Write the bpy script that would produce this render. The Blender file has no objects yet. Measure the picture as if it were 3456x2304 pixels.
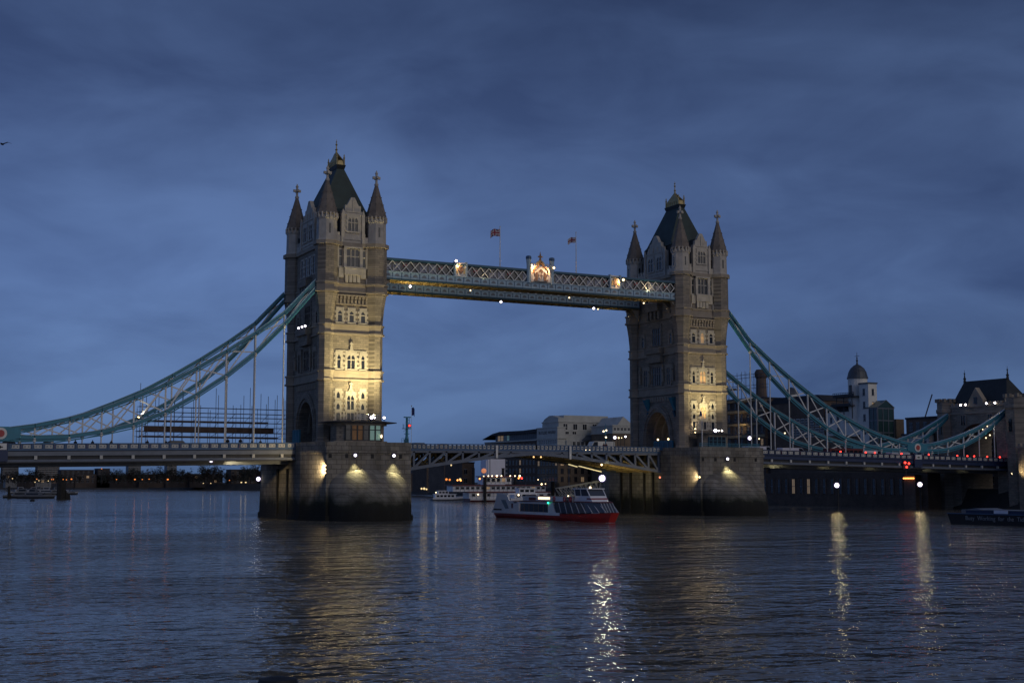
import bpy, bmesh, math, random
from mathutils import Vector, Matrix
R = math.radians
PI = math.pi
random.seed(11)
scene = bpy.context.scene
COL = scene.collection

# ------------------------------------------------------------------ camera
CAM = Vector((-131.156, -249.884, 7.068))
YAW, PIT, FPX = 0.4797, 0.1049, 4488.55
cam = bpy.data.cameras.new('camera')
cam.sensor_width = 36.0
cam.lens = FPX / 3456 * 36
cam.clip_start, cam.clip_end = 0.5, 20000
co = bpy.data.objects.new('camera', cam)
COL.objects.link(co)
co.location = CAM
co.rotation_euler = (PI / 2 + PIT, 0, -YAW)
scene.camera = co

# ------------------------------------------------------------------ exposure, world, dusk light
scene.view_settings.view_transform = 'Standard'
scene.view_settings.look = 'None'
scene.view_settings.exposure = 0.0
scene.view_settings.gamma = 1.0
scene.cycles.max_bounces = 6
scene.cycles.sample_clamp_indirect = 4.0

world = bpy.data.worlds.new('World')
scene.world = world
world.use_nodes = True


SKY_OFF = (8.68, 6.7, -3.79)


def build_world():
    nt = world.node_tree
    N, L = nt.nodes, nt.links
    N.clear()
    out = N.new('ShaderNodeOutputWorld')
    bg = N.new('ShaderNodeBackground')
    L.new(bg.outputs[0], out.inputs[0])
    bg.inputs['Strength'].default_value = 1.0
    tc = N.new('ShaderNodeTexCoord')
    sep = N.new('ShaderNodeSeparateXYZ')
    L.new(tc.outputs['Generated'], sep.inputs[0])

    def math_(op, a, b=None, clamp=False):
        m = N.new('ShaderNodeMath')
        m.operation = op
        m.use_clamp = clamp
        for i, v in enumerate((a, b)):
            if v is None:
                continue
            if isinstance(v, (int, float)):
                m.inputs[i].default_value = v
            else:
                L.new(v, m.inputs[i])
        return m.outputs[0]
    zc = math_('MAXIMUM', sep.outputs[2], 0.0)
    den = math_('ADD', zc, 0.10)
    px = math_('DIVIDE', sep.outputs[0], den)
    py = math_('DIVIDE', sep.outputs[1], den)
    comb = N.new('ShaderNodeCombineXYZ')
    L.new(px, comb.inputs[0])
    L.new(py, comb.inputs[1])

    def noise(vec, scale, detail, rough, off, dist=0.4):
        mp = N.new('ShaderNodeMapping')
        mp.inputs['Location'].default_value = off
        L.new(vec, mp.inputs[0])
        n = N.new('ShaderNodeTexNoise')
        n.inputs['Scale'].default_value = scale
        n.inputs['Detail'].default_value = detail
        n.inputs['Roughness'].default_value = rough
        n.inputs['Distortion'].default_value = dist
        L.new(mp.outputs[0], n.inputs['Vector'])
        return n.outputs['Fac']
    n1 = noise(comb.outputs[0], 0.36, 4, 0.5, (6.7, -3.79, 0))
    st = N.new('ShaderNodeMapping')
    st.inputs['Scale'].default_value = (1.0, 1.0, 2.6)
    st.inputs['Rotation'].default_value = (R(2), R(2), 0)
    L.new(tc.outputs['Generated'], st.inputs[0])
    n2 = noise(st.outputs[0], 2.3, 5, 0.48, (SKY_OFF[0], SKY_OFF[1], SKY_OFF[2]), 0.5)
    n3 = noise(st.outputs[0], 6.5, 6, 0.54, (1.3, 0.2, 5.1), 0.5)
    mix = math_('ADD', math_('ADD', math_('MULTIPLY', n1, 0.16), math_('MULTIPLY', n2, 0.52)), math_('MULTIPLY', n3, 0.32))
    # base colour by elevation
    ramp = N.new('ShaderNodeValToRGB')
    e = ramp.color_ramp.elements
    e[0].position = 0.0
    e[0].color = (0.058, 0.108, 0.225, 1)
    e[1].position = 1.0
    e[1].color = (0.034, 0.058, 0.13, 1)
    for p_, c_ in ((0.05, (0.086, 0.155, 0.325, 1)), (0.15, (0.085, 0.152, 0.338, 1)), (0.26, (0.066, 0.116, 0.262, 1)), (0.36, (0.036, 0.064, 0.155, 1))):
        k = ramp.color_ramp.elements.new(p_)
        k.color = c_
    L.new(zc, ramp.inputs[0])
    cr = N.new('ShaderNodeValToRGB')
    e = cr.color_ramp.elements
    e[0].position = 0.405
    e[0].color = (0.62, 0.62, 0.67, 1)
    e[1].position = 0.595
    e[1].color = (1.24, 1.19, 1.13, 1)
    L.new(mix, cr.inputs[0])
    mul = N.new('ShaderNodeMixRGB')
    mul.blend_type = 'MULTIPLY'
    mul.inputs[0].default_value = 1.0
    # the glow is stronger to the north-east (left) than over the south bank
    lr = math_('ADD', math_('MULTIPLY', sep.outputs[0], -0.8874), math_('MULTIPLY', sep.outputs[1], 0.4615))
    lr = math_('ADD', math_('MULTIPLY', lr, 0.42), 0.97)
    gm = N.new('ShaderNodeMixRGB')
    gm.blend_type = 'MULTIPLY'
    gm.inputs[0].default_value = 1.0
    L.new(ramp.outputs[0], gm.inputs[1])
    L.new(lr, gm.inputs[2])
    L.new(gm.outputs[0], mul.inputs[1])
    L.new(cr.outputs[0], mul.inputs[2])
    # the clear twilight above the cloud deck
    sky = N.new('ShaderNodeTexSky')
    sky.sky_type = 'NISHITA'
    sky.sun_disc = False
    sky.sun_elevation = R(-3)
    sky.sun_rotation = R(205)
    sm = N.new('ShaderNodeMixRGB')
    sm.blend_type = 'MULTIPLY'
    sm.inputs[0].default_value = 1.0
    sm.inputs[2].default_value = (0.02, 0.03, 0.03, 1)
    L.new(sky.outputs[0], sm.inputs[1])
    add = N.new('ShaderNodeMixRGB')
    add.blend_type = 'ADD'
    add.inputs[0].default_value = 1.0
    L.new(mul.outputs[0], add.inputs[1])
    L.new(sm.outputs[0], add.inputs[2])
    L.new(add.outputs[0], bg.inputs[0])


build_world()

sun = bpy.data.lights.new('dusk_glow', 'SUN')
sun.energy = 0.5
sun.angle = R(50)
sun.color = (1.0, 0.90, 0.80)
so = bpy.data.objects.new('dusk_glow', sun)
COL.objects.link(so)
so.rotation_euler = Vector((-0.25, 0.85, -0.42)).to_track_quat('-Z', 'Y').to_euler()


# ------------------------------------------------------------------ pixel -> point helpers (photograph pixels, 3456 wide)
def ray(u, v):
    a, b = (u - 1728) / FPX, -(v - 1152) / FPX
    fw = math.cos(PIT) - b * math.sin(PIT)
    z = math.sin(PIT) + b * math.cos(PIT)
    return Vector((a * math.cos(YAW) + fw * math.sin(YAW), -a * math.sin(YAW) + fw * math.cos(YAW), z))


def AY(u, v, y):
    d = ray(u, v)
    return CAM + d * ((y - CAM.y) / d.y)


def AX(u, v, x):
    d = ray(u, v)
    return CAM + d * ((x - CAM.x) / d.x)


def AZ(u, v, z=0.0):
    d = ray(u, v)
    return CAM + d * ((z - CAM.z) / d.z)


def AD(u, v, dist):
    d = ray(u, v)
    return CAM + d * (dist / math.hypot(d.x, d.y))


# ------------------------------------------------------------------ materials
MATS = {}


def mat(name, col, rough=0.7, metal=0.0, var=0.18, nscale=0.6, bump=0.0, emit=None, estr=0.0, kind=None, alpha=None, col2=None):
    m = bpy.data.materials.new(name)
    m.use_nodes = True
    nt = m.node_tree
    N, L = nt.nodes, nt.links
    b = N['Principled BSDF']
    b.inputs['Roughness'].default_value = rough
    b.inputs['Metallic'].default_value = metal
    b.inputs['Base Color'].default_value = (*col, 1)
    geo = N.new('ShaderNodeNewGeometry')
    last = None
    if var > 0:
        n = N.new('ShaderNodeTexNoise')
        n.inputs['Scale'].default_value = nscale
        n.inputs['Detail'].default_value = 6
        n.inputs['Roughness'].default_value = 0.6
        L.new(geo.outputs['Position'], n.inputs['Vector'])
        r = N.new('ShaderNodeValToRGB')
        e = r.color_ramp.elements
        e[0].position, e[1].position = 0.28, 0.72
        c2 = col2 or tuple(min(1, c * (1 + var)) for c in col)
        e[0].color = (*[c * (1 - var) for c in col], 1)
        e[1].color = (*c2, 1)
        L.new(n.outputs['Fac'], r.inputs[0])
        last = r.outputs[0]
    if kind in ('ashlar', 'brick', 'pier'):
        # horizontal coordinate running along whichever way the wall faces
        sp = N.new('ShaderNodeSeparateXYZ')
        L.new(geo.outputs['Position'], sp.inputs[0])
        ad = N.new('ShaderNodeMath')
        ad.operation = 'ADD'
        L.new(sp.outputs[0], ad.inputs[0])
        L.new(sp.outputs[1], ad.inputs[1])
        cb = N.new('ShaderNodeCombineXYZ')
        L.new(ad.outputs[0], cb.inputs[0])
        L.new(sp.outputs[2], cb.inputs[1])
        bk = N.new('ShaderNodeTexBrick')
        w, h, ms, lo = {'ashlar': (1.1, 0.42, 0.035, 0.74), 'brick': (0.6, 0.25, 0.02, 0.8), 'pier': (1.9, 0.85, 0.06, 0.74)}[kind]
        bk.inputs['Scale'].default_value = 1.0
        bk.inputs['Brick Width'].default_value = w
        bk.inputs['Row Height'].default_value = h
        bk.inputs['Mortar Size'].default_value = ms
        bk.inputs['Color1'].default_value = (lo, lo, lo, 1)
        bk.inputs['Color2'].default_value = (1.12, 1.1, 1.06, 1)
        bk.inputs['Mortar'].default_value = (0.5, 0.5, 0.5, 1) if kind == 'pier' else (0.55, 0.55, 0.55, 1)
        L.new(cb.outputs[0], bk.inputs['Vector'])
        mx = N.new('ShaderNodeMixRGB')
        mx.blend_type = 'MULTIPLY'
        mx.inputs[0].default_value = 1.0
        L.new(last, mx.inputs[1])
        L.new(bk.outputs['Color'], mx.inputs[2])
        last = mx.outputs[0]
    if kind == 'pier':
        # tide line: weed and wet silt below, uneven edge, long rusty runs above
        n = N.new('ShaderNodeTexNoise')
        n.inputs['Scale'].default_value = 0.35
        n.inputs['Detail'].default_value = 5
        L.new(geo.outputs['Position'], n.inputs['Vector'])
        m1 = N.new('ShaderNodeMath')
        m1.operation = 'MULTIPLY_ADD'
        m1.inputs[1].default_value = 4.2
        L.new(n.outputs['Fac'], m1.inputs[0])
        L.new(sp.outputs[2], m1.inputs[2])
        r = N.new('ShaderNodeValToRGB')
        e = r.color_ramp.elements
        e[0].position, e[1].position = 0.42, 0.62
        e[0].color, e[1].color = (0, 0, 0, 1), (1, 1, 1, 1)
        m2 = N.new('ShaderNodeMath')
        m2.operation = 'DIVIDE'
        m2.inputs[1].default_value = 12.0
        L.new(m1.outputs[0], m2.inputs[0])
        L.new(m2.outputs[0], r.inputs[0])
        r2 = N.new('ShaderNodeValToRGB')
        e = r2.color_ramp.elements
        e[0].position, e[1].position = 0.34, 0.54
        e[0].color, e[1].color = (0.012, 0.012, 0.010, 1), (0.022, 0.028, 0.012, 1)
        L.new(m2.outputs[0], r2.inputs[0])
        mx = N.new('ShaderNodeMixRGB')
        L.new(r.outputs[0], mx.inputs[0])
        L.new(r2.outputs[0], mx.inputs[1])
        L.new(last, mx.inputs[2])
        mp = N.new('ShaderNodeMapping')
        mp.inputs['Scale'].default_value = (0.9, 0.9, 0.06)
        L.new(geo.outputs['Position'], mp.inputs[0])
        n3 = N.new('ShaderNodeTexNoise')
        n3.inputs['Scale'].default_value = 1.0
        n3.inputs['Detail'].default_value = 4
        L.new(mp.outputs[0], n3.inputs['Vector'])
        r3 = N.new('ShaderNodeValToRGB')
        e = r3.color_ramp.elements
        e[0].position, e[1].position = 0.35, 0.6
        e[0].color, e[1].color = (0.45, 0.38, 0.28, 1), (1, 1, 1, 1)
        L.new(n3.outputs['Fac'], r3.inputs[0])
        mx2 = N.new('ShaderNodeMixRGB')
        mx2.blend_type = 'MULTIPLY'
        mx2.inputs[0].default_value = 0.45
        L.new(mx.outputs[0], mx2.inputs[1])
        L.new(r3.outputs[0], mx2.inputs[2])
        last = mx2.outputs[0]
    if last is not None:
        L.new(last, b.inputs['Base Color'])
    if bump > 0:
        n = N.new('ShaderNodeTexNoise')
        n.inputs['Scale'].default_value = 3.0
        n.inputs['Detail'].default_value = 5
        L.new(geo.outputs['Position'], n.inputs['Vector'])
        bp = N.new('ShaderNodeBump')
        bp.inputs['Strength'].default_value = 1.0
        bp.inputs['Distance'].default_value = bump
        L.new(n.outputs['Fac'], bp.inputs['Height'])
        L.new(bp.outputs[0], b.inputs['Normal'])
    if emit:
        b.inputs['Emission Color'].default_value = (*emit, 1)
        b.inputs['Emission Strength'].default_value = estr
    MATS[name] = m
    return m


mat('tower_stone', (0.305, 0.262, 0.212), 0.9, var=0.22, nscale=0.35, bump=0.05, kind='ashlar')
mat('portland', (0.50, 0.45, 0.38), 0.85, var=0.2, nscale=0.8, bump=0.04)
mat('cone_stone', (0.20, 0.165, 0.135), 0.9, var=0.3, nscale=0.8, bump=0.04)
mat('course_stone', (0.34, 0.285, 0.22), 0.85, var=0.18, nscale=0.5, bump=0.03)
mat('slate', (0.022, 0.045, 0.042), 0.6, var=0.35, nscale=0.5, bump=0.03)
mat('dark_slate', (0.018, 0.022, 0.024), 0.6, var=0.4, nscale=0.7, bump=0.03)
mat('gold', (0.46, 0.36, 0.17), 0.5, 0.3, var=0.2, nscale=2)
mat('pier_granite', (0.255, 0.235, 0.205), 0.9, var=0.25, nscale=0.3, bump=0.06, kind='pier')
mat('teal', (0.030, 0.20, 0.285), 0.45, var=0.15, nscale=0.5)
mat('teal_dark', (0.015, 0.085, 0.135), 0.5, var=0.15, nscale=0.5)
mat('pale_blue', (0.31, 0.44, 0.54), 0.5, var=0.15, nscale=0.7)
mat('mid_blue', (0.045, 0.10, 0.20), 0.5, var=0.15, nscale=0.7)
mat('navy', (0.012, 0.03, 0.09), 0.5, var=0.15, nscale=0.7)
mat('white_paint', (0.66, 0.65, 0.62), 0.5, var=0.12, nscale=0.8)
mat('grey_paint', (0.145, 0.165, 0.20), 0.55, var=0.15, nscale=0.7)
mat('board_grey', (0.30, 0.30, 0.36), 0.6, var=0.3, nscale=1.2)
mat('truss_paint', (0.115, 0.14, 0.19), 0.55, var=0.15, nscale=0.7)
mat('cream_panel', (0.50, 0.49, 0.45), 0.6, var=0.2, nscale=2.0)
mat('ochre_steel', (0.40, 0.29, 0.12), 0.7, var=0.3, nscale=0.9)
mat('dark_steel', (0.03, 0.032, 0.038), 0.6, var=0.3)
mat('red_paint', (0.30, 0.025, 0.022), 0.45, var=0.15)
mat('rosette_red', (0.42, 0.06, 0.06), 0.5, var=0.1)
mat('black', (0.010, 0.010, 0.012), 0.7, var=0.3)
mat('window_dark', (0.012, 0.015, 0.022), 0.12, var=0)
mat('saloon_frame', (0.16, 0.105, 0.07), 0.6, var=0.2)
mat('faded_red', (0.30, 0.10, 0.11), 0.6, var=0.2)
mat('boat_pale', (0.26, 0.27, 0.30), 0.6, var=0.15)
mat('boat_bar', (0.42, 0.43, 0.47), 0.5, var=0.1)
mat('boat_glass', (0.075, 0.088, 0.115), 0.18, var=0)
mat('asphalt', (0.05, 0.05, 0.052), 0.9, var=0.2)
mat('brick_dark', (0.16, 0.115, 0.088), 0.9, var=0.3, nscale=0.2, kind='brick')
mat('brick_brown', (0.20, 0.15, 0.105), 0.9, var=0.3, nscale=0.2, kind='brick')
mat('brick_deep', (0.11, 0.08, 0.062), 0.9, var=0.3, nscale=0.3, kind='brick')  # darkest of the brick tones
mat('shore_dark', (0.05, 0.042, 0.042), 0.9, var=0.3, nscale=0.1)
mat('shore_brown', (0.075, 0.058, 0.05), 0.9, var=0.3, nscale=0.1)
mat('render_white', (0.76, 0.74, 0.68), 0.85, var=0.1, nscale=0.4)
mat('render_cream', (0.48, 0.475, 0.43), 0.85, var=0.14, nscale=0.4)
mat('lead', (0.075, 0.085, 0.10), 0.5, 0.2, var=0.25)
mat('roof_dark', (0.032, 0.034, 0.042), 0.8, var=0.3)
mat('wood_board', (0.085, 0.055, 0.042), 0.85, var=0.35, nscale=0.9)
mat('scaffold_pole', (0.085, 0.085, 0.10), 0.5, 0.5, var=0.2)
mat('boat_white', (0.80, 0.80, 0.82), 0.4, var=0.08)
mat('boat_red', (0.46, 0.030, 0.026), 0.4, var=0.2, nscale=0.7)
mat('boat_maroon', (0.13, 0.02, 0.025), 0.5, var=0.2)
mat('boat_grey', (0.12, 0.13, 0.15), 0.6, var=0.2)
mat('sheet_white', (0.78, 0.77, 0.84), 0.8, var=0.06)
mat('concrete', (0.22, 0.22, 0.22), 0.85, var=0.2)
mat('bark', (0.035, 0.028, 0.024), 0.9, var=0.3)
mat('foliage', (0.032, 0.036, 0.030), 0.9, var=0.5, nscale=0.4)
mat('foliage_brown', (0.042, 0.032, 0.026), 0.9, var=0.5, nscale=0.4)
mat('mud', (0.045, 0.040, 0.034), 0.85, var=0.4, nscale=0.15, bump=0.1)
mat('wood_dark', (0.022, 0.020, 0.018), 0.9, var=0.4, nscale=1.0, bump=0.05)
mat('scaffold_board', (0.30, 0.23, 0.13), 0.85, var=0.3, nscale=0.8)
mat('skin', (0.35, 0.22, 0.16), 0.7, var=0.05)
mat('coat_dark', (0.018, 0.019, 0.025), 0.9, var=0.2)
mat('coat_red', (0.08, 0.02, 0.02), 0.9, var=0.2)
mat('letter_white', (0.22, 0.23, 0.25), 0.6, var=0.1, nscale=3)
mat('letter_dark', (0.06, 0.065, 0.065), 0.7, var=0.1)
mat('flag_blue', (0.012, 0.022, 0.11), 0.8, var=0.1)
mat('flag_red', (0.22, 0.02, 0.04), 0.8, var=0.1)
mat('flag_white', (0.42, 0.40, 0.44), 0.8, var=0.05)
mat('carving', (0.20, 0.13, 0.10), 0.7, var=0.3, nscale=3)
mat('orange_wood', (0.36, 0.19, 0.08), 0.7, var=0.3, nscale=1.0)
mat('green_glass', (0.03, 0.07, 0.07), 0.15, var=0.1)


def emitter(name, col, s):
    return mat(name, tuple(min(1, c) for c in col), 0.5, var=0, emit=col, estr=s)


emitter('lamp_white', (1.0, 0.86, 0.62), 26)
emitter('lamp_river', (1.0, 0.84, 0.52), 190)
emitter('lamp_river_far', (1.0, 0.80, 0.42), 34)
emitter('lamp_cool', (1.0, 0.93, 0.86), 10)
emitter('lamp_warm', (1.0, 0.74, 0.36), 7)
emitter('lamp_orange', (1.0, 0.36, 0.08), 3.0)
emitter('lamp_far_orange', (1.0, 0.30, 0.06), 1.1)
emitter('lamp_far_pale', (1.0, 0.74, 0.36), 1.0)
emitter('lamp_small', (1.0, 0.80, 0.5), 3.5)
emitter('lamp_dull', (1.0, 0.36, 0.16), .45)
emitter('halo_glow_cool', (0.55, 0.45, 1.0), .40)
emitter('halo_glow_warm', (1.0, 0.62, 0.25), .35)
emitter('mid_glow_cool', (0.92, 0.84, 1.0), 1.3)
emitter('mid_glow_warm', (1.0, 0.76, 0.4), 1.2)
emitter('lamp_red', (1.0, 0.03, 0.02), 7)
emitter('lamp_green', (0.03, 1.0, 0.45), 4)
emitter('lit_window', (1.0, 0.62, 0.28), 0.9)
emitter('lit_window_dim', (1.0, 0.66, 0.34), 0.10)
emitter('lit_window_mid', (1.0, 0.62, 0.30), 0.12)
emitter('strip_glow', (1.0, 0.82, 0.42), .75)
emitter('lit_strip', (1.0, 0.62, 0.40), 2.4)
emitter('lit_teal', (0.45, 0.75, 0.62), 0.05)


# ------------------------------------------------------------------ mesh collecting
BASE = {}


class MB:
    def __init__(self, m='tower_stone'):
        self.v, self.f, self.fm, self.mats, self.cur = [], [], [], [], 0
        self.smooth = False
        self.m(m)

    def m(self, name):
        if name not in self.mats:
            self.mats.append(name)
        self.cur = self.mats.index(name)
        return self

    def face(self, pts):
        n = len(self.v)
        self.v += [Vector(p) for p in pts]
        self.f.append(tuple(range(n, n + len(pts))))
        self.fm.append(self.cur)
        return self

    def raw(self, vs, fs):
        n = len(self.v)
        self.v += [Vector(p) for p in vs]
        for f in fs:
            self.f.append(tuple(i + n for i in f))
            self.fm.append(self.cur)
        return self

    def box(self, x0, x1, y0, y1, z0, z1):
        vs = [(x, y, z) for z in (z0, z1) for y in (y0, y1) for x in (x0, x1)]
        return self.raw(vs, [(0, 2, 3, 1), (4, 5, 7, 6), (0, 1, 5, 4), (2, 6, 7, 3), (0, 4, 6, 2), (1, 3, 7, 5)])

    def bar(self, p, q, w, h, up=(0, 0, 1)):
        p, q = Vector(p), Vector(q)
        d = (q - p)
        if d.length < 1e-6:
            return self
        d.normalize()
        u = Vector(up)
        if abs(d.dot(u)) > 0.98:
            u = Vector((1, 0, 0))
        s = d.cross(u).normalized()
        u = s.cross(d).normalized()
        s, u = s * w / 2, u * h / 2
        vs = [p - s - u, p + s - u, p + s + u, p - s + u, q - s - u, q + s - u, q + s + u, q - s + u]
        return self.raw(vs, [(0, 3, 2, 1), (4, 5, 6, 7), (0, 1, 5, 4), (1, 2, 6, 5), (2, 3, 7, 6), (3, 0, 4, 7)])

    def prism(self, poly, z0, z1, poly2=None):
        n = len(poly)
        p2 = poly2 or poly
        vs = [(x, y, z0) for x, y in poly] + [(x, y, z1) for x, y in p2]
        fs = [tuple(reversed(range(n))), tuple(range(n, 2 * n))]
        fs += [(i, (i + 1) % n, n + (i + 1) % n, n + i) for i in range(n)]
        return self.raw(vs, fs)

    def extrude_x(self, poly, x0, x1):      # poly of (y, z)
        n = len(poly)
        vs = [(x0, y, z) for y, z in poly] + [(x1, y, z) for y, z in poly]
        fs = [tuple(range(n)), tuple(reversed(range(n, 2 * n)))]
        fs += [((i + 1) % n, i, n + i, n + (i + 1) % n) for i in range(n)]
        return self.raw(vs, fs)

    def extrude_y(self, poly, y0, y1):      # poly of (x, z)
        n = len(poly)
        vs = [(x, y0, z) for x, z in poly] + [(x, y1, z) for x, z in poly]
        fs = [tuple(range(n)), tuple(reversed(range(n, 2 * n)))]
        fs += [((i + 1) % n, i, n + i, n + (i + 1) % n) for i in range(n)]
        return self.raw(vs, fs)

    def lathe(self, cx, cy, prof, n=8, ph=None, sx=1, sy=1):   # prof [(r, z)]
        ph = PI / n if ph is None else ph
        vs, fs = [], []
        for r, z in prof:
            for k in range(n):
                a = ph + 2 * PI * k / n
                vs.append((cx + r * math.cos(a) * sx, cy + r * math.sin(a) * sy, z))
        for j in range(len(prof) - 1):
            for k in range(n):
                fs.append((j * n + k, j * n + (k + 1) % n, (j + 1) * n + (k + 1) % n, (j + 1) * n + k))
        fs.append(tuple(reversed(range(n))))
        fs.append(tuple((len(prof) - 1) * n + k for k in range(n)))
        return self.raw(vs, fs)

    def tube(self, pts, r, n=6):
        pts = [Vector(p) for p in pts]
        rs = r if isinstance(r, (list, tuple)) else [r] * len(pts)
        vs, fs = [], []
        for i, p in enumerate(pts):
            d = (pts[min(i + 1, len(pts) - 1)] - pts[max(i - 1, 0)]).normalized()
            u = Vector((0, 0, 1)) if abs(d.z) < 0.95 else Vector((1, 0, 0))
            s = d.cross(u).normalized()
            t = s.cross(d)
            for k in range(n):
                a = 2 * PI * k / n
                vs.append(p + (s * math.cos(a) + t * math.sin(a)) * rs[i])
        for j in range(len(pts) - 1):
            for k in range(n):
                fs.append((j * n + k, j * n + (k + 1) % n, (j + 1) * n + (k + 1) % n, (j + 1) * n + k))
        fs.append(tuple(reversed(range(n))))
        fs.append(tuple((len(pts) - 1) * n + k for k in range(n)))
        return self.raw(vs, fs)

    def ball(self, c, r, n=10, rz=None):
        c = Vector(c)
        rz = rz or r
        prof = [(max(1e-3, r * math.sin(PI * j / (n // 2))), c.z - rz * math.cos(PI * j / (n // 2))) for j in range(n // 2 + 1)]
        return self.lathe(c.x, c.y, prof, n)

    def build(self, name, parent=None, smooth=False):
        me = bpy.data.meshes.new(name)
        b = BASE.get(parent.name) if parent is not None else None
        off = b if b is not None else Vector((0, 0, 0))
        me.from_pydata([v - off for v in self.v], [], self.f)
        for mn in self.mats:
            me.materials.append(MATS[mn])
        for p, k in zip(me.polygons, self.fm):
            p.material_index = k
            p.use_smooth = smooth
        bm = bmesh.new()
        bm.from_mesh(me)
        bmesh.ops.recalc_face_normals(bm, faces=bm.faces)
        bm.to_mesh(me)
        bm.free()
        me.update()
        o = bpy.data.objects.new(name, me)
        COL.objects.link(o)
        if parent is not None:
            o.parent = parent
            BASE[o.name] = off
        return o


def tag(o, label=None, cat=None, group=None, kind=None):
    if label:
        o['label'] = label
    if cat:
        o['category'] = cat
    if group:
        o['group'] = group
    if kind:
        o['kind'] = kind
    return o


def thing(name, label, cat, loc=(0, 0, 0), group=None, local=False, rz=0.0):
    o = bpy.data.objects.new(name, None)
    o.empty_display_size = 0.5
    COL.objects.link(o)
    o.location = loc
    o.rotation_euler = (0, 0, rz)
    BASE[o.name] = Vector((0, 0, 0)) if local else Vector(loc)
    return tag(o, label, cat, group)


def copy_tree(o, parent=None):
    c = o.copy()
    COL.objects.link(c)
    c.parent = parent
    for ch in list(o.children):
        copy_tree(ch, c)
    return c


def lamp_light(parent, kind, loc, target, power, col, size=0.25, spot=70, blend=0.6):
    li = bpy.data.lights.new('light', kind)
    li.energy = power
    li.color = col
    if kind == 'SPOT':
        li.spot_size = R(spot)
        li.spot_blend = blend
        li.shadow_soft_size = size
    else:
        li.shadow_soft_size = size
    o = bpy.data.objects.new('light', li)
    COL.objects.link(o)
    b = BASE.get(parent.name, Vector((0, 0, 0)))
    o.parent = parent
    o.location = Vector(loc) - b
    if target is not None:
        o.rotation_euler = (Vector(target) - Vector(loc)).to_track_quat('-Z', 'Y').to_euler()
    return o


WARM = (1.0, 0.76, 0.40)
YELL = (1.0, 0.80, 0.36)
FLOOD = (1.0, 0.84, 0.42)


def floodlight(label, pos, target, r=0.3, power=0, col=WARM, m='lamp_white', spot=70, blend=0.7, group=None, vis=None, cat='floodlight'):
    """a drum-shaped luminaire: housing, bracket and a glowing lens that faces `target` (or the open river)"""
    pos = Vector(pos)
    t = thing('floodlight', label, cat, pos, group)
    d = (Vector(target) - pos).normalized()
    v = Vector(vis).normalized() if vis else d
    MB('dark_steel').tube([pos - v * r * 1.3, pos - v * r * 0.9, pos], [r * 0.5, r * 1.05, r * 1.12], 10).build('housing', t)
    MB('dark_steel').bar(pos - v * r * 0.6 - Vector((0, 0, r * 1.7)), pos - v * r * 0.6, r * 0.3, r * 0.3).build('bracket', t)
    lens = MB(m)
    u = v.orthogonal().normalized()
    w = v.cross(u)
    ring = lambda k, o: [pos + v * o + (u * math.cos(a) + w * math.sin(a)) * k for a in (2 * PI * j / 12 for j in range(12))]
    r0, r1, r2, r3 = ring(r * 1.1, -r * 0.1), ring(r * .84, r * 0.1), ring(r * .58, r * .22), ring(r * 0.3, r * 0.3)
    band = [(i, (i + 1) % 12, 12 + (i + 1) % 12, 12 + i) for i in range(12)]
    lens.raw(r2 + r3, band + [tuple(range(12, 24))])
    lens.build('lens', t)
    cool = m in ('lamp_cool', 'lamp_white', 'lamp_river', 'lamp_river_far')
    MB('halo_glow_cool' if cool else 'halo_glow_warm').raw(r0 + r1, band).build('halo_ring', t)  # outer glowing ring draws the halo of glare round the lamp
    MB('mid_glow_cool' if cool else 'mid_glow_warm').raw(r1 + r2, band).build('inner_halo_ring', t)  # inner halo ring, added to soften the bright edge of the lens
    if power:
        lamp_light(t, 'SPOT', pos + d * (r * 2.2), target, power, col, 0.15, spot, blend)
    return t


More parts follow.
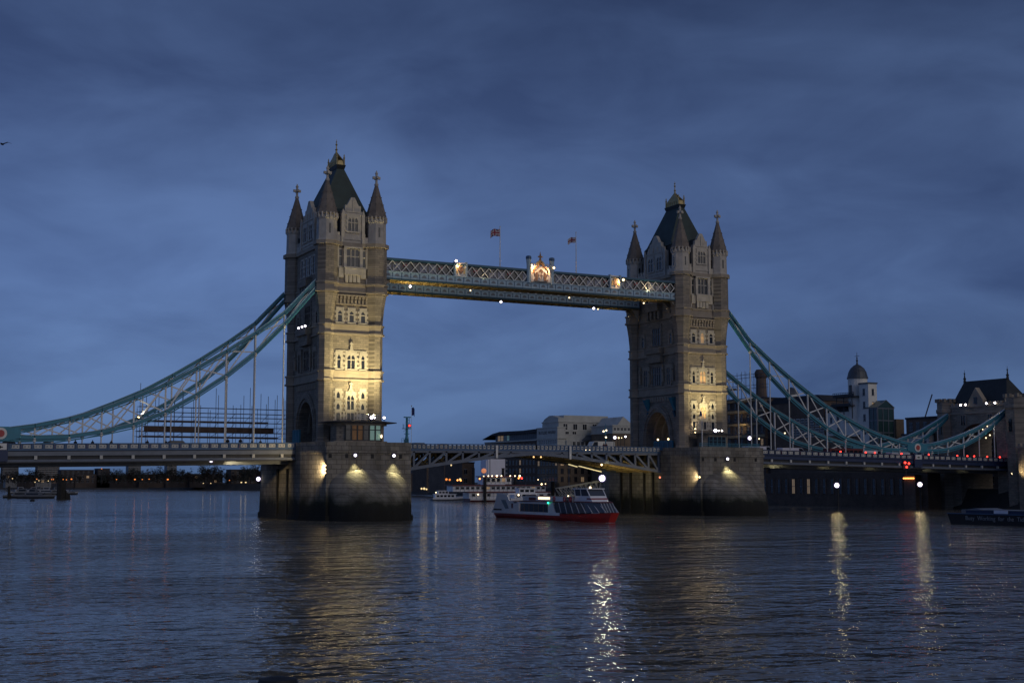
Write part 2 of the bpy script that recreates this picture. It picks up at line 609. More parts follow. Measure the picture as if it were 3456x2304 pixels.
# ================================================================== THE SETTING
# water: one sheet out to the horizon
def water_material():
    m = bpy.data.materials.new('river_water')
    m.use_nodes = True
    N, L = m.node_tree.nodes, m.node_tree.links
    b = N['Principled BSDF']
    b.inputs['Base Color'].default_value = (0.19, 0.18, 0.155, 1)
    b.inputs['Roughness'].default_value = 0.045
    b.inputs['IOR'].default_value = 1.33
    geo = N.new('ShaderNodeNewGeometry')

    def nz(scale, stretch, rot, detail, amp):
        mp = N.new('ShaderNodeMapping')
        mp.inputs['Rotation'].default_value = (0, 0, R(rot))
        mp.inputs['Scale'].default_value = (scale, scale * stretch, scale)
        L.new(geo.outputs['Position'], mp.inputs[0])
        n = N.new('ShaderNodeTexNoise')
        n.inputs['Scale'].default_value = 1
        n.inputs['Detail'].default_value = detail
        n.inputs['Roughness'].default_value = 0.55
        L.new(mp.outputs[0], n.inputs['Vector'])
        k = N.new('ShaderNodeMath')
        k.operation = 'MULTIPLY'
        k.inputs[1].default_value = amp
        L.new(n.outputs['Fac'], k.inputs[0])
        return k.outputs[0]
    hs = [nz(0.13, 1.7, 28, 2, 0.42), nz(0.42, 1.4, 30, 2, 0.36), nz(1.0, 1.3, 22, 2, 0.135), nz(2.4, 1.1, 15, 2, 0.028)]
    a = hs[0]
    for h in hs[1:]:
        ad = N.new('ShaderNodeMath')
        ad.operation = 'ADD'
        L.new(a, ad.inputs[0])
        L.new(h, ad.inputs[1])
        a = ad.outputs[0]
    # wind and current patches: the chop is livelier in some reaches than in others
    pt = nz(0.016, 2.2, 24, 3, 1.0)
    mr = N.new('ShaderNodeMapRange')
    mr.inputs['From Min'].default_value = 0.36
    mr.inputs['From Max'].default_value = 0.64
    mr.inputs['To Min'].default_value = 0.5
    mr.inputs['To Max'].default_value = 1.25
    L.new(pt, mr.inputs['Value'])
    ml = N.new('ShaderNodeMath')
    ml.operation = 'MULTIPLY'
    L.new(a, ml.inputs[0])
    L.new(mr.outputs[0], ml.inputs[1])
    a = ml.outputs[0]
    bp = N.new('ShaderNodeBump')
    bp.inputs['Strength'].default_value = 1.0
    bp.inputs['Distance'].default_value = 1.0
    L.new(a, bp.inputs['Height'])
    L.new(bp.outputs[0], b.inputs['Normal'])
    MATS['river_water'] = m


water_material()
w = MB('river_water')
w.face([(-6000, -3000, 0), (6000, -3000, 0), (6000, 9000, 0), (-6000, 9000, 0)])
tag(w.build('river_water'), 'dark rippled grey-blue river reflecting the lit bridge', None, kind='structure')

# banks (ground beyond the water), a sloping foreshore and a top
bank_line = [AZ(-500, 1650), AZ(-60, 1650), AZ(250, 1651), AZ(500, 1651), AZ(880, 1654), AZ(1150, 1662), AZ(1385, 1667), AZ(1520, 1670),
             Vector((150, 330, 0)), Vector((126, 285, 0)), Vector((124, 150, 0)), Vector((125, 75, 0)), Vector((133, 50, 0)), Vector((134, 10, 0)), Vector((130, -20, 0)),
             Vector((128, -80, 0)), Vector((150, -400, 0))]
g = MB('mud')
inner = []
for i, p in enumerate(bank_line):
    d = Vector((1, 0.25, 0)).normalized() if i > 8 else (p - CAM).normalized()
    d.z = 0
    inner.append(Vector((p.x, p.y, 0)) + d * (3.5 if i > 8 else 7.0))
far = [Vector((p.x, p.y, 0)) + ((p - CAM) * Vector((1, 1, 0)) if i <= 8 else Vector((1, 0.25, 0))).normalized() * 2600 for i, p in enumerate(bank_line)]
for i in range(len(bank_line) - 1):
    a, b_ = bank_line[i], bank_line[i + 1]
    lo = lambda p: Vector((p.x, p.y, -0.4))
    hi = lambda p: Vector((p.x, p.y, 5.2))
    g.face([lo(a), lo(b_), hi(inner[i + 1]), hi(inner[i])])
    g.face([hi(inner[i]), hi(inner[i + 1]), hi(far[i + 1]), hi(far[i])])
tag(g.build('river_bank'), 'dark river bank and foreshore', None, kind='structure')
# the quay the photographer stands on
q = MB('concrete')
q.box(-190, -60, -330, -241.5, -1, 5.35)
tag(q.build('quay'), 'stone quay by the water', None, kind='structure')


# ================================================================== BRIDGE TOWERS
TX = 41.15
SX, SY = 5.07, 9.25
BX, BY = 5.45, 9.75          # half sizes of the tower body


def octo(cx, cy, r):
    return [(cx + r * math.cos(PI / 8 + k * PI / 4), cy + r * math.sin(PI / 8 + k * PI / 4)) for k in range(8)]


def face_xf(tx, face):
    """returns f(a, out, z): a along the wall, out away from it"""
    if face == 'near':
        return lambda a, o, z: (tx + a, -BY - o, z)
    if face == 'far':
        return lambda a, o, z: (tx - a, BY + o, z)
    if face == 'north':
        return lambda a, o, z: (tx - BX - o, -a, z)
    return lambda a, o, z: (tx + BX + o, a, z)


def fbox(mb, F, a0, a1, o0, o1, z0, z1):
    vs = [F(a, o, z) for z in (z0, z1) for o in (o0, o1) for a in (a0, a1)]
    mb.raw(vs, [(0, 2, 3, 1), (4, 5, 7, 6), (0, 1, 5, 4), (2, 6, 7, 3), (0, 4, 6, 2), (1, 3, 7, 5)])


def fpoly(mb, F, pts, o0, o1):
    n = len(pts)
    vs = [F(a, o0, z) for a, z in pts] + [F(a, o1, z) for a, z in pts]
    mb.raw(vs, [tuple(range(n)), tuple(reversed(range(n, 2 * n)))] + [((i + 1) % n, i, n + i, n + (i + 1) % n) for i in range(n)])


def arch_pts(a0, a1, z0, z1, rise, n=6):
    """outline of a pointed opening"""
    c = (a0 + a1) / 2
    pts = [(a0, z0), (a1, z0), (a1, z1 - rise)]
    for k in range(1, n):
        t = k / n
        pts.append((a1 + (c - a1) * (1 - math.cos(t * PI / 2)) * 1.0, z1 - rise + rise * math.sin(t * PI / 2)))
    pts.append((c, z1))
    for k in range(n - 1, 0, -1):
        t = k / n
        pts.append((a0 + (c - a0) * (1 - math.cos(t * PI / 2)), z1 - rise + rise * math.sin(t * PI / 2)))
    pts.append((a0, z1 - rise))
    return pts


def tower_window(root, F, a, z0, w, h, lights=1, frame=0.4, arched=False, transom=True, lit=None, base=0.0, m='portland'):
    fr = MB(m)
    fbox(fr, F, a - w / 2 - frame, a - w / 2, base, base + .16, z0 - .05, z0 + h + frame)
    fbox(fr, F, a + w / 2, a + w / 2 + frame, base, base + .16, z0 - .05, z0 + h + frame)
    fbox(fr, F, a - w / 2, a + w / 2, base, base + .155, z0 + h - (0.25 if arched else 0), z0 + h + frame)
    fbox(fr, F, a - w / 2 - frame - .1, a + w / 2 + frame + .1, base, base + .26, z0 - .3, z0 - .05)
    # quoins toothing into the wall
    k, zz = 0, z0
    while zz < z0 + h - .4:
        if k % 2 == 0:
            for s in (-1, 1):
                x0 = a + s * (w / 2 + frame)
                fbox(fr, F, min(x0, x0 + s * .28), max(x0, x0 + s * .28), base, base + .13, zz, zz + .42)
        zz += .45
        k += 1
    for i in range(1, lights):
        x = a - w / 2 + w * i / lights
        fbox(fr, F, x - .09, x + .09, base, base + .15, z0, z0 + h)
    if transom:
        fbox(fr, F, a - w / 2, a + w / 2, base, base + .145, z0 + h * .56, z0 + h * .56 + .15)
    if arched:
        for i in range(lights):
            x0 = a - w / 2 + w * i / lights
            x1 = x0 + w / lights
            for s, xx in ((1, x0), (-1, x1)):
                fpoly(fr, F, [(xx, z0 + h - .75), (xx + s * (x1 - x0) * .48, z0 + h - .2), (xx, z0 + h - .2)], base, base + .14)
    o = fr.build('window', root)
    pn = MB(lit or 'window_dark')
    fbox(pn, F, a - w / 2, a + w / 2, base, base + .04, z0, z0 + h)
    pn.build('pane', o)
    return o


def build_tower(tx, label, lit_mid=None, group='bridge towers'):
    t = thing('bridge_tower', label, 'tower', (tx, 0, 14.0), group)
    # body with the road arch cut through it
    aw, atop = 4.7, 22.6
    arch = [(aw * math.cos(a), 16.6 + 6.0 * math.sin(a)) for a in (PI * k / 14 for k in range(15))]
    poly = [(-BY, 13.6), (-aw, 13.6)] + [(y, z) for y, z in reversed(arch)] + [(aw, 13.6), (BY, 13.6), (BY, 52.6), (-BY, 52.6)]
    b = MB('tower_stone')
    b.extrude_x([(y, z) for y, z in poly], tx - BX, tx + BX)
    b.build('wall', t)
    # archivolts round the road arch, on both road faces
    for s in (-1, 1):
        am = MB('tower_stone')
        for r0, r1, o in ((4.7, 5.2, .22), (5.2, 5.75, .45), (5.75, 6.1, .3)):
            n = 16
            ring = []
            for rr in (r0, r1):
                ring.append([(rr * math.cos(PI * k / n), 16.6 + rr * 6.0 / 4.7 * math.sin(PI * k / n)) for k in range(n + 1)])
            for k in range(n):
                pts = [ring[0][k], ring[1][k], ring[1][k + 1], ring[0][k + 1]]
                x0, x1 = tx + s * BX, tx + s * (BX + o)
                vs = [(x0, y, z) for y, z in pts] + [(x1, y, z) for y, z in pts]
                am.raw(vs, [(0, 1, 2, 3), (7, 6, 5, 4), (0, 4, 5, 1), (1, 5, 6, 2), (2, 6, 7, 3), (3, 7, 4, 0)])
            for sy in (-1, 1):
                x0, x1 = sorted((tx + s * BX, tx + s * (BX + o)))
                y0, y1 = sorted((sy * r0, sy * r1))
                am.box(x0, x1, y0, y1, 13.9, 16.6)
        am.build('arch_moulding', t)
    # ribs of the vault seen inside the arch
    for x in (-3.4, -1.1, 1.1, 3.4):
        rb = MB('course_stone')
        n = 12
        for k in range(n):
            p = [(4.66 * math.cos(PI * j / n), 16.6 + 5.94 * math.sin(PI * j / n)) for j in (k, k + 1)]
            q = [(4.35 * math.cos(PI * j / n), 16.6 + 5.6 * math.sin(PI * j / n)) for j in (k, k + 1)]
            vs = [(tx + x + e, y, z) for e in (-.2, .2) for y, z in (p[0], p[1], q[1], q[0])]
            rb.raw(vs, [(0, 1, 2, 3), (7, 6, 5, 4), (0, 4, 5, 1), (1, 5, 6, 2), (2, 6, 7, 3), (3, 7, 4, 0)])
        rb.build('vault_rib', t)
    # corner turrets
    for sx in (-1, 1):
        for sy in (-1, 1):
            cx, cy = tx + sx * SX, sy * SY
            tr = MB('tower_stone')
            tr.lathe(cx, cy, [(1.7, 13.6), (1.7, 14.6), (1.5, 14.9), (1.5, 37.2), (1.56, 38.3), (1.78, 40.6), (2.1, 42.6), (2.2, 43.0), (2.18, 52.4)])
            to = tr.build('turret', t)
            up = MB('portland')
            up.lathe(cx, cy, [(2.42, 52.4), (2.45, 52.9), (2.0, 53.3), (1.95, 57.2), (2.05, 57.3), (2.05, 57.7), (1.95, 57.8), (1.95, 58.2)])
            for k in range(16):
                a = 2 * PI * k / 16
                up.box(cx + 2.05 * math.cos(a) - .13, cx + 2.05 * math.cos(a) + .13, cy + 2.05 * math.sin(a) - .13, cy + 2.05 * math.sin(a) + .13, 57.5, 58.5)
            up.m('window_dark')
            for k in range(8):
                a = k * PI / 4
                c_, s_ = math.cos(a), math.sin(a)
                p0 = Vector((cx + 1.86 * c_, cy + 1.86 * s_, 54.4))
                tn = Vector((-s_, c_, 0)) * .17
                if k % 2 == 0:
                    up.raw([p0 - tn, p0 + tn, p0 + tn + Vector((0, 0, 1.9)), p0 - tn + Vector((0, 0, 1.9))], [(0, 1, 2, 3)])
            up.build('turret_crown', to)
            cn = MB('cone_stone')
            cn.lathe(cx, cy, [(2.1, 58.1), (2.2, 58.25), (1.42, 61.0), (.72, 63.5), (.3, 65.0)])
            for k in range(8):
                a = PI / 8 + k * PI / 4
                for z_, r_ in ((59.6, 1.85), (61.1, 1.42), (62.6, 1.0)):
                    cn.ball((cx + r_ * math.cos(a), cy + r_ * math.sin(a), z_), .12, 6)
            cn.build('spire', to)
            fi = MB('portland')
            fi.lathe(cx, cy, [(.36, 64.9), (.44, 65.15), (.24, 65.3), (.22, 67.2), (.32, 67.4), (.15, 67.7), (.05, 68.0)])
            fi.box(cx - .78, cx + .78, cy - .2, cy + .2, 66.25, 66.75)
            fi.box(cx - .2, cx + .2, cy - .78, cy + .78, 66.26, 66.74)
            fi.ball((cx, cy, 65.25), .42, 8, .22)
            fi.build('cross_finial', to)
    # string courses: two lips and the flat band between, following walls and turrets
    for z0, z1 in ((26.25, 28.25), (35.1, 37.15), (43.15, 45.1), (52.3, 53.05)):
        sc = MB('course_stone')
        rt = 2.2 if z0 > 43 else 1.5
        lips = ((z0, z0 + .35, .36), (z0 + .35, z1 - .32, .12), (z1 - .32, z1, .32)) if z1 - z0 > 1 else ((z0, z1, .38),)
        for a, b_, o in lips:
            sc.box(tx - BX - o, tx + BX + o, -BY - o, BY + o, a, b_)
            for sx in (-1, 1):
                for sy in (-1, 1):
                    sc.prism(octo(tx + sx * SX, sy * SY, rt + o * 1.05 + .004), a + .003, b_ + .003)
        sc.build('string_course', t)
    # battlemented parapet at the foot of the roof
    for F, hw in ((face_xf(tx, 'near'), SX - 1.7), (face_xf(tx, 'far'), SX - 1.7), (face_xf(tx, 'north'), SY - 1.7), (face_xf(tx, 'south'), SY - 1.7)):
        pa = MB('portland')
        fbox(pa, F, -hw, hw, -.35, .12, 53.05, 54.3)
        k = -hw + .2
        while k < hw - .4:
            fbox(pa, F, k, k + .55, -.3, .1, 54.3, 55.0)
            k += 1.05
        pa.build('parapet', t)
    # gabled dormers
    for face, hw in (('near', 2.35), ('far', 2.35), ('north', 4.3), ('south', 4.3)):
        F = face_xf(tx, face)
        gb = MB('portland')
        s = hw
        if hw < 3:
            out = [(-s, 53.0), (s, 53.0), (s, 58.6), (s - .1, 59.3), (s - .7, 59.3), (s - .75, 60.4), (s - 1.15, 60.4), (.35, 62.0), (-.35, 62.0),
                   (-s + 1.15, 60.4), (-s + .75, 60.4), (-s + .7, 59.3), (-s + .1, 59.3), (-s, 58.6)]
        else:
            out = [(-s, 53.0), (s, 53.0), (s, 58.0), (s - .1, 58.8), (s - .9, 58.8), (s - 1.1, 59.4), (2.3, 60.2), (2.2, 60.9), (1.6, 60.9), (.4, 62.6), (-.4, 62.6),
                   (-1.6, 60.9), (-2.2, 60.9), (-2.3, 60.2), (-s + 1.1, 59.4), (-s + .9, 58.8), (-s + .1, 58.8), (-s, 58.0)]
        fpoly(gb, F, out, -.6, .15)
        for sgn in (-1, 1):
            x = sgn * (s - .25)
            fbox(gb, F, x - .3, x + .3, .15, .45, 53.0, 58.4)
            fpoly(gb, F, [(x - .34, 58.4), (x + .34, 58.4), (x, 59.6)], .1, .45)
        fbox(gb, F, -s + .56, s - .56, .15, .3, 53.6, 53.9)
        fbox(gb, F, -s + .56, s - .56, .15, .3, 58.5, 58.75)
        if hw < 3:
            fbox(gb, F, -1.4, 1.4, .15, .27, 59.0, 59.2)
            fbox(gb, F, -.15, .15, .15, .3, 59.2, 61.4)
        else:
            for x in (-2.4, -.8, .8, 2.4):
                fbox(gb, F, x - .12, x + .12, .15, .32, 58.75, 60.0)
        go = gb.build('gable', t)
        # roof running back from the gable into the main roof
        gr = MB('dark_slate')
        dp = 4.2 if hw < 3 else 2.6
        fpoly(gr, F, [(-s + .5, 54.0), (s - .5, 54.0), (s - .5, 58.4), (0, 61.2), (-s + .5, 58.4)], -dp, -.62)
        gr.build('gable_roof', go)
        if face in ('near', 'north'):
            if hw < 3:
                tower_window(go, F, 0, 55.3, 2.0, 2.9, 3, .32, True, base=.15)
            else:
                for x in (-1.75, 1.75):
                    tower_window(go, F, x, 54.6, 1.9, 3.2, 2, .32, True, base=.15)
    # steep pavilion roof
    rf = MB('dark_slate')
    rf.box(tx - 4.7, tx + 4.7, -5.6, 5.6, 52.6, 59.9)
    rf.m('slate')
    rf.prism([(tx - 5.0, -5.6), (tx + 5.0, -5.6), (tx + 5.0, 5.6), (tx - 5.0, 5.6)], 59.9, 60.6, [(tx - 4.6, -4.9), (tx + 4.6, -4.9), (tx + 4.6, 4.9), (tx - 4.6, 4.9)])
    rf.prism([(tx - 4.6, -4.9), (tx + 4.6, -4.9), (tx + 4.6, 4.9), (tx - 4.6, 4.9)], 60.6, 69.2, [(tx - .75, -2.6), (tx + .75, -2.6), (tx + .75, 2.6), (tx - .75, 2.6)])
    ro = rf.build('roof', t)
    MB('dark_slate').prism([(tx - .8, -2.65), (tx + .8, -2.65), (tx + .8, 2.65), (tx - .8, 2.65)], 69.2, 70.0, [(tx - 1.0, -2.95), (tx + 1.0, -2.95), (tx + 1.0, 2.95), (tx - 1.0, 2.95)]).build('roof_platform', ro)
    cr = MB('gold')
    for sx in (-1, 1):
        cr.raw([(tx + sx * .72, -2.55, 70), (tx + sx * .72, 2.55, 70), (tx + sx * .72, 2.3, 70.9), (tx + sx * .45, .9, 72.3), (tx + sx * .4, 0, 72.9), (tx + sx * .45, -.9, 72.3), (tx + sx * .72, -2.3, 70.9)], [tuple(range(7))])
        for k in range(7):
            y = -2.4 + 4.8 * k / 6
            cr.bar((tx + sx * .78, y, 70), (tx + sx * .74, y * .96, 71.1), .14, .1)
        for sy in (-1, 1):
            cr.lathe(tx + sx * .75, sy * 2.5, [(.2, 70), (.16, 71.4), (.24, 71.5), (.1, 71.75), (.14, 71.95), (.03, 72.3)], 6)
            cr.bar((tx + sx * .7, sy * 2.3, 71.0), (tx, 0, 73.2), .14, .16)
    for sy in (-1, 1):
        cr.raw([(tx - .75, sy * 2.55, 70), (tx + .75, sy * 2.55, 70), (tx + .4, sy * 2.4, 71.0), (tx - .4, sy * 2.4, 71.0)], [(0, 1, 2, 3)])
    cr.lathe(tx, 0, [(.45, 70), (.5, 71.5), (.42, 72.6), (.22, 73.0), (.16, 73.5), (.3, 73.7), (.12, 73.9), (.1, 74.5), (.26, 74.7), (.09, 74.95), (.04, 75.8)], 8)
    cr.box(tx - .05, tx + .05, -.3, .3, 75.25, 75.4)
    cr.build('crown_finial', ro)
    # --- windows of the river face
    F = face_xf(tx, 'near')
    P = 'portland'
    for a in (-2.35, 0, 2.35):
        tower_window(t, F, a, 37.55, .85, 2.45, 1, .38, True, lit=lit_mid if a == 0 else None)
    tower_window(t, F, 0, 28.6, 1.5, 2.9, 2, .42, True, lit=lit_mid)
    for a in (-2.45, 2.45):
        tower_window(t, F, a, 28.6, .66, 2.9, 1, .42, True)
    tower_window(t, F, 0, 20.8, 1.35, 2.9, 2, .42, True, lit=lit_mid)
    for a in (-2.5, 2.5):
        tower_window(t, F, a, 22.95, .66, 1.45, 1, .38, True, False)
        tower_window(t, F, a, 20.8, .66, 1.4, 1, .3, True, False)
    for a in (-2.5, 0, 2.5):
        tower_window(t, F, a, 18.5, .7 if a else 1.3, 1.6, 1 if a else 2, .3, False, False)
    # carved dressings on the river face
    dr = MB(P)
    fbox(dr, F, -3.4, 3.4, 0, .22, 20.25, 20.5)
    for z, zt in ((24.3, 26.1), (32.0, 34.0)):       # statue niches above the centre lights
        fbox(dr, F, -.45, .45, .0, .35, z, z + .25)
        fpoly(dr, F, [(-.28, z + .25), (.28, z + .25), (.24, z + .9), (.12, z + 1.0), (.12, z + 1.25), (-.12, z + 1.25), (-.12, z + 1.0), (-.24, z + .9)], .08, .34)
        fpoly(dr, F, [(-.45, z + 1.25), (.45, z + 1.25), (.1, z + 1.6), (0, zt - .05), (-.1, z + 1.6)], .02, .4)
    fbox(dr, F, -3.2, 3.2, 0, .14, 31.95, 32.1)
    fpoly(dr, F, [(-1.15, 23.9), (1.15, 23.9), (.85, 24.25), (-.85, 24.25)], 0, .2)
    for x in (-3.1, -1.25, 1.25, 3.1):
        for zz in (28.5, 29.4, 30.3, 31.2):
            fbox(dr, F, x - .34, x + .34, .02, .1, zz, zz + .45)
    for x in (-1.35, 1.35):
        fbox(dr, F, x - .2, x + .2, .0, .2, 18.4, 20.25)
    dr.build('stone_dressing', t)
    # corbel table under the third course
    cb = MB('course_stone')
    for i in range(9):
        x = -3.0 + 6.0 * i / 8
        fbox(cb, F, x - .22, x + .22, 0, .28, 41.2, 41.9)
        fbox(cb, F, x - .22, x + .22, 0, .42, 42.0, 42.55)
    fbox(cb, F, -3.35, 3.35, 0, .5, 42.6, 42.85)
    fbox(cb, F, -3.35, 3.35, 0, .3, 40.9, 41.15)
    cb.build('corbel_table', t)
    # oriel of the upper storey
    ori = MB(P)
    fbox(ori, F, -1.75, 1.75, .0, .75, 46.7, 48.1)
    fbox(ori, F, -3.1, -1.75, 0, .3, 46.2, 48.1)
    fbox(ori, F, 1.75, 3.1, 0, .3, 46.2, 48.1)
    for x in (-3.0, 3.0):
        fbox(ori, F, x - .18, x + .18, 0, .3, 45.1, 52.3)
    for x in (-1.65, 1.65):
        fbox(ori, F, x - .3, x + .3, 0, .7, 48.1, 52.2)
    for x in (-1.2, -.4, .4, 1.2):
        fpoly(ori, F, [(x - .3, 45.3), (x + .3, 45.3), (x + .35, 46.7), (x - .35, 46.7)], 0, .5)
    fbox(ori, F, -1.95, 1.95, 0, .85, 48.0, 48.2)
    fbox(ori, F, -1.95, 1.95, 0, .8, 51.9, 52.2)
    oo = ori.build('oriel', t)
    tower_window(oo, F, 0, 48.4, 2.5, 3.3, 3, .1, False, base=.3)
    for a in (-2.4, 2.4):
        tower_window(oo, F, a, 48.4, .6, 3.2, 1, .2, False, base=0)
    # --- windows of the road face that looks up-river to the left
    F = face_xf(tx, 'north')
    tower_window(t, F, 0, 37.6, 3.0, 4.2, 4, .55, True, m='tower_stone')
    for a in (-5.6, 5.6):
        tower_window(t, F, a, 37.6, .8, 2.6, 1, .4, True, m='course_stone')
    tower_window(t, F, 0, 28.6, 3.4, 4.4, 4, .5, True, m='tower_stone')
    for a in (-4.6, 4.6):
        tower_window(t, F, a, 28.6, 1.3, 4.0, 2, .45, True, m='course_stone')
    for a in (-3.6, -1.2, 1.2, 3.6):
        tower_window(t, F, a, 47.6, 1.0, 3.4, 1, .35, False)
    bal = MB('tower_stone')
    fbox(bal, F, -3.0, 3.0, 0, 1.5, 35.6, 36.9)
    fpoly(bal, F, [(-2.6, 33.6), (2.6, 33.6), (2.9, 35.6), (-2.9, 35.6)], 0, 1.0)
    bal.build('balcony', t)
    bal = MB('tower_stone')
    fbox(bal, F, -2.4, 2.4, 0, 1.4, 45.2, 46.9)
    for a in (-2.2, -.8, .8, 2.2):
        fpoly(bal, F, [(a - .35, 43.4), (a + .35, 43.4), (a + .4, 45.2), (a - .4, 45.2)], 0, 1.1)
    bal.build('balcony', t)
    for a in (-6.6, -2.7, 2.7, 6.6):
        st = MB('course_stone')
        fbox(st, F, a - .35, a + .35, 0, .5, 29.2, 29.6)
        fpoly(st, F, [(a - .28, 29.6), (a + .28, 29.6), (a + .3, 31.0), (a + .12, 31.2), (a + .14, 31.6), (a - .14, 31.6), (a - .12, 31.2), (a - .3, 31.0)], .12, .5)
        fpoly(st, F, [(a - .42, 31.9), (a + .42, 31.9), (a, 33.2)], 0, .5)
        st.build('carved_niche', t)
    fr_ = MB('course_stone')
    fbox(fr_, F, -5.8, 5.8, 0, .1, 24.8, 26.0)
    for i in range(12):
        a = -5.5 + i
        fbox(fr_, F, a - .25, a + .25, .1, .25, 24.9, 25.9)
    fr_.build('carved_frieze', t)
    return t


build_tower(-TX, 'nearer stone bridge tower at left, brightly floodlit yellow low on its river face', None)
build_tower(TX, 'farther stone bridge tower right of the red boat, more dimly floodlit', 'lit_window_mid')


# ================================================================== BRIDGE PIERS
def build_pier(tx, label):
    t = thing('bridge_pier', label, 'bridge pier', (tx, 0, 0), 'bridge piers')
    plan = [(-10.65, -12.4), (-8.3, -20.0), (8.3, -20.0), (10.65, -12.4), (10.65, 12.4), (8.3, 20), (-8.3, 20), (-10.65, 12.4)]
    sc = lambda k: [(tx + x * k, y * k) for x, y in plan]
    b = MB('pier_granite')
    b.prism(sc(1.035), -3, .9, sc(1.03))
    b.prism(sc(1.012), .9, 9.0, sc(1.0))
    b.prism(sc(1.0), 9.0, 12.3)
    b.prism(sc(1.012), 12.3, 12.75)
    b.prism(sc(1.0), 12.75, 13.35)
    bo = b.build('pier_body', t)
    # parapet wall round the top, open where the road crosses
    for s in (-1, 1):
        pw = MB('pier_granite')
        ring = [(-10.65, s * 9.9), (-10.65, s * 12.4), (-8.3, s * 20), (8.3, s * 20), (10.65, s * 12.4), (10.65, s * 9.9)]
        for (x0, y0), (x1, y1) in zip(ring, ring[1:]):
            pw.bar((tx + x0 * .985, y0 * .985, 13.75), (tx + x1 * .985, y1 * .985, 13.75), .5, 0.9)
            pw.bar((tx + x0 * .985, y0 * .985, 14.22), (tx + x1 * .985, y1 * .985, 14.22), .62, .16)
        pw.build('parapet', t)
    # domed cutwaters at both ends
    for s in (-1, 1):
        cw = MB('pier_granite')
        n, mz = 20, 10
        rings = []
        for j in range(mz + 1):
            f = j / mz
            z = -2.5 + (9.7 + 2.5) * f
            h = max(0.0, (z - 5.6) / (9.7 - 5.6))
            k = math.sqrt(max(0.0, 1 - h ** 2.1)) if h > 0 else 1.0
            ring = []
            for i in range(n + 1):
                a = PI * i / n
                x = -math.cos(a) * 7.9 * (k ** .9)
                ky = 1 - max(0.0, (z - 2.0) / (9.7 - 2.0)) ** 1.35
                y = 20 + (math.sin(a) ** 1.25) * 7.4 * ky * min(1, k * 1.6)
                ring.append((tx + x, s * (y - .02), z))
            rings.append(ring)
        vs = [p for r_ in rings for p in r_]
        fs = [(j * (n + 1) + i, j * (n + 1) + i + 1, (j + 1) * (n + 1) + i + 1, (j + 1) * (n + 1) + i) for j in range(mz) for i in range(n)]
        cw.raw(vs, fs)
        cw.build('cutwater', t, smooth=True)
    # drain openings along the river wall
    for x in (-7.6, -4.4, .6, 6.2):
        MB('black').box(tx + x - .28, tx + x + .28, -20.07, -19.98, 11.35, 12.1).build('drain_opening', t)
    # timber fenders on the side under the roadway
    for s in (-1, 1):
        for y in (-5.5, .5) if tx < 0 else (-6, -2.5, 3, 7):
            MB('wood_dark').box(tx + s * 10.8 - .25, tx + s * 10.8 + .25, y - .3, y + .3, -1, 9.5).build('fender', t)
    return t


build_pier(-TX, 'granite bridge pier with weedy waterline below the brightly lit tower')
build_pier(TX, 'granite bridge pier behind the red excursion boat, below the dim tower')


# ================================================================== SUSPENSION CHAINS
UP = [(7.4, 45.05), (13.3, 38.7), (18.75, 34.6), (24.2, 30.9), (29.6, 27.55), (35.1, 24.4), (40.6, 21.9), (46.1, 19.6), (51.5, 17.9), (57.2, 16.6), (62.7, 15.75)]
LO = [(7.4, 43.6), (13.3, 36.6), (18.75, 31.0), (24.2, 26.45), (29.6, 22.7), (35.1, 19.45), (40.6, 17.1), (46.1, 15.75), (51.5, 14.85), (57.2, 14.6), (62.7, 14.75)]
SU = [(62.7, 15.75), (67.6, 16.0), (72.9, 17.1), (78.3, 18.6), (83.6, 20.4), (88.9, 22.8), (93.0, 24.9)]
SL = [(62.7, 14.75), (67.6, 14.55), (72.9, 14.95), (78.3, 16.1), (83.6, 18.2), (88.9, 21.4), (93.0, 24.4)]


def deck_top(x):
    d = abs(x) - TX
    return 14.32 - max(0, d - 12) * 0.0165


